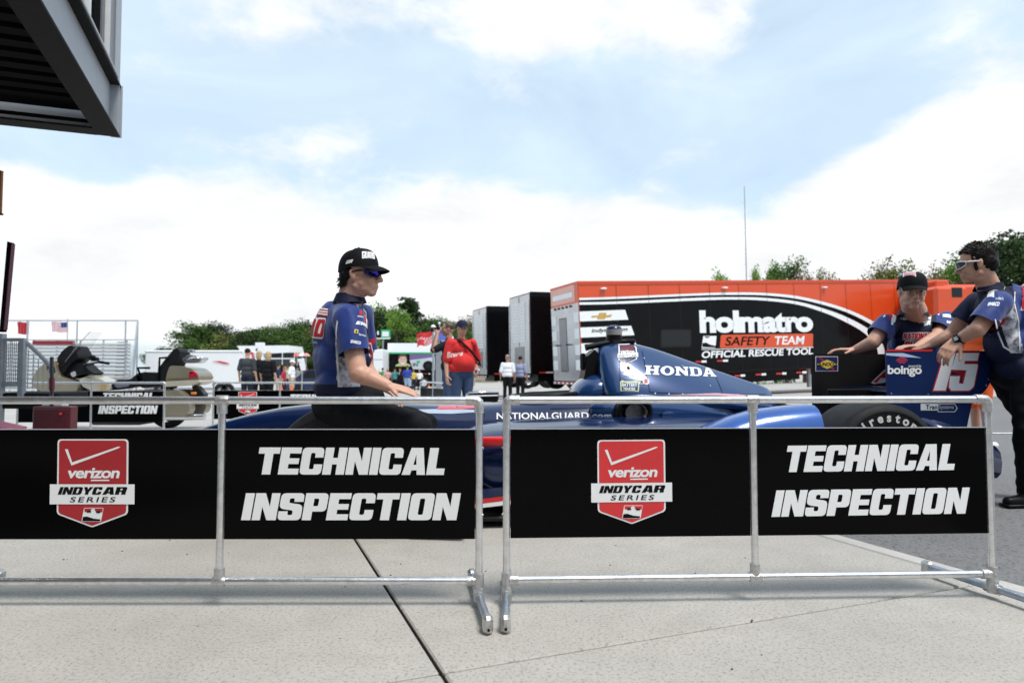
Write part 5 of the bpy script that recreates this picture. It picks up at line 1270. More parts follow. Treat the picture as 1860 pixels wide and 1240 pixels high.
# small parked car far back with white car
def far_car(label, px, Y, m, w=4.2):
    g = at_ground(px, Y); t = thing('parked_car', label, 'car', g, group='far parked vehicles'); x, y, z = g
    P = [(-w/2, .3), (-w/2, .75), (-w*.36, .88), (-w*.22, 1.35), (w*.16, 1.38), (w*.30, .92), (w/2, .80), (w/2, .3)]
    fr = Frame((x, y, z), (1, 0, 0), (0, 0, 1)); MB().prism([rnd(P, .08, 3)], fr, -1.7, 0).build('body', m, t)
    MB().prism([[(-w*.31, .92), (-w*.20, 1.29), (w*.13, 1.31), (w*.24, .93)]], fr, .0, .01).build('window', glass_d, t)
    for s in (-1, 1): MB().lathe((x+s*w*.31, y-.02, z+.32), (0, 1, 0), [(.001, 0), (.2, 0), (.32, .02), (.32, .2)], 20).build('wheel', rubber, t)
far_car('dark blue parked car just left of the seated man', 590, 34, blue_dk); far_car('white parked car far behind the people in black', 566, 62, white_p); far_car('silver car beyond the white shirted man', 545, 70, silver_p, 3.8)

# ================================================================== TREES
def leafmat(n, c):
    m = mat(n, c, .7, var=.45, vs=.9); b = m.node_tree.nodes['Principled BSDF']; b.inputs['Specular IOR Level'].default_value = .2; return m
barkm = mat('bark', (.09, .07, .055), .9, var=.3, vs=6)
lm = {'dark': leafmat('leaf_dark', (.030, .055, .018)), 'mid': leafmat('leaf_mid', (.065, .125, .026)), 'light': leafmat('leaf_light', (.15, .27, .045)), 'olive': leafmat('leaf_olive', (.16, .18, .05)), 'brown': leafmat('leaf_brown', (.20, .14, .06))}
for k in lm: 
    b = lm[k].node_tree.nodes['Principled BSDF']; b.inputs['Subsurface Weight'].default_value = 0
def tree_mesh(kind, h, w, seed, nleaf, lsz, pine=False, bare=.0, h0=.12):
    rs = random.Random(seed); mb = MB(); lf = MB(); tr_ = h*.022+.03
    mb.tube([(0, 0, 0), (rs.uniform(-.1, .1)*w*.3, 0, h*.4), (rs.uniform(-.1, .1)*w*.4, 0, h*.8), (0, 0, h*.97)], [tr_, tr_*.75, tr_*.35, tr_*.1], 7)
    cl_ = []
    nb = 26 if not pine else 34
    for i in range(nb):
        t = rs.uniform(h0, .98) if not pine else rs.uniform(.25, 1); an = rs.uniform(0, 6.28)
        prof = (sin(pi*min(1, (t-h0)/(1-h0)*.85+.15))**.7) if not pine else (1.05-t)*1.1*rs.uniform(.7, 1.1)
        r = w/2*prof*rs.uniform(.55, 1); z = h*t
        p = V((cos(an)*r, sin(an)*r, z)); b0 = V((0, 0, z-h*.12 if not pine else z+.0))
        mb.tube([b0, b0.lerp(p, .5)+V((0, 0, .03*h)), p], [tr_*.3, tr_*.18, tr_*.05], 4, cap=False); cl_.append((p, w*(.13 if not pine else .10)*rs.uniform(.7, 1.35)))
        for _ in range(3):
            q = b0.lerp(p, rs.uniform(.4, .95)) + V((rs.uniform(-1, 1), rs.uniform(-1, 1), rs.uniform(-.6, 1)))*w*.12
            cl_.append((q, w*.10*rs.uniform(.6, 1.3))); mb.tube([b0.lerp(p, .5), q], [tr_*.12, tr_*.04], 3, cap=False)
        if bare:
            for _ in range(5): mb.tube([p, p+V((rs.uniform(-1, 1), rs.uniform(-1, 1), rs.uniform(0, 1.4)))*w*.16], [tr_*.08, tr_*.02], 3, cap=False)
    for _ in range(nleaf):
        c, r = rs.choice(cl_); d = V((rs.gauss(0, 1), rs.gauss(0, 1), rs.gauss(0, 1))).normalized()*r*rs.uniform(.45, 1.1)
        if pine: d.z *= .45
        p = c+d; a = V((rs.gauss(0, 1), rs.gauss(0, 1), rs.gauss(0, .7))).normalized(); b = a.orthogonal().normalized(); b = Matrix.Rotation(rs.uniform(0, 6.28), 3, a) @ b; s = lsz*rs.uniform(.6, 1.4); e = a.cross(b)
        lf.add([p-b*s, p+e*s*.6, p+b*s, p-e*s*.6], [(0, 1, 2, 3)])
    def mesh(q, m, nm):
        me = bpy.data.meshes.new(nm); me.from_pydata([tuple(v) for v in q.v], [], q.f); me.materials.append(m); me.update(); return me
    return mesh(mb, barkm, 'trunk'), mesh(lf, lm[kind], 'crown')
PROTO = {}
def tree(label, px, ytop, Y, w, key, group, z0=None):
    kind, pine, bare, seed = key; k = (kind, pine, bare, seed)
    if k not in PROTO: PROTO[k] = tree_mesh(kind, 10, 7.5 if not pine else 6, seed, 9000 if not bare else 2600, .12 if not pine else .15, pine, bare, .10 if not pine else .2)
    x = W(px, 600, Y).x; g = gz(x, Y) if z0 is None else z0; h = W(px, ytop, Y).z - g
    t = thing('pine_tree' if pine else 'tree', label, 'tree', (x, Y, g), random.uniform(0, 6), group=group); t.scale = (w/7.5, w/7.5, h/10.3)
    for nm, me in zip(('trunk', 'crown'), PROTO[k]):
        o = bpy.data.objects.new(nm, me); scene.collection.objects.link(o); o.parent = t
    return t
D1, D2, M1, M2, L1, L2, O1, B1, P1 = ('dark', 0, 0, 1), ('dark', 0, 0, 2), ('mid', 0, 0, 3), ('mid', 0, 0, 4), ('light', 0, 0, 5), ('light', 0, 0, 6), ('olive', 0, 0, 7), ('brown', 0, 1, 8), ('dark', 1, 0, 9)
GL, GM, GR = 'trees on the skyline left of the seated man', 'trees on the skyline right of the seated man', 'trees showing above the orange trailer'
lab = {('dark'): 'dark green', 'mid': 'mid green', 'light': 'bright light green', 'olive': 'olive green', 'brown': 'brownish thinly leaved'}
left = [(352, 587, M1, 8), (372, 592, D1, 8), (395, 585, D2, 8), (418, 603, O1, 8), (437, 610, M2, 7), (458, 600, D1, 9), (478, 593, M1, 8), (497, 589, M2, 8), (515, 592, D2, 8), (535, 588, M1, 8), (552, 583, D1, 8), (568, 590, O1, 8), (590, 600, M1, 8), (610, 597, D2, 8)]
spots = ['leftmost of the skyline trees left of the seated man', 'second from the left end of the skyline trees', 'tallest near the left end of the skyline trees', 'above the right end of the white trailer', 'low one above the left end of the white tent', 'above the left part of the white tent', 'above the white sign board', 'above the middle of the white tent', 'above the right part of the white tent', 'above the right end of the white tent', 'touching the back of the seated man', 'partly behind the back of the seated man', 'hidden mostly behind the seated man', 'behind the front of the seated man']
for (px, y, k, w), s in zip(left, spots): tree(f'{lab[k[0]]} tree, {s}', px, y, 112+random.uniform(-5, 5), w*1.25, k, GL)
mid = [(655, 575, M1, 9), (676, 553, L2, 9), (697, 558, M2, 9), (712, 563, D1, 9), (722, 566, L1, 7), (742, 545, P1, 9), (752, 575, D2, 9), (770, 578, M1, 9), (785, 574, M2, 8), (803, 586, D1, 7), (822, 584, M1, 8), (843, 578, B1, 8), (862, 590, M2, 8)]
spots = ['behind the chest of the seated man', 'tallest broadleaf just right of the seated man', 'above the electronic screen', 'behind the electronic screen to its right', 'pointed one standing in front of the tall pine', 'tall pine with ragged top above the transporter', 'right foot of the tall pine', 'rounded one left of the striped flag', 'rounded one above the striped flag', 'low one above the photographer', 'above the head of the man in red', 'bare twigged one left of the black trailers', 'against the left edge of the black trailers']
for (px, y, k, w), s in zip(mid, spots): tree(f'{lab[k[0]]} tree, {s}', px, y, 100+random.uniform(-5, 5) - (12 if k is L1 else 0), w*1.2, k, GM)
right = [(1310, 495, L2, 2.4), (1375, 496, L1, 1.6), (1428, 478, M1, 4.2), (1408, 488, L1, 2.5), (1460, 486, B1, 3.4), (1502, 486, O1, 2.4), (1600, 480, B1, 4.2), (1630, 474, O1, 4.2), (1700, 490, B1, 3.4), (1722, 482, L2, 3.8), (1745, 472, M1, 4), (1765, 490, O1, 3), (1815, 440, D1, 5.5), (1848, 424, D2, 7), (1885, 420, M1, 7), (1660, 492, M2, 3.5)]
spots = ['smallest sprig at the left above the orange trailer', 'tiny tip beside the mast', 'fullest one right of the mast', 'left shoulder of the full one by the mast', 'twiggy one right of the mast', 'narrow one above the middle of the orange trailer', 'twiggy one left of the leaning crewman cap', 'above the cap of the leaning crewman', 'low twiggy one between the two crewmen', 'between the two crewmen, above the truck cab', 'behind the face of the right crewman', 'low one before the right crewman face', 'large one behind the right crewman', 'largest one at the right edge of the photo', 'cut by the right edge of the photo', 'low one right of the cap of the leaning crewman']
for (px, y, k, w), s in zip(right, spots): tree(f'{lab[k[0]]} tree, {s}', px, y, 52+random.uniform(-3, 3), w*1.35, k, GR)
# far shrubs
for i, (px, y, s) in enumerate(((302, 630, 'low dark far bush above the white trailer, right one'), (284, 634, 'tiny far bush above the white trailer, left one'))): tree(s, px, y, 95, 5, D2, 'far bushes above the white trailer')
# dense wood behind the tree line
wd = MB(); rs = random.Random(11)
for _ in range(9000):
    px = rs.choice((rs.uniform(338, 640), rs.uniform(640, 880))); top_y = 612 if px < 640 else 590
    Yw = rs.uniform(116, 124); p = W(px, rs.uniform(top_y+6*sin(px*.11), 680), Yw); a = V((rs.gauss(0, 1), rs.gauss(0, 1), rs.gauss(0, 1))).normalized(); b = a.orthogonal(); b.normalize(); e = a.cross(b); s = rs.uniform(.3, .8)
    wd.add([p-b*s, p+e*s*.7, p+b*s, p-e*s*.7], [(0, 1, 2, 3)])
wd.build('woodland', lm['dark'], None, kind='stuff', recalc=False)
bpy.data.objects['woodland']['label'] = 'dense dark wood behind the skyline trees'; bpy.data.objects['woodland']['category'] = 'wood'
# ================================================================== PEOPLE
def remesh(mb, vox, smooth=4, fac=.5):
    me = bpy.data.meshes.new('r'); me.from_pydata([tuple(v) for v in mb.v], [], mb.f)
    bm = bmesh.new(); bm.from_mesh(me)
    for isl in (1,): bmesh.ops.recalc_face_normals(bm, faces=bm.faces)
    bm.to_mesh(me); bm.free()
    o = bpy.data.objects.new('r', me); scene.collection.objects.link(o)
    r = o.modifiers.new('r', 'REMESH'); r.mode = 'VOXEL'; r.voxel_size = vox; r.use_smooth_shade = True
    if smooth: s = o.modifiers.new('s', 'SMOOTH'); s.iterations = smooth; s.factor = fac
    dg = bpy.context.evaluated_depsgraph_get(); dg.update()
    out = bpy.data.meshes.new_from_object(o.evaluated_get(dg)); bpy.data.objects.remove(o); bpy.data.meshes.remove(me)
    return out
def finish(me, name, mats, parent, pick=None, wrinkle=None, cut=None, smooth=True, planes=()):
    bm = bmesh.new(); bm.from_mesh(me); bm.normal_update()
    if wrinkle:
        nn = [v.normal.copy() for v in bm.verts]
        for v, n in zip(bm.verts, nn): v.co += n*wrinkle(v.co, n)
        bm.normal_update()
    for (pc, pn_) in planes: bmesh.ops.bisect_plane(bm, geom=bm.verts[:]+bm.edges[:]+bm.faces[:], plane_co=pc, plane_no=pn_, dist=1e-5)
    if cut:
        dead = [f for f in bm.faces if cut(f.calc_center_median())]
        bmesh.ops.delete(bm, geom=dead, context='FACES')
    mats = mats if isinstance(mats, (list, tuple)) else [mats]
    if pick:
        for f in bm.faces: f.material_index = pick(f.calc_center_median(), f.normal)
    for f in bm.faces: f.smooth = smooth
    me.materials.clear(); [me.materials.append(m) for m in mats]
    Mi = ROOT[parent.name].inverted(); bm.transform(Mi); bm.to_mesh(me); bm.free()
    me.name = name
    o = bpy.data.objects.new(name, me); scene.collection.objects.link(o); o.parent = parent; ROOT[o.name] = ROOT[parent.name]
    return o
def basis(f, u):
    f = V(f).normalized(); u = V(u); u = (u - f*u.dot(f)).normalized(); s = f.cross(u)   # s = the person's right
    return f, s, u
class Head:
    """local axes: f forward, s right, u up; centre between the ears at eye level"""
    def __init__(h, c, f, u, k=1.0): h.c = V(c); h.f, h.s, h.u = basis(f, u); h.k = k; h.R = Matrix((h.f, h.s, h.u)).transposed()
    def p(h, f, s, u): return h.c + (h.f*f + h.s*s + h.u*u)*h.k
    def ell(h, mb, c, r, rot=None, nu=20, nv=12): return mb.ell(h.p(*c), tuple(q*h.k for q in r), h.R @ rot if rot else h.R, 0, nu, nv)
    def geo(h, mb, neck, nr, jowl=0.0):
        h.ell(mb, (-.012, 0, .035), (.098, .076, .088)); h.ell(mb, (.030, 0, -.030), (.058, .060, .080)); h.ell(mb, (.012, 0, -.045), (.07, .062+jowl, .055)); h.ell(mb, (-.03, 0, -.02), (.075, .066, .06))
        h.ell(mb, (.056, 0, -.060), (.040, .036, .038)); h.ell(mb, (.060, 0, -.098), (.026, .027, .020)); mb.cap2(h.p(.058, 0, -.095), h.p(-.005, .052, -.062), .022*h.k, .020*h.k); mb.cap2(h.p(.058, 0, -.095), h.p(-.005, -.052, -.062), .022*h.k, .020*h.k)
        mb.cap2(h.p(.088, 0, .008), h.p(.114, 0, -.034), .010*h.k, .0135*h.k); h.ell(mb, (.098, .011, -.038), (.012, .008, .008)); h.ell(mb, (.098, -.011, -.038), (.012, .008, .008))
        mb.cap2(h.p(.082, .038, .020), h.p(.089, .008, .016), .010*h.k, .010*h.k); mb.cap2(h.p(.082, -.038, .020), h.p(.089, -.008, .016), .010*h.k, .010*h.k)
        h.ell(mb, (.052, .032, -.030), (.034, .024, .034)); h.ell(mb, (.052, -.032, -.030), (.034, .024, .034)); h.ell(mb, (.030, 0, -.075), (.050, .050+jowl, .034))
        h.ell(mb, (.084, 0, -.062), (.011, .024, .016)); h.ell(mb, (.090, 0, -.0645), (.008, .022, .0055)); h.ell(mb, (.087, 0, -.0755), (.008, .019, .0065)); h.ell(mb, (.078, 0, -.085), (.012, .02, .012))
        for s in (1, -1): h.ell(mb, (-.008, s*.074, -.010), (.018, .009, .029), Matrix.Rotation(-.2, 3, 'Y')); h.ell(mb, (-.016, s*.080, .002), (.011, .006, .019))
        mb.cap2(h.p(-.022, 0, -.05), neck, nr*h.k*.96, nr*h.k*1.08, 18); h.ell(mb, (.0, 0, -.085), (.05, .045+jowl, .035))
def hand(mb, wrist, hd, palm, k=1.0, curl=(.35, .5, .5), side=1, spread=.12, thumb_open=.8, rw=.027):
    """hd: direction wrist->knuckles, palm: direction the palm faces, side: thumb side sign along hd x palm"""
    d, lat, b = V(hd).normalized(), None, None; pn = V(palm); pn = (pn - d*pn.dot(d)).normalized(); lat = d.cross(pn)*side
    w = V(wrist)
    for q in (-.030, -.010, .011, .030): mb.cap2(w + lat*q*.65*k + d*.012*k, w + lat*q*k + d*.088*k, .0165*k, .0125*k, 10)
    mb.cap2(w - d*.02*k, w + d*.02*k, rw*k*.9, .022*k, 12)
    Ls = [(.034, (.042, .026, .021)), (.012, (.046, .029, .022)), (-.011, (.043, .027, .021)), (-.032, (.034, .021, .019))]
    for q, L in Ls:
        p = w + lat*q*k + d*.090*k; dd = (d + lat*q*spread*8).normalized(); an = 0
        for L1, c, r in zip(L, curl, (.0098, .0088, .0078)):
            an += c; dr = dd*cos(an) + pn*sin(an); p2 = p + dr*L1*k; mb.cap2(p, p2, r*k, r*.93*k, 8); p = p2
    p = w + lat*.026*k + d*.022*k; d1 = (d*.65 + lat*thumb_open + pn*.25).normalized()
    for L1, r, turn in ((.045, .0125, .0), (.032, .0105, .35), (.026, .0092, .3)):
        d1 = (d1 + d*turn*.7 + pn*turn*.4).normalized(); p2 = p + d1*L1*k; mb.cap2(p, p2, r*k, r*.92*k, 8); p = p2
def cap_hat(h, par, mat_, k=1.0, brim_yaw=0, vox=None, tilt=.0):
    mb = MB(); N = 32; vs = []; rows = 10
    for i in range(rows+1):
        t = i/rows; ph = t*pi/2
        for q in range(N):
            a = 2*pi*q/N; fx = cos(a); fy = sin(a)
            rf = (.106 if fx > 0 else .110); r = cos(ph)**.62 if t < 1 else .0
            vs.append(h.p(-.010 + fx*rf*r, fy*.090*r, .030 + tilt*0 + (.103 if fx < 0 else .108)*sin(ph)**.92 - (0.016*(1-t) if fx < -.3 else 0)))
    mb.add(vs, [(i*N+q, i*N+(q+1) % N, (i+1)*N+(q+1) % N, (i+1)*N+q) for i in range(rows) for q in range(N)])
    mb.ell(h.p(-.010, 0, .139), (.007*h.k,)*3, nu=8, nv=6)
    o = mb.build('cap', mat_, par, smooth=True)
    mb = MB(); nu, nv = 18, 8; top, bot = [], []
    for j in range(nv+1):
        t = j/nv
        for i in range(nu+1):
            a = -1.05 + 2.1*i/nu; base = V((-.010+.104*cos(a), .090*sin(a)))
            ext = .066*(cos(a*1.35)**.55 if abs(a*1.35) < pi/2 else 0)*t
            f_, s_ = base.x + ext, base.y*(1-.10*t); z = .040 - .016*t*t*1.0 - 1.9*s_*s_ - .010*t
            top.append(h.p(f_, s_, z+.0022)); bot.append(h.p(f_, s_, z-.0022))
    n = nu+1; F = [(j*n+i, j*n+i+1, (j+1)*n+i+1, (j+1)*n+i) for j in range(nv) for i in range(nu)]; m_ = len(top)
    mb.add(top+bot, F + [tuple(m_+q for q in f)[::-1] for f in F] + [(nv*n+i, nv*n+i+1, m_+nv*n+i+1, m_+nv*n+i) for i in range(nu)])
    mb.build('cap_brim', mat_, o, smooth=60)
    return o
def shades(h, par, frame_m, lens_m, arm_m=None):
    mb = MB(); ln = MB()
    for s in (1, -1):
        pts = [h.p(.100-abs(q)*.0, 0, 0) for q in ()]
        L = [(.108, .006, .022), (.106, .034, .024), (.088, .062, .022), (.062, .075, .018), (.060, .075, -.002), (.086, .062, -.018), (.104, .036, -.021), (.107, .012, -.013)]
        c3 = [h.p(f, y*s, z) for f, y, z in L]; c3b = [h.p(f-.006, y*s, z) for f, y, z in L]; n = len(L)
        ln.add(c3+c3b, [tuple(range(n)), tuple(range(n, 2*n))[::-1]] + [(i, (i+1) % n, n+(i+1) % n, n+i) for i in range(n)])
        mb.tube([h.p(f+.001, y*s, z) for f, y, z in L+L[:1]], .0032*h.k, 6); mb.tube([h.p(.062, .075*s, .012), h.p(.035, .081*s, .012), h.p(-.012, .084*s, .006)], [.006*h.k, .0055*h.k, .003*h.k], 6)
    mb.cap2(h.p(.104, -.008, .015), h.p(.104, .008, .015), .004*h.k, .004*h.k, 6)
    o = mb.build('sunglasses', frame_m, par, smooth=True); ln.build('sunglass_lens', lens_m, o); return o
def wr(p, a=.006, s=7.0, st=(1, 1, .45), off=0.0):
    q = V((p.x*st[0], p.y*st[1], p.z*st[2]))*s + V((off, off, off))
    return a*(noise.noise(q) + .5*noise.noise(q*2.1))
def torso(mb, pel, ch, bf, g=1.0, belly=0.0, k=1.0, shL=None, shR=None, neck=None, w=1.0):
    up = (V(ch)-V(pel)).normalized(); f, s, u = basis(bf, up); R = Matrix((f, s, u)).transposed(); L = (V(ch)-V(pel)).length
    mb.ell(ch, (.120*g*k, .185*w*k, .15*k), R, 0, 28, 18); mb.ell(V(pel).lerp(ch, .52), (.125*g*k, .165*g*k, L*.42), R, 0, 28, 18); mb.ell(V(pel)+u*.03, (.128*g*k, .175*g*k, .13*k), R, 0, 28, 18)
    if belly: mb.ell(V(pel).lerp(ch, .35)+f*.06*k, (.12*k+belly, .15*k+belly*.6, .17*k), R, 0, 24, 16)
    for sh in (shL, shR): mb.cap2(V(ch)+u*.085*k, sh, .075*k, .066*k, 16); mb.cap2(ch, sh, .085*k, .060*k, 14)
    if neck is not None: mb.cap2(V(ch)+u*.07*k, V(neck)-u*.015, .085*k, .060*k, 16)
    return f, s, u
def add_collar(neck, up, f, r, m, par, h=.035):
    f, s, u = basis(f, up); mb = MB(); n = 26; A, B, C_, D_ = [], [], [], []
    for i in range(n+1):
        a = .35 + (2*pi-.7)*i/n; d = f*cos(a)+s*sin(a); A.append(V(neck)+d*r+u*h*.55); B.append(V(neck)+d*(r*1.28)-u*h*.6); C_.append(V(neck)+d*(r-.004)+u*(h*.55)); D_.append(V(neck)+d*(r-.004)-u*h*.8)
    m_ = n+1; mb.add(A+B+C_+D_, [(i, i+1, m_+i+1, m_+i) for i in range(n)] + [(i, i+1, 2*m_+i+1, 2*m_+i)[::-1] for i in range(n)] + [(2*m_+i, 2*m_+i+1, 3*m_+i+1, 3*m_+i) for i in range(n)])
    return mb.build('collar', m, par, smooth=60)
def shoe(mb, heel, toe, k=1.0):
    h, t = V(heel), V(toe); d = (t-h).normalized(); mb.cap2(h+V((0, 0, .045*k)), h.lerp(t, .5)+V((0, 0, .045*k)), .040*k, .040*k, 12); mb.cap2(h.lerp(t, .4)+V((0, 0, .036*k)), t-d*.03+V((0, 0, .03*k)), .042*k, .032*k, 12)
    s = d.cross(V((0, 0, 1))).normalized(); mb.box(h.lerp(t, .5)+V((0, 0, .010*k)), ((t-h).length+.02, .085*k, .02*k), Matrix((d, s, V((0, 0, 1)))).transposed(), 0, .008)
def shoes(par, pairs, k=1.0, m=None):
    for a, b in pairs: mb = MB(); shoe(mb, a, b, k); mb.build('shoe', m or blk, par, smooth=50)
def print_on(o, vf, fr, m, name, par, off=.003, maxe=.015, back=.5):
    b = bvh_of(o); mb = MB(); decal(mb, vf, fr, [b], maxe, off, back=back); return mb.build(name, m, par, recalc=False)
def on_px(o, vf, Yf, bl, br, tl, m, name, off=.003, maxe=.012):
    """print placed on clothing where the lines of sight of its corners meet the cloth"""
    b = bvh_of(o); P = []
    for q in (bl, br, tl):
        h = b.ray_cast(V((0, 0, CAM_H)), ray(*q)); P.append(h[0] if h[0] is not None else W(*q, Yf))
    n = (P[1]-P[0]).cross(P[2]-P[0]).normalized(); toc = (V((0, 0, CAM_H))-P[0]).normalized()
    if n.dot(toc) < 0: n = -n
    if n.dot(toc) < .35: n = toc
    fr = Frame(P[0], P[1]-P[0], P[2]-P[0])
    if fr.n.dot(n) < 0: fr.n = -fr.n
    a = lambda q: ((q-P[0]).dot(fr.ex), (q-P[0]).dot(fr.ey)); mb = MB(); decal(mb, fit(vf, a(P[0]), a(P[1]), a(P[2])), fr, [b], maxe, off, back=.25, reach=.5)
    return mb.build(name, m, o, recalc=False)
def on_poly(o, L, Yf, m, name, off=.004, z=None):
    if z: L = [(z[0]+x/z[2], z[1]+y/z[2]) for x, y in L]
    cx = sum(p[0] for p in L)/len(L); cy = sum(p[1] for p in L)/len(L); c = W(cx, cy, Yf-.3); n = (V((0, 0, CAM_H))-c).normalized()
    fr = Frame(c, n.cross(V((0, 0, 1)))*-1, V((0, 0, 1)))
    if fr.n.dot(n) < 0: fr = Frame(c, n.cross(V((0, 0, 1))), V((0, 0, 1)))
    mb = MB(); decal(mb, poly2d([fr.pts(L)]), fr, [bvh_of(o)], .012, off, back=.1, reach=1.2); return mb.build(name, m, o, recalc=False)
Z8, Z3 = (1560, 400, 4.77), (530, 430, 3.443)
RECT = poly2d([[(0, 0), (1, 0), (1, 1), (0, 1)]])
lens_blue = mat('blue_mirror_lens', (.05, .05, .55), .06, .9, var=.4, vs=20)
yel = mat('yellow_print', (0, 0, 0)); redp = mat('shirt_red_print', (.52, .02, .03), .6)

# ---------------------------------------------------------------- seated man
YS = 3.86
p1 = thing('person', 'man in black cap and mirrored sunglasses sitting on the front wheel of the race car', 'person', V((W(640, 700, YS).x, YS, 0)))
hd = Head(W(655, 499, YS-.02), V((.97, -.22, .01)), V((-.05, 0, 1)), 1.08)
neck = W(634, 545, YS+.01)
shR, elR, wrR = W(632, 576, YS-.22), W(650, 677, YS-.30), W(703, 700, YS-.31)
shL, elL, wrL = W(655, 574, YS+.18), W(664, 668, YS+.22), W(692, 702, YS+.10)
chst, pelv = W(624, 600, YS+.0), W(622, 706, YS)
bfv = V((.90, .42, 0))
body = MB(); hd.geo(body, neck, .064, .006); body.cap2(neck, chst+V((0, 0, .05)), .07, .08)
body.cap2(shR, elR, .058, .050, 16); body.cap2(elR, wrR, .052, .031, 16); body.ell(elR.lerp(wrR, .25), (.056, .05, .05)); body.cap2(shL, elL, .058, .05, 14); body.cap2(elL, wrL, .05, .030, 14)
hand(body, wrR, V((.95, .05, -.24)), V((-.2, .3, -.95)), .95, (.06, .12, .12), side=-1, spread=.05, thumb_open=.4); hand(body, wrL, V((.8, -.3, -.4)), V((-.35, 0, -.9)), 1.0, (.3, .4, .3), side=1)
hipR, knR, anR = W(632, 744, YS-.10), W(758, 776, YS-.22), V((-.46, YS-.20, .14)); hipL, knL, anL = W(634, 744, YS+.10), W(772, 772, YS+.24), V((-.44, YS+.20, .14))
body.cap2(knR, anR, .055, .04); body.cap2(knL, anL, .055, .04)
finish(remesh(body, .0048, 6), 'body', skin, p1, wrinkle=lambda c, n: .0006*noise.noise(c*60))
sh = MB(); f, s, u = torso(sh, pelv, chst, bfv, 1.08, .0, 1.10, shL, shR, neck)
sh.ell(W(606, 606, YS+.02), (.115, .15, .19), Matrix.Rotation(.25, 3, 'Z')); sh.ell(W(610, 660, YS+.01), (.125, .16, .18)); sh.ell(W(628, 655, YS), (.11, .14, .13)); sh.ell(W(622, 700, YS), (.155, .17, .10))
slR = shR.lerp(elR, .66); slL = shL.lerp(elL, .66); dR = (elR-shR).normalized(); dL = (elL-shL).normalized()
sh.cap2(shR, slR+dR*.03, .080, .079, 20); sh.cap2(shL, slL+dL*.03, .078, .076, 20)
def p1cut(c):
    return (.0 < (c-slR).dot(dR) < .13 and (c - (shR+dR*(c-shR).dot(dR))).length < .095 and (c.y < YS-.13)) or ((c-slL).dot(dL) > 0 and c.y > YS+.17 and (c - (shL+dL*(c-shL).dot(dL))).length < .09) or (c-neck).dot(V((.2, 0, 1))) > .0 and (c-neck).length < .12
def px_of(c):
    q = CAMR.inverted() @ (c - V((0, 0, CAM_H))); return 930+FPX*q.x/q.y, 620-FPX*q.z/q.y
def p1pick(c, n):
    x, y = px_of(c); 
    if (c - (shR+dR*max(0, (c-shR).dot(dR)))).length < .093 and c.y < YS-.09 and y < 648: 
        return 2 if (c-slR).dot(dR) > -.0 else 0
    if c.y < YS+.06 and 588 < y < 702 and 608+(y-585)*.04 < x < 611+(y-585)*.38: return 1
    if y > 697 or (c.x > W(672, 600, YS).x and c.y < YS+.1): return 2
    return 0
def p1wr(c, n):
    x, y = px_of(c); a = .018*noise.noise(V((c.x*5+c.z*4, c.y*5, c.z*2.2-c.x*7))) + .006*noise.noise(V((c.x*12+c.z*9, c.y*11, c.z*7-c.x*12)))
    return a + wr(c, .003, 14)
shirt1 = finish(remesh(sh, .0075, 12, .6), 'shirt', [shirt_blue, camo, shirt_navy], p1, p1pick, p1wr, p1cut, planes=[(slR, dR), (slL, dL), (neck, V((.2, 0, 1)))])
add_collar(W(636, 541, YS+.01), V((.25, 0, 1)), V((.95, .1, 0)), .076, shirt_navy, shirt1, .045)
# dark inner cuff and trousers
tr1 = MB(); tr1.ell(W(628, 738, YS), (.185, .19, .125)); 
for h_, k_, a_ in ((hipR, knR, anR), (hipL, knL, anL)): tr1.cap2(h_, k_, .110, .078, 20); tr1.cap2(k_, a_, .080, .062, 18)
tr1.ell(W(652, 720, YS), (.14, .16, .09))
finish(remesh(tr1, .009, 5), 'trousers', trouser, p1, wrinkle=lambda c, n: wr(c, .012, 9, (1, 1, 1.2)) + .006*noise.noise(V((c.x*4+c.z*14, c.y*6, c.z*12))))
shoes(p1, [(anR+V((-.06, 0, -.1)), anR+V((.21, -.03, -.1))), (anL+V((-.06, 0, -.1)), anL+V((.21, .03, -.1)))])
hat = cap_hat(hd, p1, cap_m); shades(hd, p1, blk, lens_blue)
hb = MB()
for (c_, r_) in (((-.065, 0, -.005), (.048, .070, .055)), ((-.080, 0, -.045), (.028, .055, .030)), ((-.035, .062, .01), (.04, .02, .035)), ((-.035, -.062, .01), (.04, .02, .035))): hd.ell(hb, c_, r_)
rs = random.Random(5)
for i in range(90):
    a = rs.uniform(-1.3, 1.3); b0 = hd.p(-.085*cos(a)-.01, .07*sin(a), rs.uniform(-.05, .0)); hb.tube([b0, b0 + hd.f*-rs.uniform(.005, .02) - hd.u*.015, b0 - hd.f*rs.uniform(.02, .045) - hd.u*rs.uniform(.01, .035)], [.006, .004, .0008], 5)
hb.build('hair', hair_d, p1, smooth=True)
# cap print
ch_ = on_px(hat, block('GUARD', .06, .0), YS, (657, 470), (681, 471), (657, 457), white_v, 'cap_lettering', .002, .006)
on_px(hat, block('GR', .05, .3), YS, (628, 480), (641, 477), (629, 474), white_v, 'side_lettering', .002, .006)
for (t, bl, br, tl, m) in (('RD', (561, 611), (587, 614), (566, 582), None), ):
    B_ = block(t, .14, .12); on_px(shirt1, block_outline(t, .10, .14, .12), YS, (560, 613), (591, 616.5), (562.5, 575), white_v, 'lettering_outline', .0028, .010)
    on_px(shirt1, RECT, YS, (561, 611), (589, 614), (564, 577), redp, 'red_field', .004) if False else None
    on_px(shirt1, B_, YS, (562, 610), (590, 613.5), (564, 578), redp, 'back_lettering', .005, .010)
for k in range(3):
    on_px(shirt1, RECT, YS, (578, 573.5-k*5), (596, 575.5-k*5), (578.3, 571-k*5), redp, 'flag_stripe', .004)
    on_px(shirt1, RECT, YS, (578, 571-k*5), (596, 573-k*5), (578.3, 568.5-k*5), white_v, 'flag_stripe', .004)
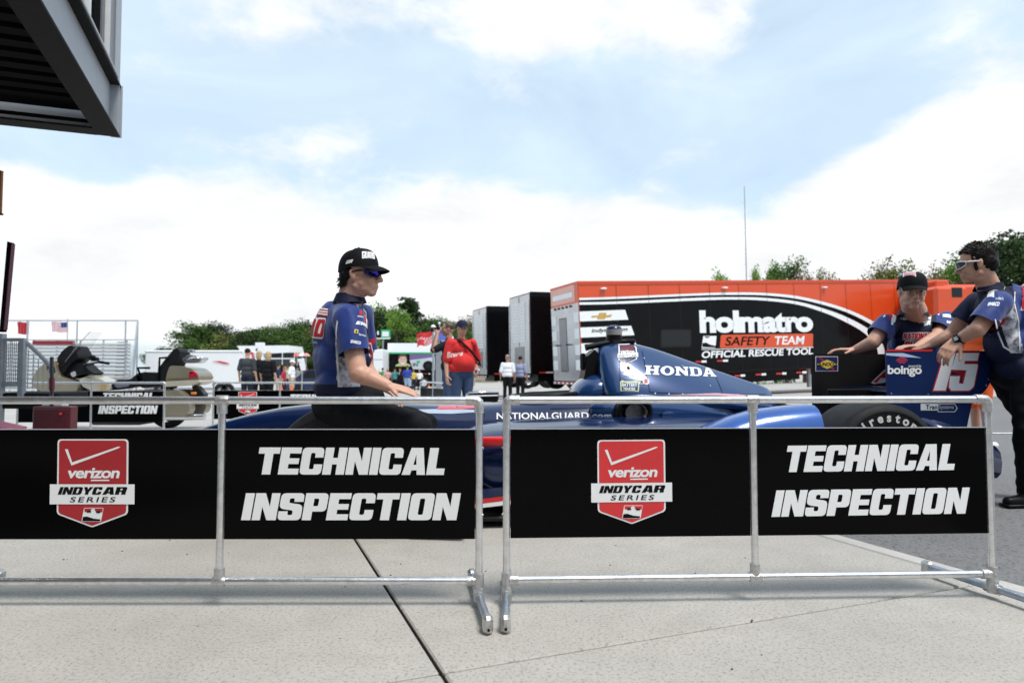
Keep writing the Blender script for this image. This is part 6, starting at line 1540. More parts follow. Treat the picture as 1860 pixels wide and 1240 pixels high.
on_px(shirt1, text2d('UARD.com', .01), YS, (562, 621.5), (577, 624.5), (562, 616), white_v, 'small_lettering', .003)
on_px(shirt1, block('EHL', .07, .12), YS, (645, 589), (664, 594), (647, 583), white_v, 'sleeve_lettering', .003)
on_px(shirt1, RECT, YS, (643, 605), (650, 606), (644, 598), yel, 'sleeve_badge', .003); on_px(shirt1, text2d('x', .08), YS, (644.5, 604), (649, 604.5), (645, 600), blk_v, 'sleeve_badge_mark', .005)
on_px(shirt1, text2d('Services', .01), YS, (651, 609), (664, 612), (651.5, 605), white_v, 'sleeve_small_lettering', .003)
on_px(shirt1, text2d('SPARCO', .05), YS, (636, 623), (655, 626), (637, 617), white_v, 'sleeve_lettering', .003)
on_px(shirt1, RECT, YS, (652, 572), (657, 573), (652, 564), redp, 'sleeve_flame', .003); on_px(shirt1, text2d('HONDA', .02), YS, (649, 576), (660, 578), (649, 573), white_v, 'sleeve_small_lettering', .003)
on_px(shirt1, poly2d([[(0, 0), (.2, -.1), (1, .8), (.95, 1)]]), YS, (630, 541), (652, 545), (630, 526), white_v, 'shoulder_stripe', .003)
on_px(shirt1, RECT, YS, (671, 650), (679, 652), (669, 618), redp, 'chest_print', .003)

on_poly(shirt1, [(340, 326), (372, 333), (418, 385), (422, 412), (408, 405), (392, 368)], YS, white_v, 'shoulder_stripe', .004, Z3)
on_poly(shirt1, [(283, 520), (275, 560), (271, 650), (288, 912), (302, 915), (284, 700), (281, 600), (288, 530)], YS, white_v, 'side_piping', .004, Z3)
on_poly(shirt1, [(445, 408), (468, 430), (474, 560), (462, 545), (455, 470)], YS, white_v, 'chest_flash', .004, Z3)
on_poly(shirt1, [(450, 425), (463, 440), (468, 530), (458, 520)], YS, redp, 'chest_flash', .006, Z3)
on_poly(shirt1, [(478, 640), (495, 640), (530, 770), (500, 765), (482, 735)], YS, white_v, 'chest_print', .004, Z3); on_poly(shirt1, [(482, 650), (492, 650), (523, 762), (502, 758), (486, 730)], YS, redp, 'chest_print', .006, Z3)

# ---------------------------------------------------------------- right crewman, standing
Y3 = 4.55
p3 = thing('person', 'dark haired crewman with white sunglasses and wristwatch, his hand on the rear wing', 'person', V((3.42, Y3+.0, 0)))
h3 = Head(W(1774, 480, Y3), V((-.86, .48, -.10)), V((-.05, .05, 1)), 1.07); nk3 = W(1797, 524, Y3+.02)
sl3, el3, wl3 = W(1812, 550, Y3-.20), W(1776, 598, Y3-.24), W(1740, 617, Y3-.14)       # near (his left) arm
sr3, er3, wr3 = W(1775, 548, Y3+.22), W(1728, 606, Y3+.30), W(1686, 628, Y3+.22)
ch3, pe3 = W(1812, 572, Y3+.01), W(1846, 672, Y3+.05); bf3 = V((-.92, .30, 0))
b3 = MB(); h3.geo(b3, nk3, .062, .003); b3.cap2(nk3, ch3+V((0, 0, .06)), .066, .08)
b3.cap2(sl3, el3, .056, .050, 16); b3.cap2(el3, wl3, .051, .033, 16); b3.cap2(sr3, er3, .055, .046, 14); b3.cap2(er3, wr3, .045, .028, 14)
hand(b3, wl3, V((-.62, -.06, -.55)), V((.5, .5, -.6)), 1.12, (.35, .55, .45), side=1, thumb_open=.5, rw=.030, spread=.04)
hand(b3, wr3, V((-.85, 0, -.25)), V((-.2, 0, -.9)), 1.0, (.3, .5, .4), side=-1)
finish(remesh(b3, .0048, 6), 'body', skin2, p3, wrinkle=lambda c, n: .0006*noise.noise(c*60))
s3_ = MB(); torso(s3_, pe3, ch3, bf3, .92, .0, 1.12, sl3, sr3, nk3)
s3_.ell(ch3+V((.07, .0, .02)), (.14, .17, .19)); s3_.ell(pe3+V((.05, 0, .12)), (.115, .155, .20))
c3l = sl3.lerp(el3, .82); c3r = sr3.lerp(er3, .6); d3l = (el3-sl3).normalized(); d3r = (er3-sr3).normalized()
s3_.cap2(sl3, c3l+d3l*.02, .080, .086, 20); s3_.cap2(sr3, c3r+d3r*.02, .074, .076, 18)
def p3cut(c): return ((c-c3l).dot(d3l) > 0 and c.y < Y3-.05 and (c-(sl3+d3l*(c-sl3).dot(d3l))).length < .1 and (c-c3l).length < .16) or ((c-c3r).dot(d3r) > 0 and c.y > Y3+.14 and (c-c3r).length < .15) or ((c-nk3).dot(V((-.1, 0, 1))) > 0.0 and (c-nk3).length < .13)
def p3pick(c, n):
    x, y = px_of(c)
    if (c-(sl3+d3l*max(0, (c-sl3).dot(d3l)))).length < .10 and c.y < Y3-.09 and y < 582: return 0
    if 545 < y < 641 and 1808+(y-560)*.34 < x < 1846+(y-560)*.16: return 1
    if x > 1846+(y-560)*.16: return 0
    return 2
sh3 = finish(remesh(s3_, .0075, 10, .6), 'shirt', [shirt_blue, camo, shirt_navy], p3, p3pick, lambda c, n: .016*noise.noise(V((c.x*6-c.z*5, c.y*6, c.z*3+c.x*5))) + wr(c, .004, 14), p3cut, planes=[(c3l, d3l), (c3r, d3r), (nk3, V((-.1, 0, 1)))])
add_collar(W(1797, 521, Y3+.02), V((-.15, 0, 1)), V((-.95, .2, 0)), .076, shirt_navy, sh3, .045)
t3 = MB(); hl, kl, al = pe3+V((.02, -.09, -.05)), V((3.35, Y3-.10, .50)), V((3.40, 4.52, .10)); hr, kr, ar = pe3+V((.02, .10, -.05)), V((3.62, Y3+.2, .50)), V((3.72, Y3+.15, .1))
t3.ell(pe3+V((.02, 0, -.02)), (.16, .18, .13)); 
for a, b, c in ((hl, kl, al), (hr, kr, ar)): t3.cap2(a, b, .115, .085, 20); t3.cap2(b, c+V((0, 0, -.02)), .088, .072, 18)
finish(remesh(t3, .009, 5), 'trousers', trouser, p3, wrinkle=lambda c, n: wr(c, .012, 8, (1, 1, 1.3)))
shoes(p3, [(al+V((.08, 0, -.1)), al+V((-.19, -.03, -.1))), (ar+V((.08, 0, -.1)), ar+V((-.19, 0, -.1)))], 1.1)
shades(h3, p3, mat('white_plastic', (.78, .78, .78), .3), glass_d)
# hair
def hair_shell(h, par, m, seed, spikes=240, front=.06, low=-.02, k=1.0):
    mb = MB(); h.ell(mb, (-.018, 0, .046), (.101*k, .081*k, .087*k), nu=28, nv=18); h.ell(mb, (-.055, 0, .0), (.064*k, .078*k, .07*k)); mb2 = MB()
    me = remesh(mb, .006, 3)
    def cut(c):
        q = h.R.transposed() @ (c-h.c)/h.k; return (q.x > .030 and q.z < .055 + (q.x-.03)*.5) or (q.z < low and q.x > -.035) or q.z < -.068 or (q.z < .018 and q.x > -.002)
    o = finish(me, 'hair', m, par, None, lambda c, n: .006*noise.noise(c*38)+.003*noise.noise(c*90), cut)
    rs = random.Random(seed)
    for i in range(spikes):
        a, e = rs.uniform(0, 6.28), rs.uniform(.15, 1.5); d = V((cos(a)*cos(e), sin(a)*cos(e), sin(e)))
        q = V((-.018+d.x*.100*k, d.y*.080*k, .050+d.z*.086*k))
        if q.x > .03 and q.z < .075: continue
        b0 = h.p(*q); out = (h.R @ d); tip = b0 + out*rs.uniform(.003, .012)*h.k + h.f*rs.uniform(-.004, .022)*h.k + V((rs.gauss(0, .004), rs.gauss(0, .004), rs.gauss(0, .004)))
        mb2.tube([b0-out*.006, tip], [.0055*h.k, .0008], 4, cap=False)
    mb2.build('hair_tuft', m, o, smooth=True, kind='stuff'); return o
hair_shell(h3, p3, hair_d, 4, 420)
sb3 = MB(); 
for s in (1, -1): h3.ell(sb3, (.012, s*.0735, -.02), (.012, .008, .030))
sb3.build('sideburns', hair_d, p3, smooth=True)
# watch
wm = MB(); wd_ = (wl3-el3).normalized(); wc = wl3 - wd_*.012; wn_ = (V((-.2, -.9, .35)) - wd_*wd_.dot(V((-.2, -.9, .35)))).normalized()
wm.lathe(wc-wd_*.014, wd_, [(.036, 0), (.0405, .002), (.0405, .026), (.036, .028)], 28); wm.box(wc+wn_*.042, (.044, .040, .016), Matrix((wd_, wd_.cross(wn_), wn_)).transposed(), 0, .006)
wo = wm.build('wristwatch', blk, p3, smooth=40); MB().box(wc+wn_*.051, (.024, .024, .002), Matrix((wd_, wd_.cross(wn_), wn_)).transposed()).build('watch_face', silver_p, wo)
for (t, bl, br, tl, m, nm) in ((text2d('H', .12), (1815, 515), (1829, 514), (1816, 504), white_v, 'honda_mark'), (text2d('Battery', .03), (1803, 529), (1827, 526), (1805, 522), yel, 'sleeve_lettering'), (text2d('SPARCO', .05), (1793, 556), (1814, 557), (1795, 550), white_v, 'sleeve_lettering'), (RECT, (1793, 541), (1806, 541), (1794, 536), white_v, 'sleeve_patch'), (text2d('indeck', .02), (1808, 545), (1823, 546), (1808, 540), mat('pale_blue_print', (0, 0, 0)), 'sleeve_small_lettering')):
    on_px(sh3, t, Y3, bl, br, tl, m, nm, .003)
on_px(sh3, RECT, Y3, (1853, 564), (1868, 564), (1853, 519), white_v, 'back_print_field', .003); on_px(sh3, block('N', 0, 0), Y3, (1855, 538), (1866, 538), (1855, 521), redp, 'back_lettering', .005); on_px(sh3, block('G', 0, 0), Y3, (1855, 562), (1868, 562), (1855, 541), redp, 'back_lettering', .005)
on_px(sh3, RECT, Y3, (1778, 606), (1797, 607), (1778, 584), white_v, 'chest_print_field', .003); on_px(sh3, block('D', 0, 0), Y3, (1780, 604), (1795, 605), (1780, 586), redp, 'chest_lettering', .005)
on_px(sh3, poly2d([[(0, 0), (.25, 0), (1, 1), (.8, 1)]]), Y3, (1793, 530), (1808, 530), (1793, 500), white_v, 'shoulder_stripe', .003); on_px(sh3, poly2d([[(0, 0), (.3, 0), (1, 1), (.7, 1)]]), Y3, (1800, 514), (1808, 514), (1800, 499), redp, 'shoulder_stripe', .004)
on_px(sh3, RECT, Y3, (1820, 502), (1826, 502), (1818, 487), white_v, 'shoulder_flash', .003)

for L, m in (([(1240, 380), (1262, 375), (1266, 490), (1252, 480), (1246, 430), (1232, 400)], white_v), ([(1165, 505), (1188, 480), (1160, 550), (1143, 545)], redp), ([(1135, 560), (1108, 622), (1122, 612), (1146, 568)], white_v), ([(1178, 470), (1192, 470), (1182, 500), (1165, 500)], white_v),
        ([(1188, 860), (1212, 960), (1262, 1080), (1342, 1130), (1335, 1142), (1250, 1092), (1200, 970), (1178, 862)], white_v), ([(1205, 440), (1218, 440), (1216, 455), (1203, 455)], white_v), ([(1348, 590), (1356, 590), (1352, 700), (1390, 860), (1402, 1120), (1392, 1120), (1382, 870), (1344, 700)], white_v)):
    on_poly(sh3, L, Y3, m, 'shoulder_flash' if m is white_v else 'red_flash', .004, Z8)

# ---------------------------------------------------------------- leaning crewman between
Y2 = 5.25
p2 = thing('person', 'crewman in black cap facing us, leaning both arms on the rear wing', 'person', V((W(1665, 620, 5.9).x, 5.9, 0)))
h2 = Head(W(1657, 531, Y2-.12), V((-.28, -.93, -.06)), V((.02, -.12, 1)), 1.13); nk2 = W(1662, 566, Y2)
sR2, eR2, wR2 = W(1612, 588, Y2+.05), W(1585, 622, Y2+.0), W(1552, 636, Y2+.12)      # his right arm = left in the photo
sL2, eL2, wL2 = W(1720, 585, Y2+.08), W(1700, 612, Y2-.05), W(1668, 629, Y2-.25)
ch2, pe2 = W(1666, 612, Y2+.12), W(1668, 655, 5.85); bf2 = V((-.1, -.95, -.35))
b2 = MB(); h2.geo(b2, nk2, .070, .010); b2.cap2(nk2, ch2+V((0, 0, .05)), .075, .09)
b2.cap2(sR2, eR2, .060, .054, 16); b2.cap2(eR2, wR2, .054, .032, 16); b2.cap2(sL2, eL2, .058, .052, 16); b2.cap2(eL2, wL2, .050, .031, 16)
hand(b2, wR2, V((-.75, .15, .05)), V((.1, .0, -.95)), 1.1, (.15, .35, .3), side=1, thumb_open=1.0); hand(b2, wL2, V((-.9, -.1, .0)), V((.1, .05, -.95)), 1.05, (.2, .4, .4), side=1)
finish(remesh(b2, .005, 6), 'body', skin, p2, wrinkle=lambda c, n: .0007*noise.noise(c*60))
s2_ = MB(); torso(s2_, pe2, ch2, bf2, 1.2, .02, 1.12, sL2, sR2, nk2, 1.05); s2_.ell(W(1667, 640, Y2+.25), (.19, .15, .16)); s2_.ell(W(1667, 618, Y2+.1), (.21, .14, .16))
c2r = sR2.lerp(eR2, .62); c2l = sL2.lerp(eL2, .72); d2r = (eR2-sR2).normalized(); d2l = (eL2-sL2).normalized()
s2_.cap2(sR2, c2r+d2r*.02, .088, .088, 20); s2_.cap2(sL2, c2l+d2l*.02, .088, .088, 20)
def p2cut(c): return ((c-c2r).dot(d2r) > 0 and (c-c2r).length < .13 and px_of(c)[0] < 1612) or ((c-c2l).dot(d2l) > 0 and (c-c2l).length < .105 and px_of(c)[0] > 1693) or ((c-nk2).dot(V((0, -.5, 1))) > 0.02 and (c-nk2).length < .12)
def p2pick(c, n):
    x, y = px_of(c); return 0 if (x < 1626 or x > 1702 - (y-560)*.05) else 1
sh2 = finish(remesh(s2_, .0078, 9, .6), 'shirt', [shirt_blue, shirt_navy], p2, p2pick, lambda c, n: .014*noise.noise(V((c.x*6-c.z*5, c.y*6, c.z*4))) + wr(c, .004, 14), p2cut, planes=[(c2r, d2r), (c2l, d2l)])
add_collar(nk2+V((0, .02, .0)), V((0, -.35, 1)), V((-.2, -.95, 0)), .088, shirt_navy, sh2, .05)
t2 = MB(); 
for s in (-.12, .12): t2.cap2(pe2+V((s, 0, -.03)), pe2+V((s, .1, -.5)) , .11, .085, 16); t2.cap2(pe2+V((s, .1, -.5)), V((pe2.x+s, 6.1, .12)), .085, .07, 16)
finish(remesh(t2, .012, 4), 'trousers', trouser, p2, wrinkle=lambda c, n: wr(c, .010, 8)); shoes(p2, [(V((pe2.x+s, 6.16, 0)), V((pe2.x+s*1.2, 5.88, 0))) for s in (-.12, .12)], 1.05)
hat2 = cap_hat(h2, p2, cap_m); hb = MB()
for s in (1, -1): h2.ell(hb, (-.02, s*.064, .018), (.040, .012, .022))
h2.ell(hb, (-.07, 0, -.01), (.045, .07, .05)); hb.build('hair', hair_d, p2, smooth=True)
for s in (1, -1):
    eb = MB(); h2.ell(eb, (.078, s*.032, .0005), (.0105, .0125, .0085)); e_ = eb.build('eye', mat('eye_white', (.45, .42, .40), .3), p2, smooth=True)
    eb = MB(); h2.ell(eb, (.0855, s*.032, .001), (.0045, .0058, .0058)); eb.build('iris', hair_d, e_, smooth=True)
    eb = MB(); eb.tube([h2.p(.089, s*.014, .021), h2.p(.091, s*.030, .026), h2.p(.080, s*.050, .020)], [.0035, .0042, .002], 6); eb.build('eyebrow', hair_br, p2, smooth=True)
    eb = MB(); eb.tube([h2.p(.086, s*.020, .004), h2.p(.090, s*.032, .0095), h2.p(.082, s*.045, .003)], [.0022, .003, .0022], 6); eb.build('eyelid', skin, p2, smooth=True)
lp = MB(); lp.tube([h2.p(.088, -.024, -.071), h2.p(.0965, 0, -.0695), h2.p(.088, .024, -.071)], [.0015, .0024, .0015], 6); lp.build('mouth', mat('lip_line', (.20, .06, .05), .5), p2, smooth=True)
on_px(hat2, RECT, Y2, (1640, 504), (1664, 503), (1641, 493.5), white_v, 'cap_patch', .002, .01); on_px(hat2, block('GUARD', .06), Y2, (1642, 503), (1663, 502), (1643, 496), mat('pale_pink_print', (.6, .3, .34), .6), 'cap_lettering', .004, .01)
for (t, bl, br, tl, m, nm) in ((block_outline('NATIONAL', .12, .1, .1), (1639, 617), (1690, 616), (1640, 604), white_v, 'lettering_outline'), (block_outline('GUARD', .1, .1, .1), (1641, 636), (1691, 635), (1642, 618), white_v, 'lettering_outline'), (block('NATIONAL', .06, .1), (1640, 616), (1689, 615), (1641, 605), redp, 'chest_lettering'), (block('GUARD', .06, .1), (1642, 635), (1690, 634), (1643, 619), redp, 'chest_lettering'),
        (text2d('H', .12), (1639, 574), (1648, 574), (1640, 566), white_v, 'chest_badge'), (text2d('HONDA', .03), (1635, 580), (1649, 580), (1635, 577), white_v, 'chest_small_lettering'), (RECT, (1680, 572), (1691, 571), (1681, 563), white_v, 'chest_patch'), (RECT, (1677, 580), (1690, 578), (1679, 574), mat('pale_blue_print', (0, 0, 0)), 'chest_patch'), (text2d('3M', .06), (1678, 592), (1690, 590), (1678, 585), white_v, 'chest_patch_lettering'),
        (text2d('H', .12), (1717, 556), (1727, 556), (1718, 548), white_v, 'sleeve_badge'), (RECT, (1717, 566), (1730, 566), (1719, 560), yel, 'sleeve_patch'), (RECT, (1712, 576), (1727, 578), (1712, 571), white_v, 'sleeve_patch'), (text2d('SPARCO', .06), (1719, 587), (1730, 590), (1719, 582), white_v, 'sleeve_lettering'),
        (poly2d([[(0, 0), (.15, 0), (.5, .6), (1, .9), (1, 1), (.4, .8)]]), (1619, 586), (1648, 586), (1619, 547), white_v, 'shoulder_stripe'), (poly2d([[(0, 0), (.2, .1), (.6, .7), (1, .9), (1, 1), (.4, .8)]]), (1614, 580), (1640, 580), (1614, 549), redp, 'shoulder_stripe'),
        (poly2d([[(0, 1), (.1, .85), (.6, .6), (.9, 0), (1, 0), (.8, .7)]]), (1684, 566), (1708, 566), (1684, 545), white_v, 'shoulder_stripe'), (poly2d([[(0, 1), (.0, .8), (.9, .2), (1, .4)]]), (1690, 548), (1720, 548), (1690, 534), white_v, 'shoulder_stripe'), (poly2d([[(0, 1), (.3, .6), (.9, 0), (1, .1), (.7, .8)]]), (1700, 558), (1710, 558), (1696, 547), redp, 'shoulder_stripe')):
    on_px(sh2, t, Y2, bl, br, tl, m, nm, .003 if m is not redp else .005)

for L, m in (([(395, 700), (408, 712), (335, 745), (308, 792), (296, 890), (276, 885), (284, 790), (312, 722)], white_v), ([(300, 712), (352, 698), (300, 742), (276, 800), (262, 852), (258, 800), (278, 738)], redp), ([(598, 690), (642, 700), (692, 740), (702, 780), (690, 790), (668, 748), (606, 706)], white_v),
        ([(676, 698), (714, 714), (706, 752), (690, 748)], redp), ([(615, 640), (762, 684), (752, 698), (611, 655)], white_v), ([(640, 668), (742, 702), (738, 710), (636, 676)], mat('pale_blue_print', (0, 0, 0))), ([(572, 783), (632, 780), (626, 832), (566, 838)], white_v), ([(586, 786), (630, 782), (626, 806), (596, 806)], redp), ([(555, 850), (626, 838), (624, 858), (552, 868)], white_v),
        ([(378, 790), (392, 782), (394, 812), (410, 812), (414, 786), (424, 790), (420, 836), (380, 836)], white_v), ([(208, 800), (226, 786), (232, 800), (214, 812)], white_v)):
    on_poly(sh2, L, Y2, m, 'shirt_flash' if m is white_v else 'colour_flash', .0045 if m is white_v else .0065, Z8)

# ---------------------------------------------------------------- generic standing people
def walker(label, px, Y, H=1.75, face=0.0, shirt=None, pants=None, hairm=hair_br, arms=('down', 'down'), shorts=False, sleeve=.5, hatm=None, g=1.0, belly=0.0, vox=.016, group=None, skinm=skin3, long_hair=False, wide=1.0, extra=None, dx=0.0):
    """face: direction the person faces, 0 = away from camera, pi = towards it, +pi/2 = to the right"""
    x = W(px, 680, Y).x + dx; gr = gz(x, Y); k = H/1.75
    t = thing('person', label, 'person', (x, Y, gr), group=group); O = V((x, Y, gr)); f = V((sin(face), cos(face), 0)); s = V((f.y, -f.x, 0)); u = V((0, 0, 1))
    P = lambda a, b, c: O + (f*a + s*b*wide + u*c)*k
    h = Head(P(.02, 0, 1.64), f, u, k); nk = P(0, 0, 1.47); ch, pe = P(0, 0, 1.30), P(0, 0, .98)
    body = MB(); h.geo(body, nk, .056); J = []
    for sg, pose in zip((1, -1), arms):
        sh_ = P(0, sg*.19, 1.40)
        if pose == 'down': el_, wr_ = P(-.03, sg*.25, 1.12), P(.04, sg*.27, .88)
        elif pose == 'camera': el_, wr_ = P(.26, sg*.22, 1.28), P(.20, sg*.08, 1.56)
        elif pose == 'pocket': el_, wr_ = P(-.10, sg*.34, 1.12), P(.08, sg*.24, .96)
        elif pose == 'belly': el_, wr_ = P(.0, sg*.28, 1.14), P(.20, sg*.12, 1.10)
        elif pose == 'wave': el_, wr_ = P(.08, sg*.33, 1.30), P(.12, sg*.34, 1.56)
        body.cap2(sh_, el_, .048*k, .042*k, 10); body.cap2(el_, wr_, .042*k, .028*k, 10); d = (wr_-el_).normalized(); hand(body, wr_, d, -s*sg, k, side=1); J.append((sh_, el_, wr_))
    for sg in (1, -1): body.cap2(P(0, sg*.09, .50), P(-.02, sg*.10, .08), .055*k, .04*k, 10)
    finish(remesh(body, vox*.62, 2), 'body', skinm, t)
    s_ = MB(); torso(s_, pe, ch, f, g, belly, k, J[1][0], J[0][0], nk)
    ends = []
    for (a, b, c) in J:
        e = a.lerp(b, sleeve/.55*1.0 if sleeve < .55 else 1.0); s_.cap2(a, e, .066*k*max(1, g*.95), .062*k*max(1, g*.95), 12)
        if sleeve >= .9: s_.cap2(b, c, .055*k, .04*k, 10)
    so = finish(remesh(s_, vox*.75, 3), 'shirt', shirt or white_p, t, wrinkle=lambda c, n: wr(c, .009*k, 7))
    q = MB(); q.ell(P(0, 0, .92), (.118*k*g, .16*k*max(1, g*.9), .11*k), Matrix((f, s, u)).transposed())
    for sg in (1, -1):
        q.cap2(P(0, sg*.095, .88), P(.01, sg*.10, .52), .10*k*max(1, g*.92), .075*k, 12)
        if not shorts: q.cap2(P(.01, sg*.10, .52), P(-.02, sg*.105, .09), .075*k, .06*k, 12)
    finish(remesh(q, vox*.8, 3), 'shorts' if shorts else 'trousers', pants or trouser, t, wrinkle=lambda c, n: wr(c, .008*k, 8))
    shoes(t, [(P(-.09, sg*.105, 0), P(.18, sg*.12, 0)) for sg in (1, -1)], k, blk if not shorts else white_p)
    if hatm: cap_hat(h, t, hatm)
    q = MB(); h.ell(q, (-.022, 0, .04), (.102, .082, .088)) if not hatm else h.ell(q, (-.045, 0, .0), (.06, .078, .05))
    if long_hair: h.ell(q, (-.05, 0, -.03), (.07, .088, .12)); h.ell(q, (-.06, 0, -.1), (.05, .08, .08))
    me = remesh(q, vox*.55, 2)
    finish(me, 'hair', hairm, t, None, lambda c, n: .005*noise.noise(c*30), lambda c: (lambda r: r.x > .045 and r.z < .075)(h.R.transposed() @ (c-h.c)/h.k))
    return t, h, P, so, J
# man in red
tr_, hr_, Pr, sr_, Jr = walker('heavy man in red shirt and dark cap with a bag strap across his chest', 838, 11.1, 1.76, pi-.55, red_cloth, denim, hair_br, ('down', 'pocket'), g=1.30, belly=.075, hatm=mat('navy_cap', (.012, .014, .04), .7), vox=.012, wide=1.03, sleeve=.50, skinm=skin2)
on_px(sr_, text2d('Braves', .05), 10.6, (812, 650), (840, 646), (813, 639), mat('pale_red_print', (.75, .5, .5), .7), 'chest_lettering', .006, .03)
MB().tube([Pr(.02, -.12, 1.50), Pr(.19, -.04, 1.40), Pr(.25, .10, 1.18), Pr(.20, .26, 1.0), Pr(.05, .33, .95)], .022, 8).build('bag_strap', blk, tr_, smooth=True) if False else MB().tube([Pr(-.05, .10, 1.48), Pr(.15, .07, 1.42), Pr(.215, -.06, 1.27), Pr(.20, -.20, 1.12), Pr(.08, -.30, 1.05), Pr(-.10, -.28, 1.10)], .020, 8).build('bag_strap', blk, tr_, smooth=True)
MB().tube([Pr(-.02, -.13, 1.47), Pr(.12, -.16, 1.40), Pr(.14, -.18, 1.28)], .007, 6).build('thin_strap', blk, tr_, smooth=True)
MB().lathe(Jr[1][2]-(Jr[1][2]-Jr[1][1]).normalized()*.03, (Jr[1][2]-Jr[1][1]).normalized(), [(.03, 0), (.042, .005), (.042, .05), (.03, .055)], 16).build('white_wristband', white_p, tr_, smooth=40)
# photographer
tp_, hp_, Pp, sp_, Jp = walker('photographer in black holding a camera to his eye, left of the red shirted man', 815, 12.2, 1.84, -pi/2-.2, mat('dark_tee', (.014, .015, .022), .8), denim, hair_br, ('camera', 'camera'), vox=.013, g=1.05)
cc = hp_.p(.17, 0, -.01); mb = MB(); Rc = Matrix((hp_.f, hp_.s, hp_.u)).transposed(); mb.box(cc, (.07, .14, .10), Rc, 0, .015); mb.cyl(cc+hp_.f*.03, cc+hp_.f*.13, .04, 16); mb.box(cc+hp_.u*.06, (.06, .06, .04), Rc, 0, .01)
cmr = mb.build('camera', blk, None, smooth=40); setp(cmr, 'black camera held up by the photographer', 'camera')
# trio
gt = 'three people in black seen from behind'
walker('man in dark grey t-shirt seen from behind, left of the two women in black', 449, 20.2, 1.74, .15, mat('charcoal_tee', (.045, .05, .058), .85), mat('dark_jeans', (.012, .018, .035), .85), hair_d, g=1.12, vox=.016, group=gt, skinm=skin)
walker('taller blonde woman in black top seen from behind, middle of the three', 470, 21.2, 1.72, -.2, mat('black_tee', (.01, .01, .012), .85), trouser, hair_b, g=.98, vox=.016, group=gt, long_hair=True, skinm=skin)
walker('blonde woman in black t-shirt with red lanyard bag, right of the three', 487, 19.8, 1.64, .3, mat('black_tee', (0, 0, 0)), trouser, hair_b, g=1.15, vox=.016, group=gt, long_hair=True, skinm=skin)
walker('child in crimson shirt standing beyond the people in black', 516, 31, 1.45, pi/2, mat('crimson_tee', (.42, .03, .07), .85), mat('dark_jeans', (0, 0, 0)), hair_br, vox=.02)
walker('person in white cap and white shirt with khaki shorts beyond the people in black', 530, 29.5, 1.68, pi/2, white_p, mat('khaki', (.5, .42, .32), .85), hair_br, vox=.02, g=1.15, hatm=white_p, shorts=True)
walker('man in white shirt and black trousers seen from behind at the trailers', 922, 25.6, 1.76, .15, mat('white_shirt', (.78, .78, .80), .8), trouser, mat('bald_grey', (.30, .19, .15), .5), g=1.18, vox=.016)
walker('pale blue grey shirted figure standing in for the reflection of the man in white', 945, 26.0, 1.72, .4, mat('reflected_shirt', (.28, .31, .44), .8), trouser, hair_d, g=1.15, vox=.016)  # added figure in place of a mirror image in the trailer door
gc = 'small crowd in front of the portrait transporter'
walker('woman in pink top with a bun, leftmost of the small crowd', 704, 46, 1.62, pi-.3, mat('pink_tee', (.65, .35, .32), .85), mat('dark_jeans', (0, 0, 0)), hair_b, ('belly', 'belly'), vox=.03, group=gc, long_hair=True)
walker('person in teal top raising a phone in the small crowd', 717, 45, 1.62, .4, mat('teal_tee', (.06, .25, .24), .85), trouser, hair_d, ('wave', 'down'), vox=.03, group=gc)
walker('person in black in the small crowd, left of the blue shirted man', 727, 47, 1.7, -.4, mat('black_tee', (0, 0, 0)), trouser, hair_d, ('down', 'belly'), vox=.03, group=gc)
walker('man in royal blue shirt and pale shorts in front of the transporter', 740, 43, 1.75, .1, mat('royal_tee', (.03, .07, .34), .85), mat('pale_denim_shorts', (.32, .45, .62), .85), hair_br, ('down', 'belly'), vox=.026, group=gc, shorts=True, g=1.15)
walker('person in white shirt behind the equipment at the far transporter', 762, 55, 1.66, pi, white_p, trouser, hair_br, vox=.035, group=gc)
ge = 'passers-by between the white tent and the seated man'
walker('far passer-by in navy top right beside the orange cone', 505, 38, 1.7, .8, mat('navy_tee', (.02, .03, .09), .85), mat('khaki', (0, 0, 0)), hair_d, vox=.03, group=ge)
walker('far passer-by in pale green top behind the child in crimson', 522, 40, 1.68, -1.0, mat('pale_green_tee', (.35, .45, .30), .85), trouser, hair_br, vox=.03, group=ge)
walker('far passer-by in black cap and grey top nearest the tilted sign', 541, 44, 1.74, 2.4, mat('grey_tee', (.25, .26, .28), .85), mat('dark_jeans', (0, 0, 0)), hair_d, vox=.03, group=ge, hatm=cap_m)
walker('far passer-by in red top touching the back of the seated man', 556, 47, 1.72, .4, red_cloth, mat('khaki', (0, 0, 0)), hair_br, vox=.03, group=ge)
walker('person in green shirt at the left end of the small crowd', 695, 50, 1.72, .2, mat('green_tee', (.05, .25, .08), .85), mat('khaki', (0, 0, 0)), hair_d, ('down', 'wave'), vox=.035, group=gc)
walker('person in yellow top between the blue shirted man and the person in white', 751, 52, 1.66, -.5, mat('yellow_tee', (.55, .42, .08), .85), mat('dark_jeans', (0, 0, 0)), hair_br, vox=.035, group=gc)
# orange suited crew member hidden behind the right crewman
walker('crew member in orange shorts mostly hidden behind the right crewman', 1778, 8.2, 1.76, -pi/2, mat('orange_cloth', (.78, .12, .03), .8), mat('orange_cloth', (0, 0, 0)), hair_d, ('down', 'belly'), vox=.016, shorts=True, g=1.1)

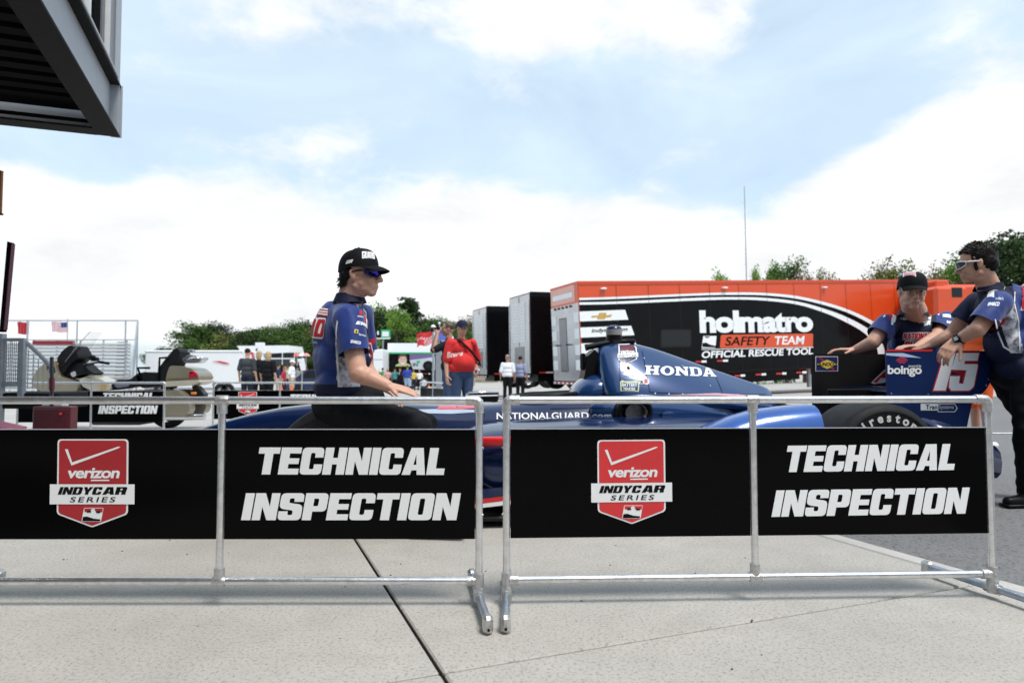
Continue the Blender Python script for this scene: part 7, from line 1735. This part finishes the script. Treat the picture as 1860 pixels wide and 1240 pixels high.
# ================================================================== MOTORCYCLE
Ym = 11.6
def mp(px, py, d=0.0): return W(px, py, Ym+d)
mc = thing('touring_motorcycle', 'large champagne coloured touring motorcycle parked facing left behind the small barrier', 'motorcycle', V((mp(230, 700).x, Ym, gz(mp(230, 700).x, Ym))))
champ = mat('champagne_paint', (.26, .23, .17), .28, .4, .5, var=.1); gm = gz(0, Ym)
def mblob(name, prims, m, vox=.014, sm=4):
    mb = MB()
    for (c, r, *rot) in prims: mb.ell(c, r, Matrix.Rotation(rot[0], 3, 'Y') if rot else None, 0, 20, 12)
    return finish(remesh(mb, vox, sm), name, m, mc)
for px in (112, 322):
    c = mp(px, 0); c.z = gm+.33
    MB().lathe(c-V((0, .06, 0)), (0, 1, 0), [(.22, .02), (.29, 0), (.325, .03), (.33, .06), (.325, .09), (.29, .12), (.22, .10)], 36).build('tyre', rubber, mc, smooth=40)
    MB().lathe(c-V((0, .055, 0)), (0, 1, 0), [(.001, .0), (.05, .0), (.06, .03), (.19, .03), (.225, .0), (.225, .11)], 30).build('rim', chrome, mc, smooth=40)
def side(name, pts, d, m, bev=.03, yoff=0.0, seg=3, par=None):
    """moulded panel: side outline (enlarged photograph coordinates) with real width and rounded edges"""
    L = [mp(x/4.43, 560+y/4.43) for x, y in pts]; fr = Frame((0, Ym, 0), (1, 0, 0), (0, 0, 1))
    mb = MB(); mb.prism([rnd([(p.x, p.z) for p in L], .03, 2)], fr, -d-yoff, d-yoff); o = mb.build(name, m, par or mc, smooth=50)
    bv = o.modifiers.new('bevel', 'BEVEL'); bv.width = bev; bv.segments = seg; bv.limit_method = 'ANGLE'; bv.angle_limit = radians(50); return o
seatm = mat('seat_vinyl', (.012, .012, .014), .45); eng = mat('engine_black', (.03, .03, .032), .35, .5, var=.5, vs=20)
side('front_fairing', [(338, 575), (372, 505), (430, 450), (475, 418), (522, 420), (535, 490), (560, 545), (640, 575), (700, 600), (700, 660), (420, 665), (345, 630)], .26, champ, .07)
side('fairing_lower', [(360, 600), (560, 590), (720, 640), (700, 760), (520, 800), (380, 720)], .22, mat('dark_champagne', (.05, .045, .035), .35, .3), .06)
side('headlamp', [(345, 560), (372, 515), (392, 530), (375, 590), (350, 600)], .24, glass_d, .02)
side('air_vent', [(455, 470), (500, 440), (522, 470), (530, 520), (480, 520)], .268, eng, .01)
side('side_cover', [(690, 570), (740, 552), (800, 545), (880, 575), (935, 605), (945, 655), (800, 665), (720, 625)], .19, mat('pale_champagne', (.50, .46, .38), .3, .2, .3), .05)
side('fuel_tank', [(640, 560), (700, 530), (790, 530), (800, 560), (720, 590)], .15, champ, .05)
side('instrument_cowl', [(520, 405), (560, 345), (610, 305), (645, 300), (682, 365), (690, 402), (640, 432), (605, 480), (570, 532), (532, 485)], .20, seatm, .05)
side('dash_lower', [(556, 530), (640, 440), (705, 440), (765, 500), (802, 522), (700, 562), (640, 562)], .15, seatm, .04)
side('inner_trim', [(610, 520), (650, 500), (665, 540), (630, 555)], .16, silver_p, .01)
side('front_seat', [(935, 600), (985, 575), (1090, 568), (1130, 530), (1180, 545), (1180, 620), (945, 655)], .15, seatm, .05)
side('rear_seat', [(1130, 525), (1200, 510), (1330, 520), (1360, 540), (1330, 620), (1180, 640), (1150, 600)], .15, seatm, .05)
side('seat_side_piece', [(960, 615), (1020, 600), (1085, 590), (1085, 625), (990, 640)], .17, mat('blue_grey_vinyl', (.12, .13, .17), .35), .03)  # blue-grey piece set on the side of the seat
side('backrest', [(1345, 640), (1330, 470), (1380, 402), (1440, 332), (1470, 320), (1492, 350), (1480, 402), (1442, 462), (1402, 600), (1375, 650)], .19, seatm, .05)
side('top_trunk', [(1430, 462), (1500, 462), (1600, 482), (1650, 522), (1662, 568), (1620, 590), (1395, 588), (1408, 520)], .27, champ, .08)
side('trunk_lip', [(1392, 586), (1662, 572), (1674, 590), (1600, 618), (1388, 628)], .28, mat('pale_champagne', (0, 0, 0)), .02)
side('trunk_seam', [(1400, 560), (1660, 552), (1662, 560), (1400, 568)], .285, mat('brass_trim', (.35, .24, .10), .3, .8), .004)
side('tail_light', [(1592, 503), (1636, 510), (1656, 546), (1578, 560), (1584, 530)], .29, mat('tail_red', (.40, .01, .03), .15), .03)
side('luggage_rack', [(1478, 402), (1556, 372), (1600, 380), (1650, 392), (1655, 408), (1620, 440), (1520, 442)], .12, chrome, .03)
side('rack_light', [(1520, 330), (1560, 330), (1562, 356), (1520, 356)], .05, grey_p, .01)
for d in (-.30, .30): side('saddlebag', [(1318, 662), (1450, 652), (1530, 655), (1572, 695), (1610, 755), (1618, 805), (1590, 852), (1322, 852)], .10, champ, .06, d); side('bag_seam', [(1320, 745), (1606, 748), (1606, 756), (1320, 753)], .102, seatm, .002, d)
side('rear_frame', [(1560, 618), (1602, 622), (1662, 690), (1640, 762), (1608, 740), (1570, 690)], .08, eng, .02)
side('engine', [(720, 670), (1300, 650), (1300, 880), (1180, 930), (800, 930), (700, 800)], .20, eng, .05)
for k in range(7): side('cooling_fin', [(800+k*55, 760), (830+k*55, 760), (830+k*55, 880), (800+k*55, 880)], .215, silver_p if k % 2 else eng, .006)
for d in (-.30, .30): MB().tube([mp(180, 720, d), mp(176, 742, d), mp(186, 760, d), mp(206, 762, d), mp(212, 745, d)], .016, 8).build('crash_bar', chrome, mc, smooth=True)
side('tail_light', [(1592, 503), (1600, 503), (1600, 510), (1592, 510)], .1, mat('tail_red', (0, 0, 0)), .002)
MB().box(mp(352, 714, -.33), (.06, .1, .04), None, 0, .01).build('indicator', mat('amber_lens', (.7, .18, .02), .2), mc); MB().ell(mp(104, 661, -.18), (.05, .03, .03)).build('indicator', mat('amber_lens', (0, 0, 0)), mc)
# windshield
mb = MB(); nx = 10; vs = []
for j in range(9):
    t = j/8
    for i in range(nx+1):
        q = -1 + 2*i/nx; w_ = .27*(1-.35*t); c = mp(118, 657).lerp(mp(165, 602), t); vs.append(c + V((abs(q)**2*.10, q*w_, 0)))
mb.add(vs, [(j*(nx+1)+i, j*(nx+1)+i+1, (j+1)*(nx+1)+i+1, (j+1)*(nx+1)+i) for j in range(8) for i in range(nx)])
mb.build('windshield', mat('clear_screen', (.8, .85, .9), .05, spec=.6, alpha=.22), mc, smooth=True, recalc=False)
mb = MB(); [mb.tube([mp(112, 668, d), mp(128, 650, d), mp(146, 631, d*1.05)], .014, 6) for d in (-.26, .26)]; mb.build('screen_bracket', blk, mc, smooth=True)
MB().tube([mp(118, 657, -.26), mp(140, 629, -.24), mp(160, 606, -.18), mp(165, 602, 0), mp(160, 606, .18), mp(140, 629, .24)], .006, 6).build('screen_edge', grey_p, mc, smooth=True)
for d in (-.36, .36):
    MB().tube([mp(150, 665, 0), mp(160, 662, d*.8), mp(180, 657, d), mp(197, 659, d*1.05)], .016, 8).build('handlebar', blk, mc, smooth=True); MB().cap2(mp(180, 657, d), mp(197, 660, d), .024, .022).build('grip', blk, mc, smooth=True); MB().ell(mp(166, 648, d), (.07, .04, .035)).build('mirror', blk, mc, smooth=True); MB().box(mp(172, 652, d*.8), (.12, .1, .07), None, 0, .02).build('switch_box', blk, mc)
mb = MB(); mb.tube([mp(288, 690, -.2), mp(290, 650, -.2), mp(308, 649, -.2)], .02, 6); mb.tube([mp(288, 690, .2), mp(290, 650, .2), mp(308, 649, .2)], .02, 6); mb.build('grab_frame', blk, mc, smooth=True)
MB().tube([mp(336, 655, -.14), mp(350, 648, -.14), mp(372, 652, -.1), mp(372, 652, .1), mp(350, 648, .14), mp(336, 655, .14)], .016, 8).build('luggage_rack', chrome, mc, smooth=True); 
MB().tube([mp(212, 760, -.25), mp(300, 758, -.3), mp(372, 756, -.3)], [.045, .05, .055], 14).build('exhaust_pipe', chrome, mc, smooth=60)
MB().tube([mp(272, 668, -.3), mp(250, 668, -.3), mp(258, 690, -.2)], .02, 8).build('passenger_armrest', blk, mc, smooth=True)
mb = MB(); star = [(cos(pi/2+k*pi/5)*(.07 if k % 2 == 0 else .03), sin(pi/2+k*pi/5)*(.07 if k % 2 == 0 else .03)) for k in range(10)]; mb.flat(Frame(mp(187, 702, -.20), (1, 0, 0), (0, 0, 1)), poly2d([star]), 0); mb.build('star_badge', gold, mc)
bpy.context.view_layer.update()
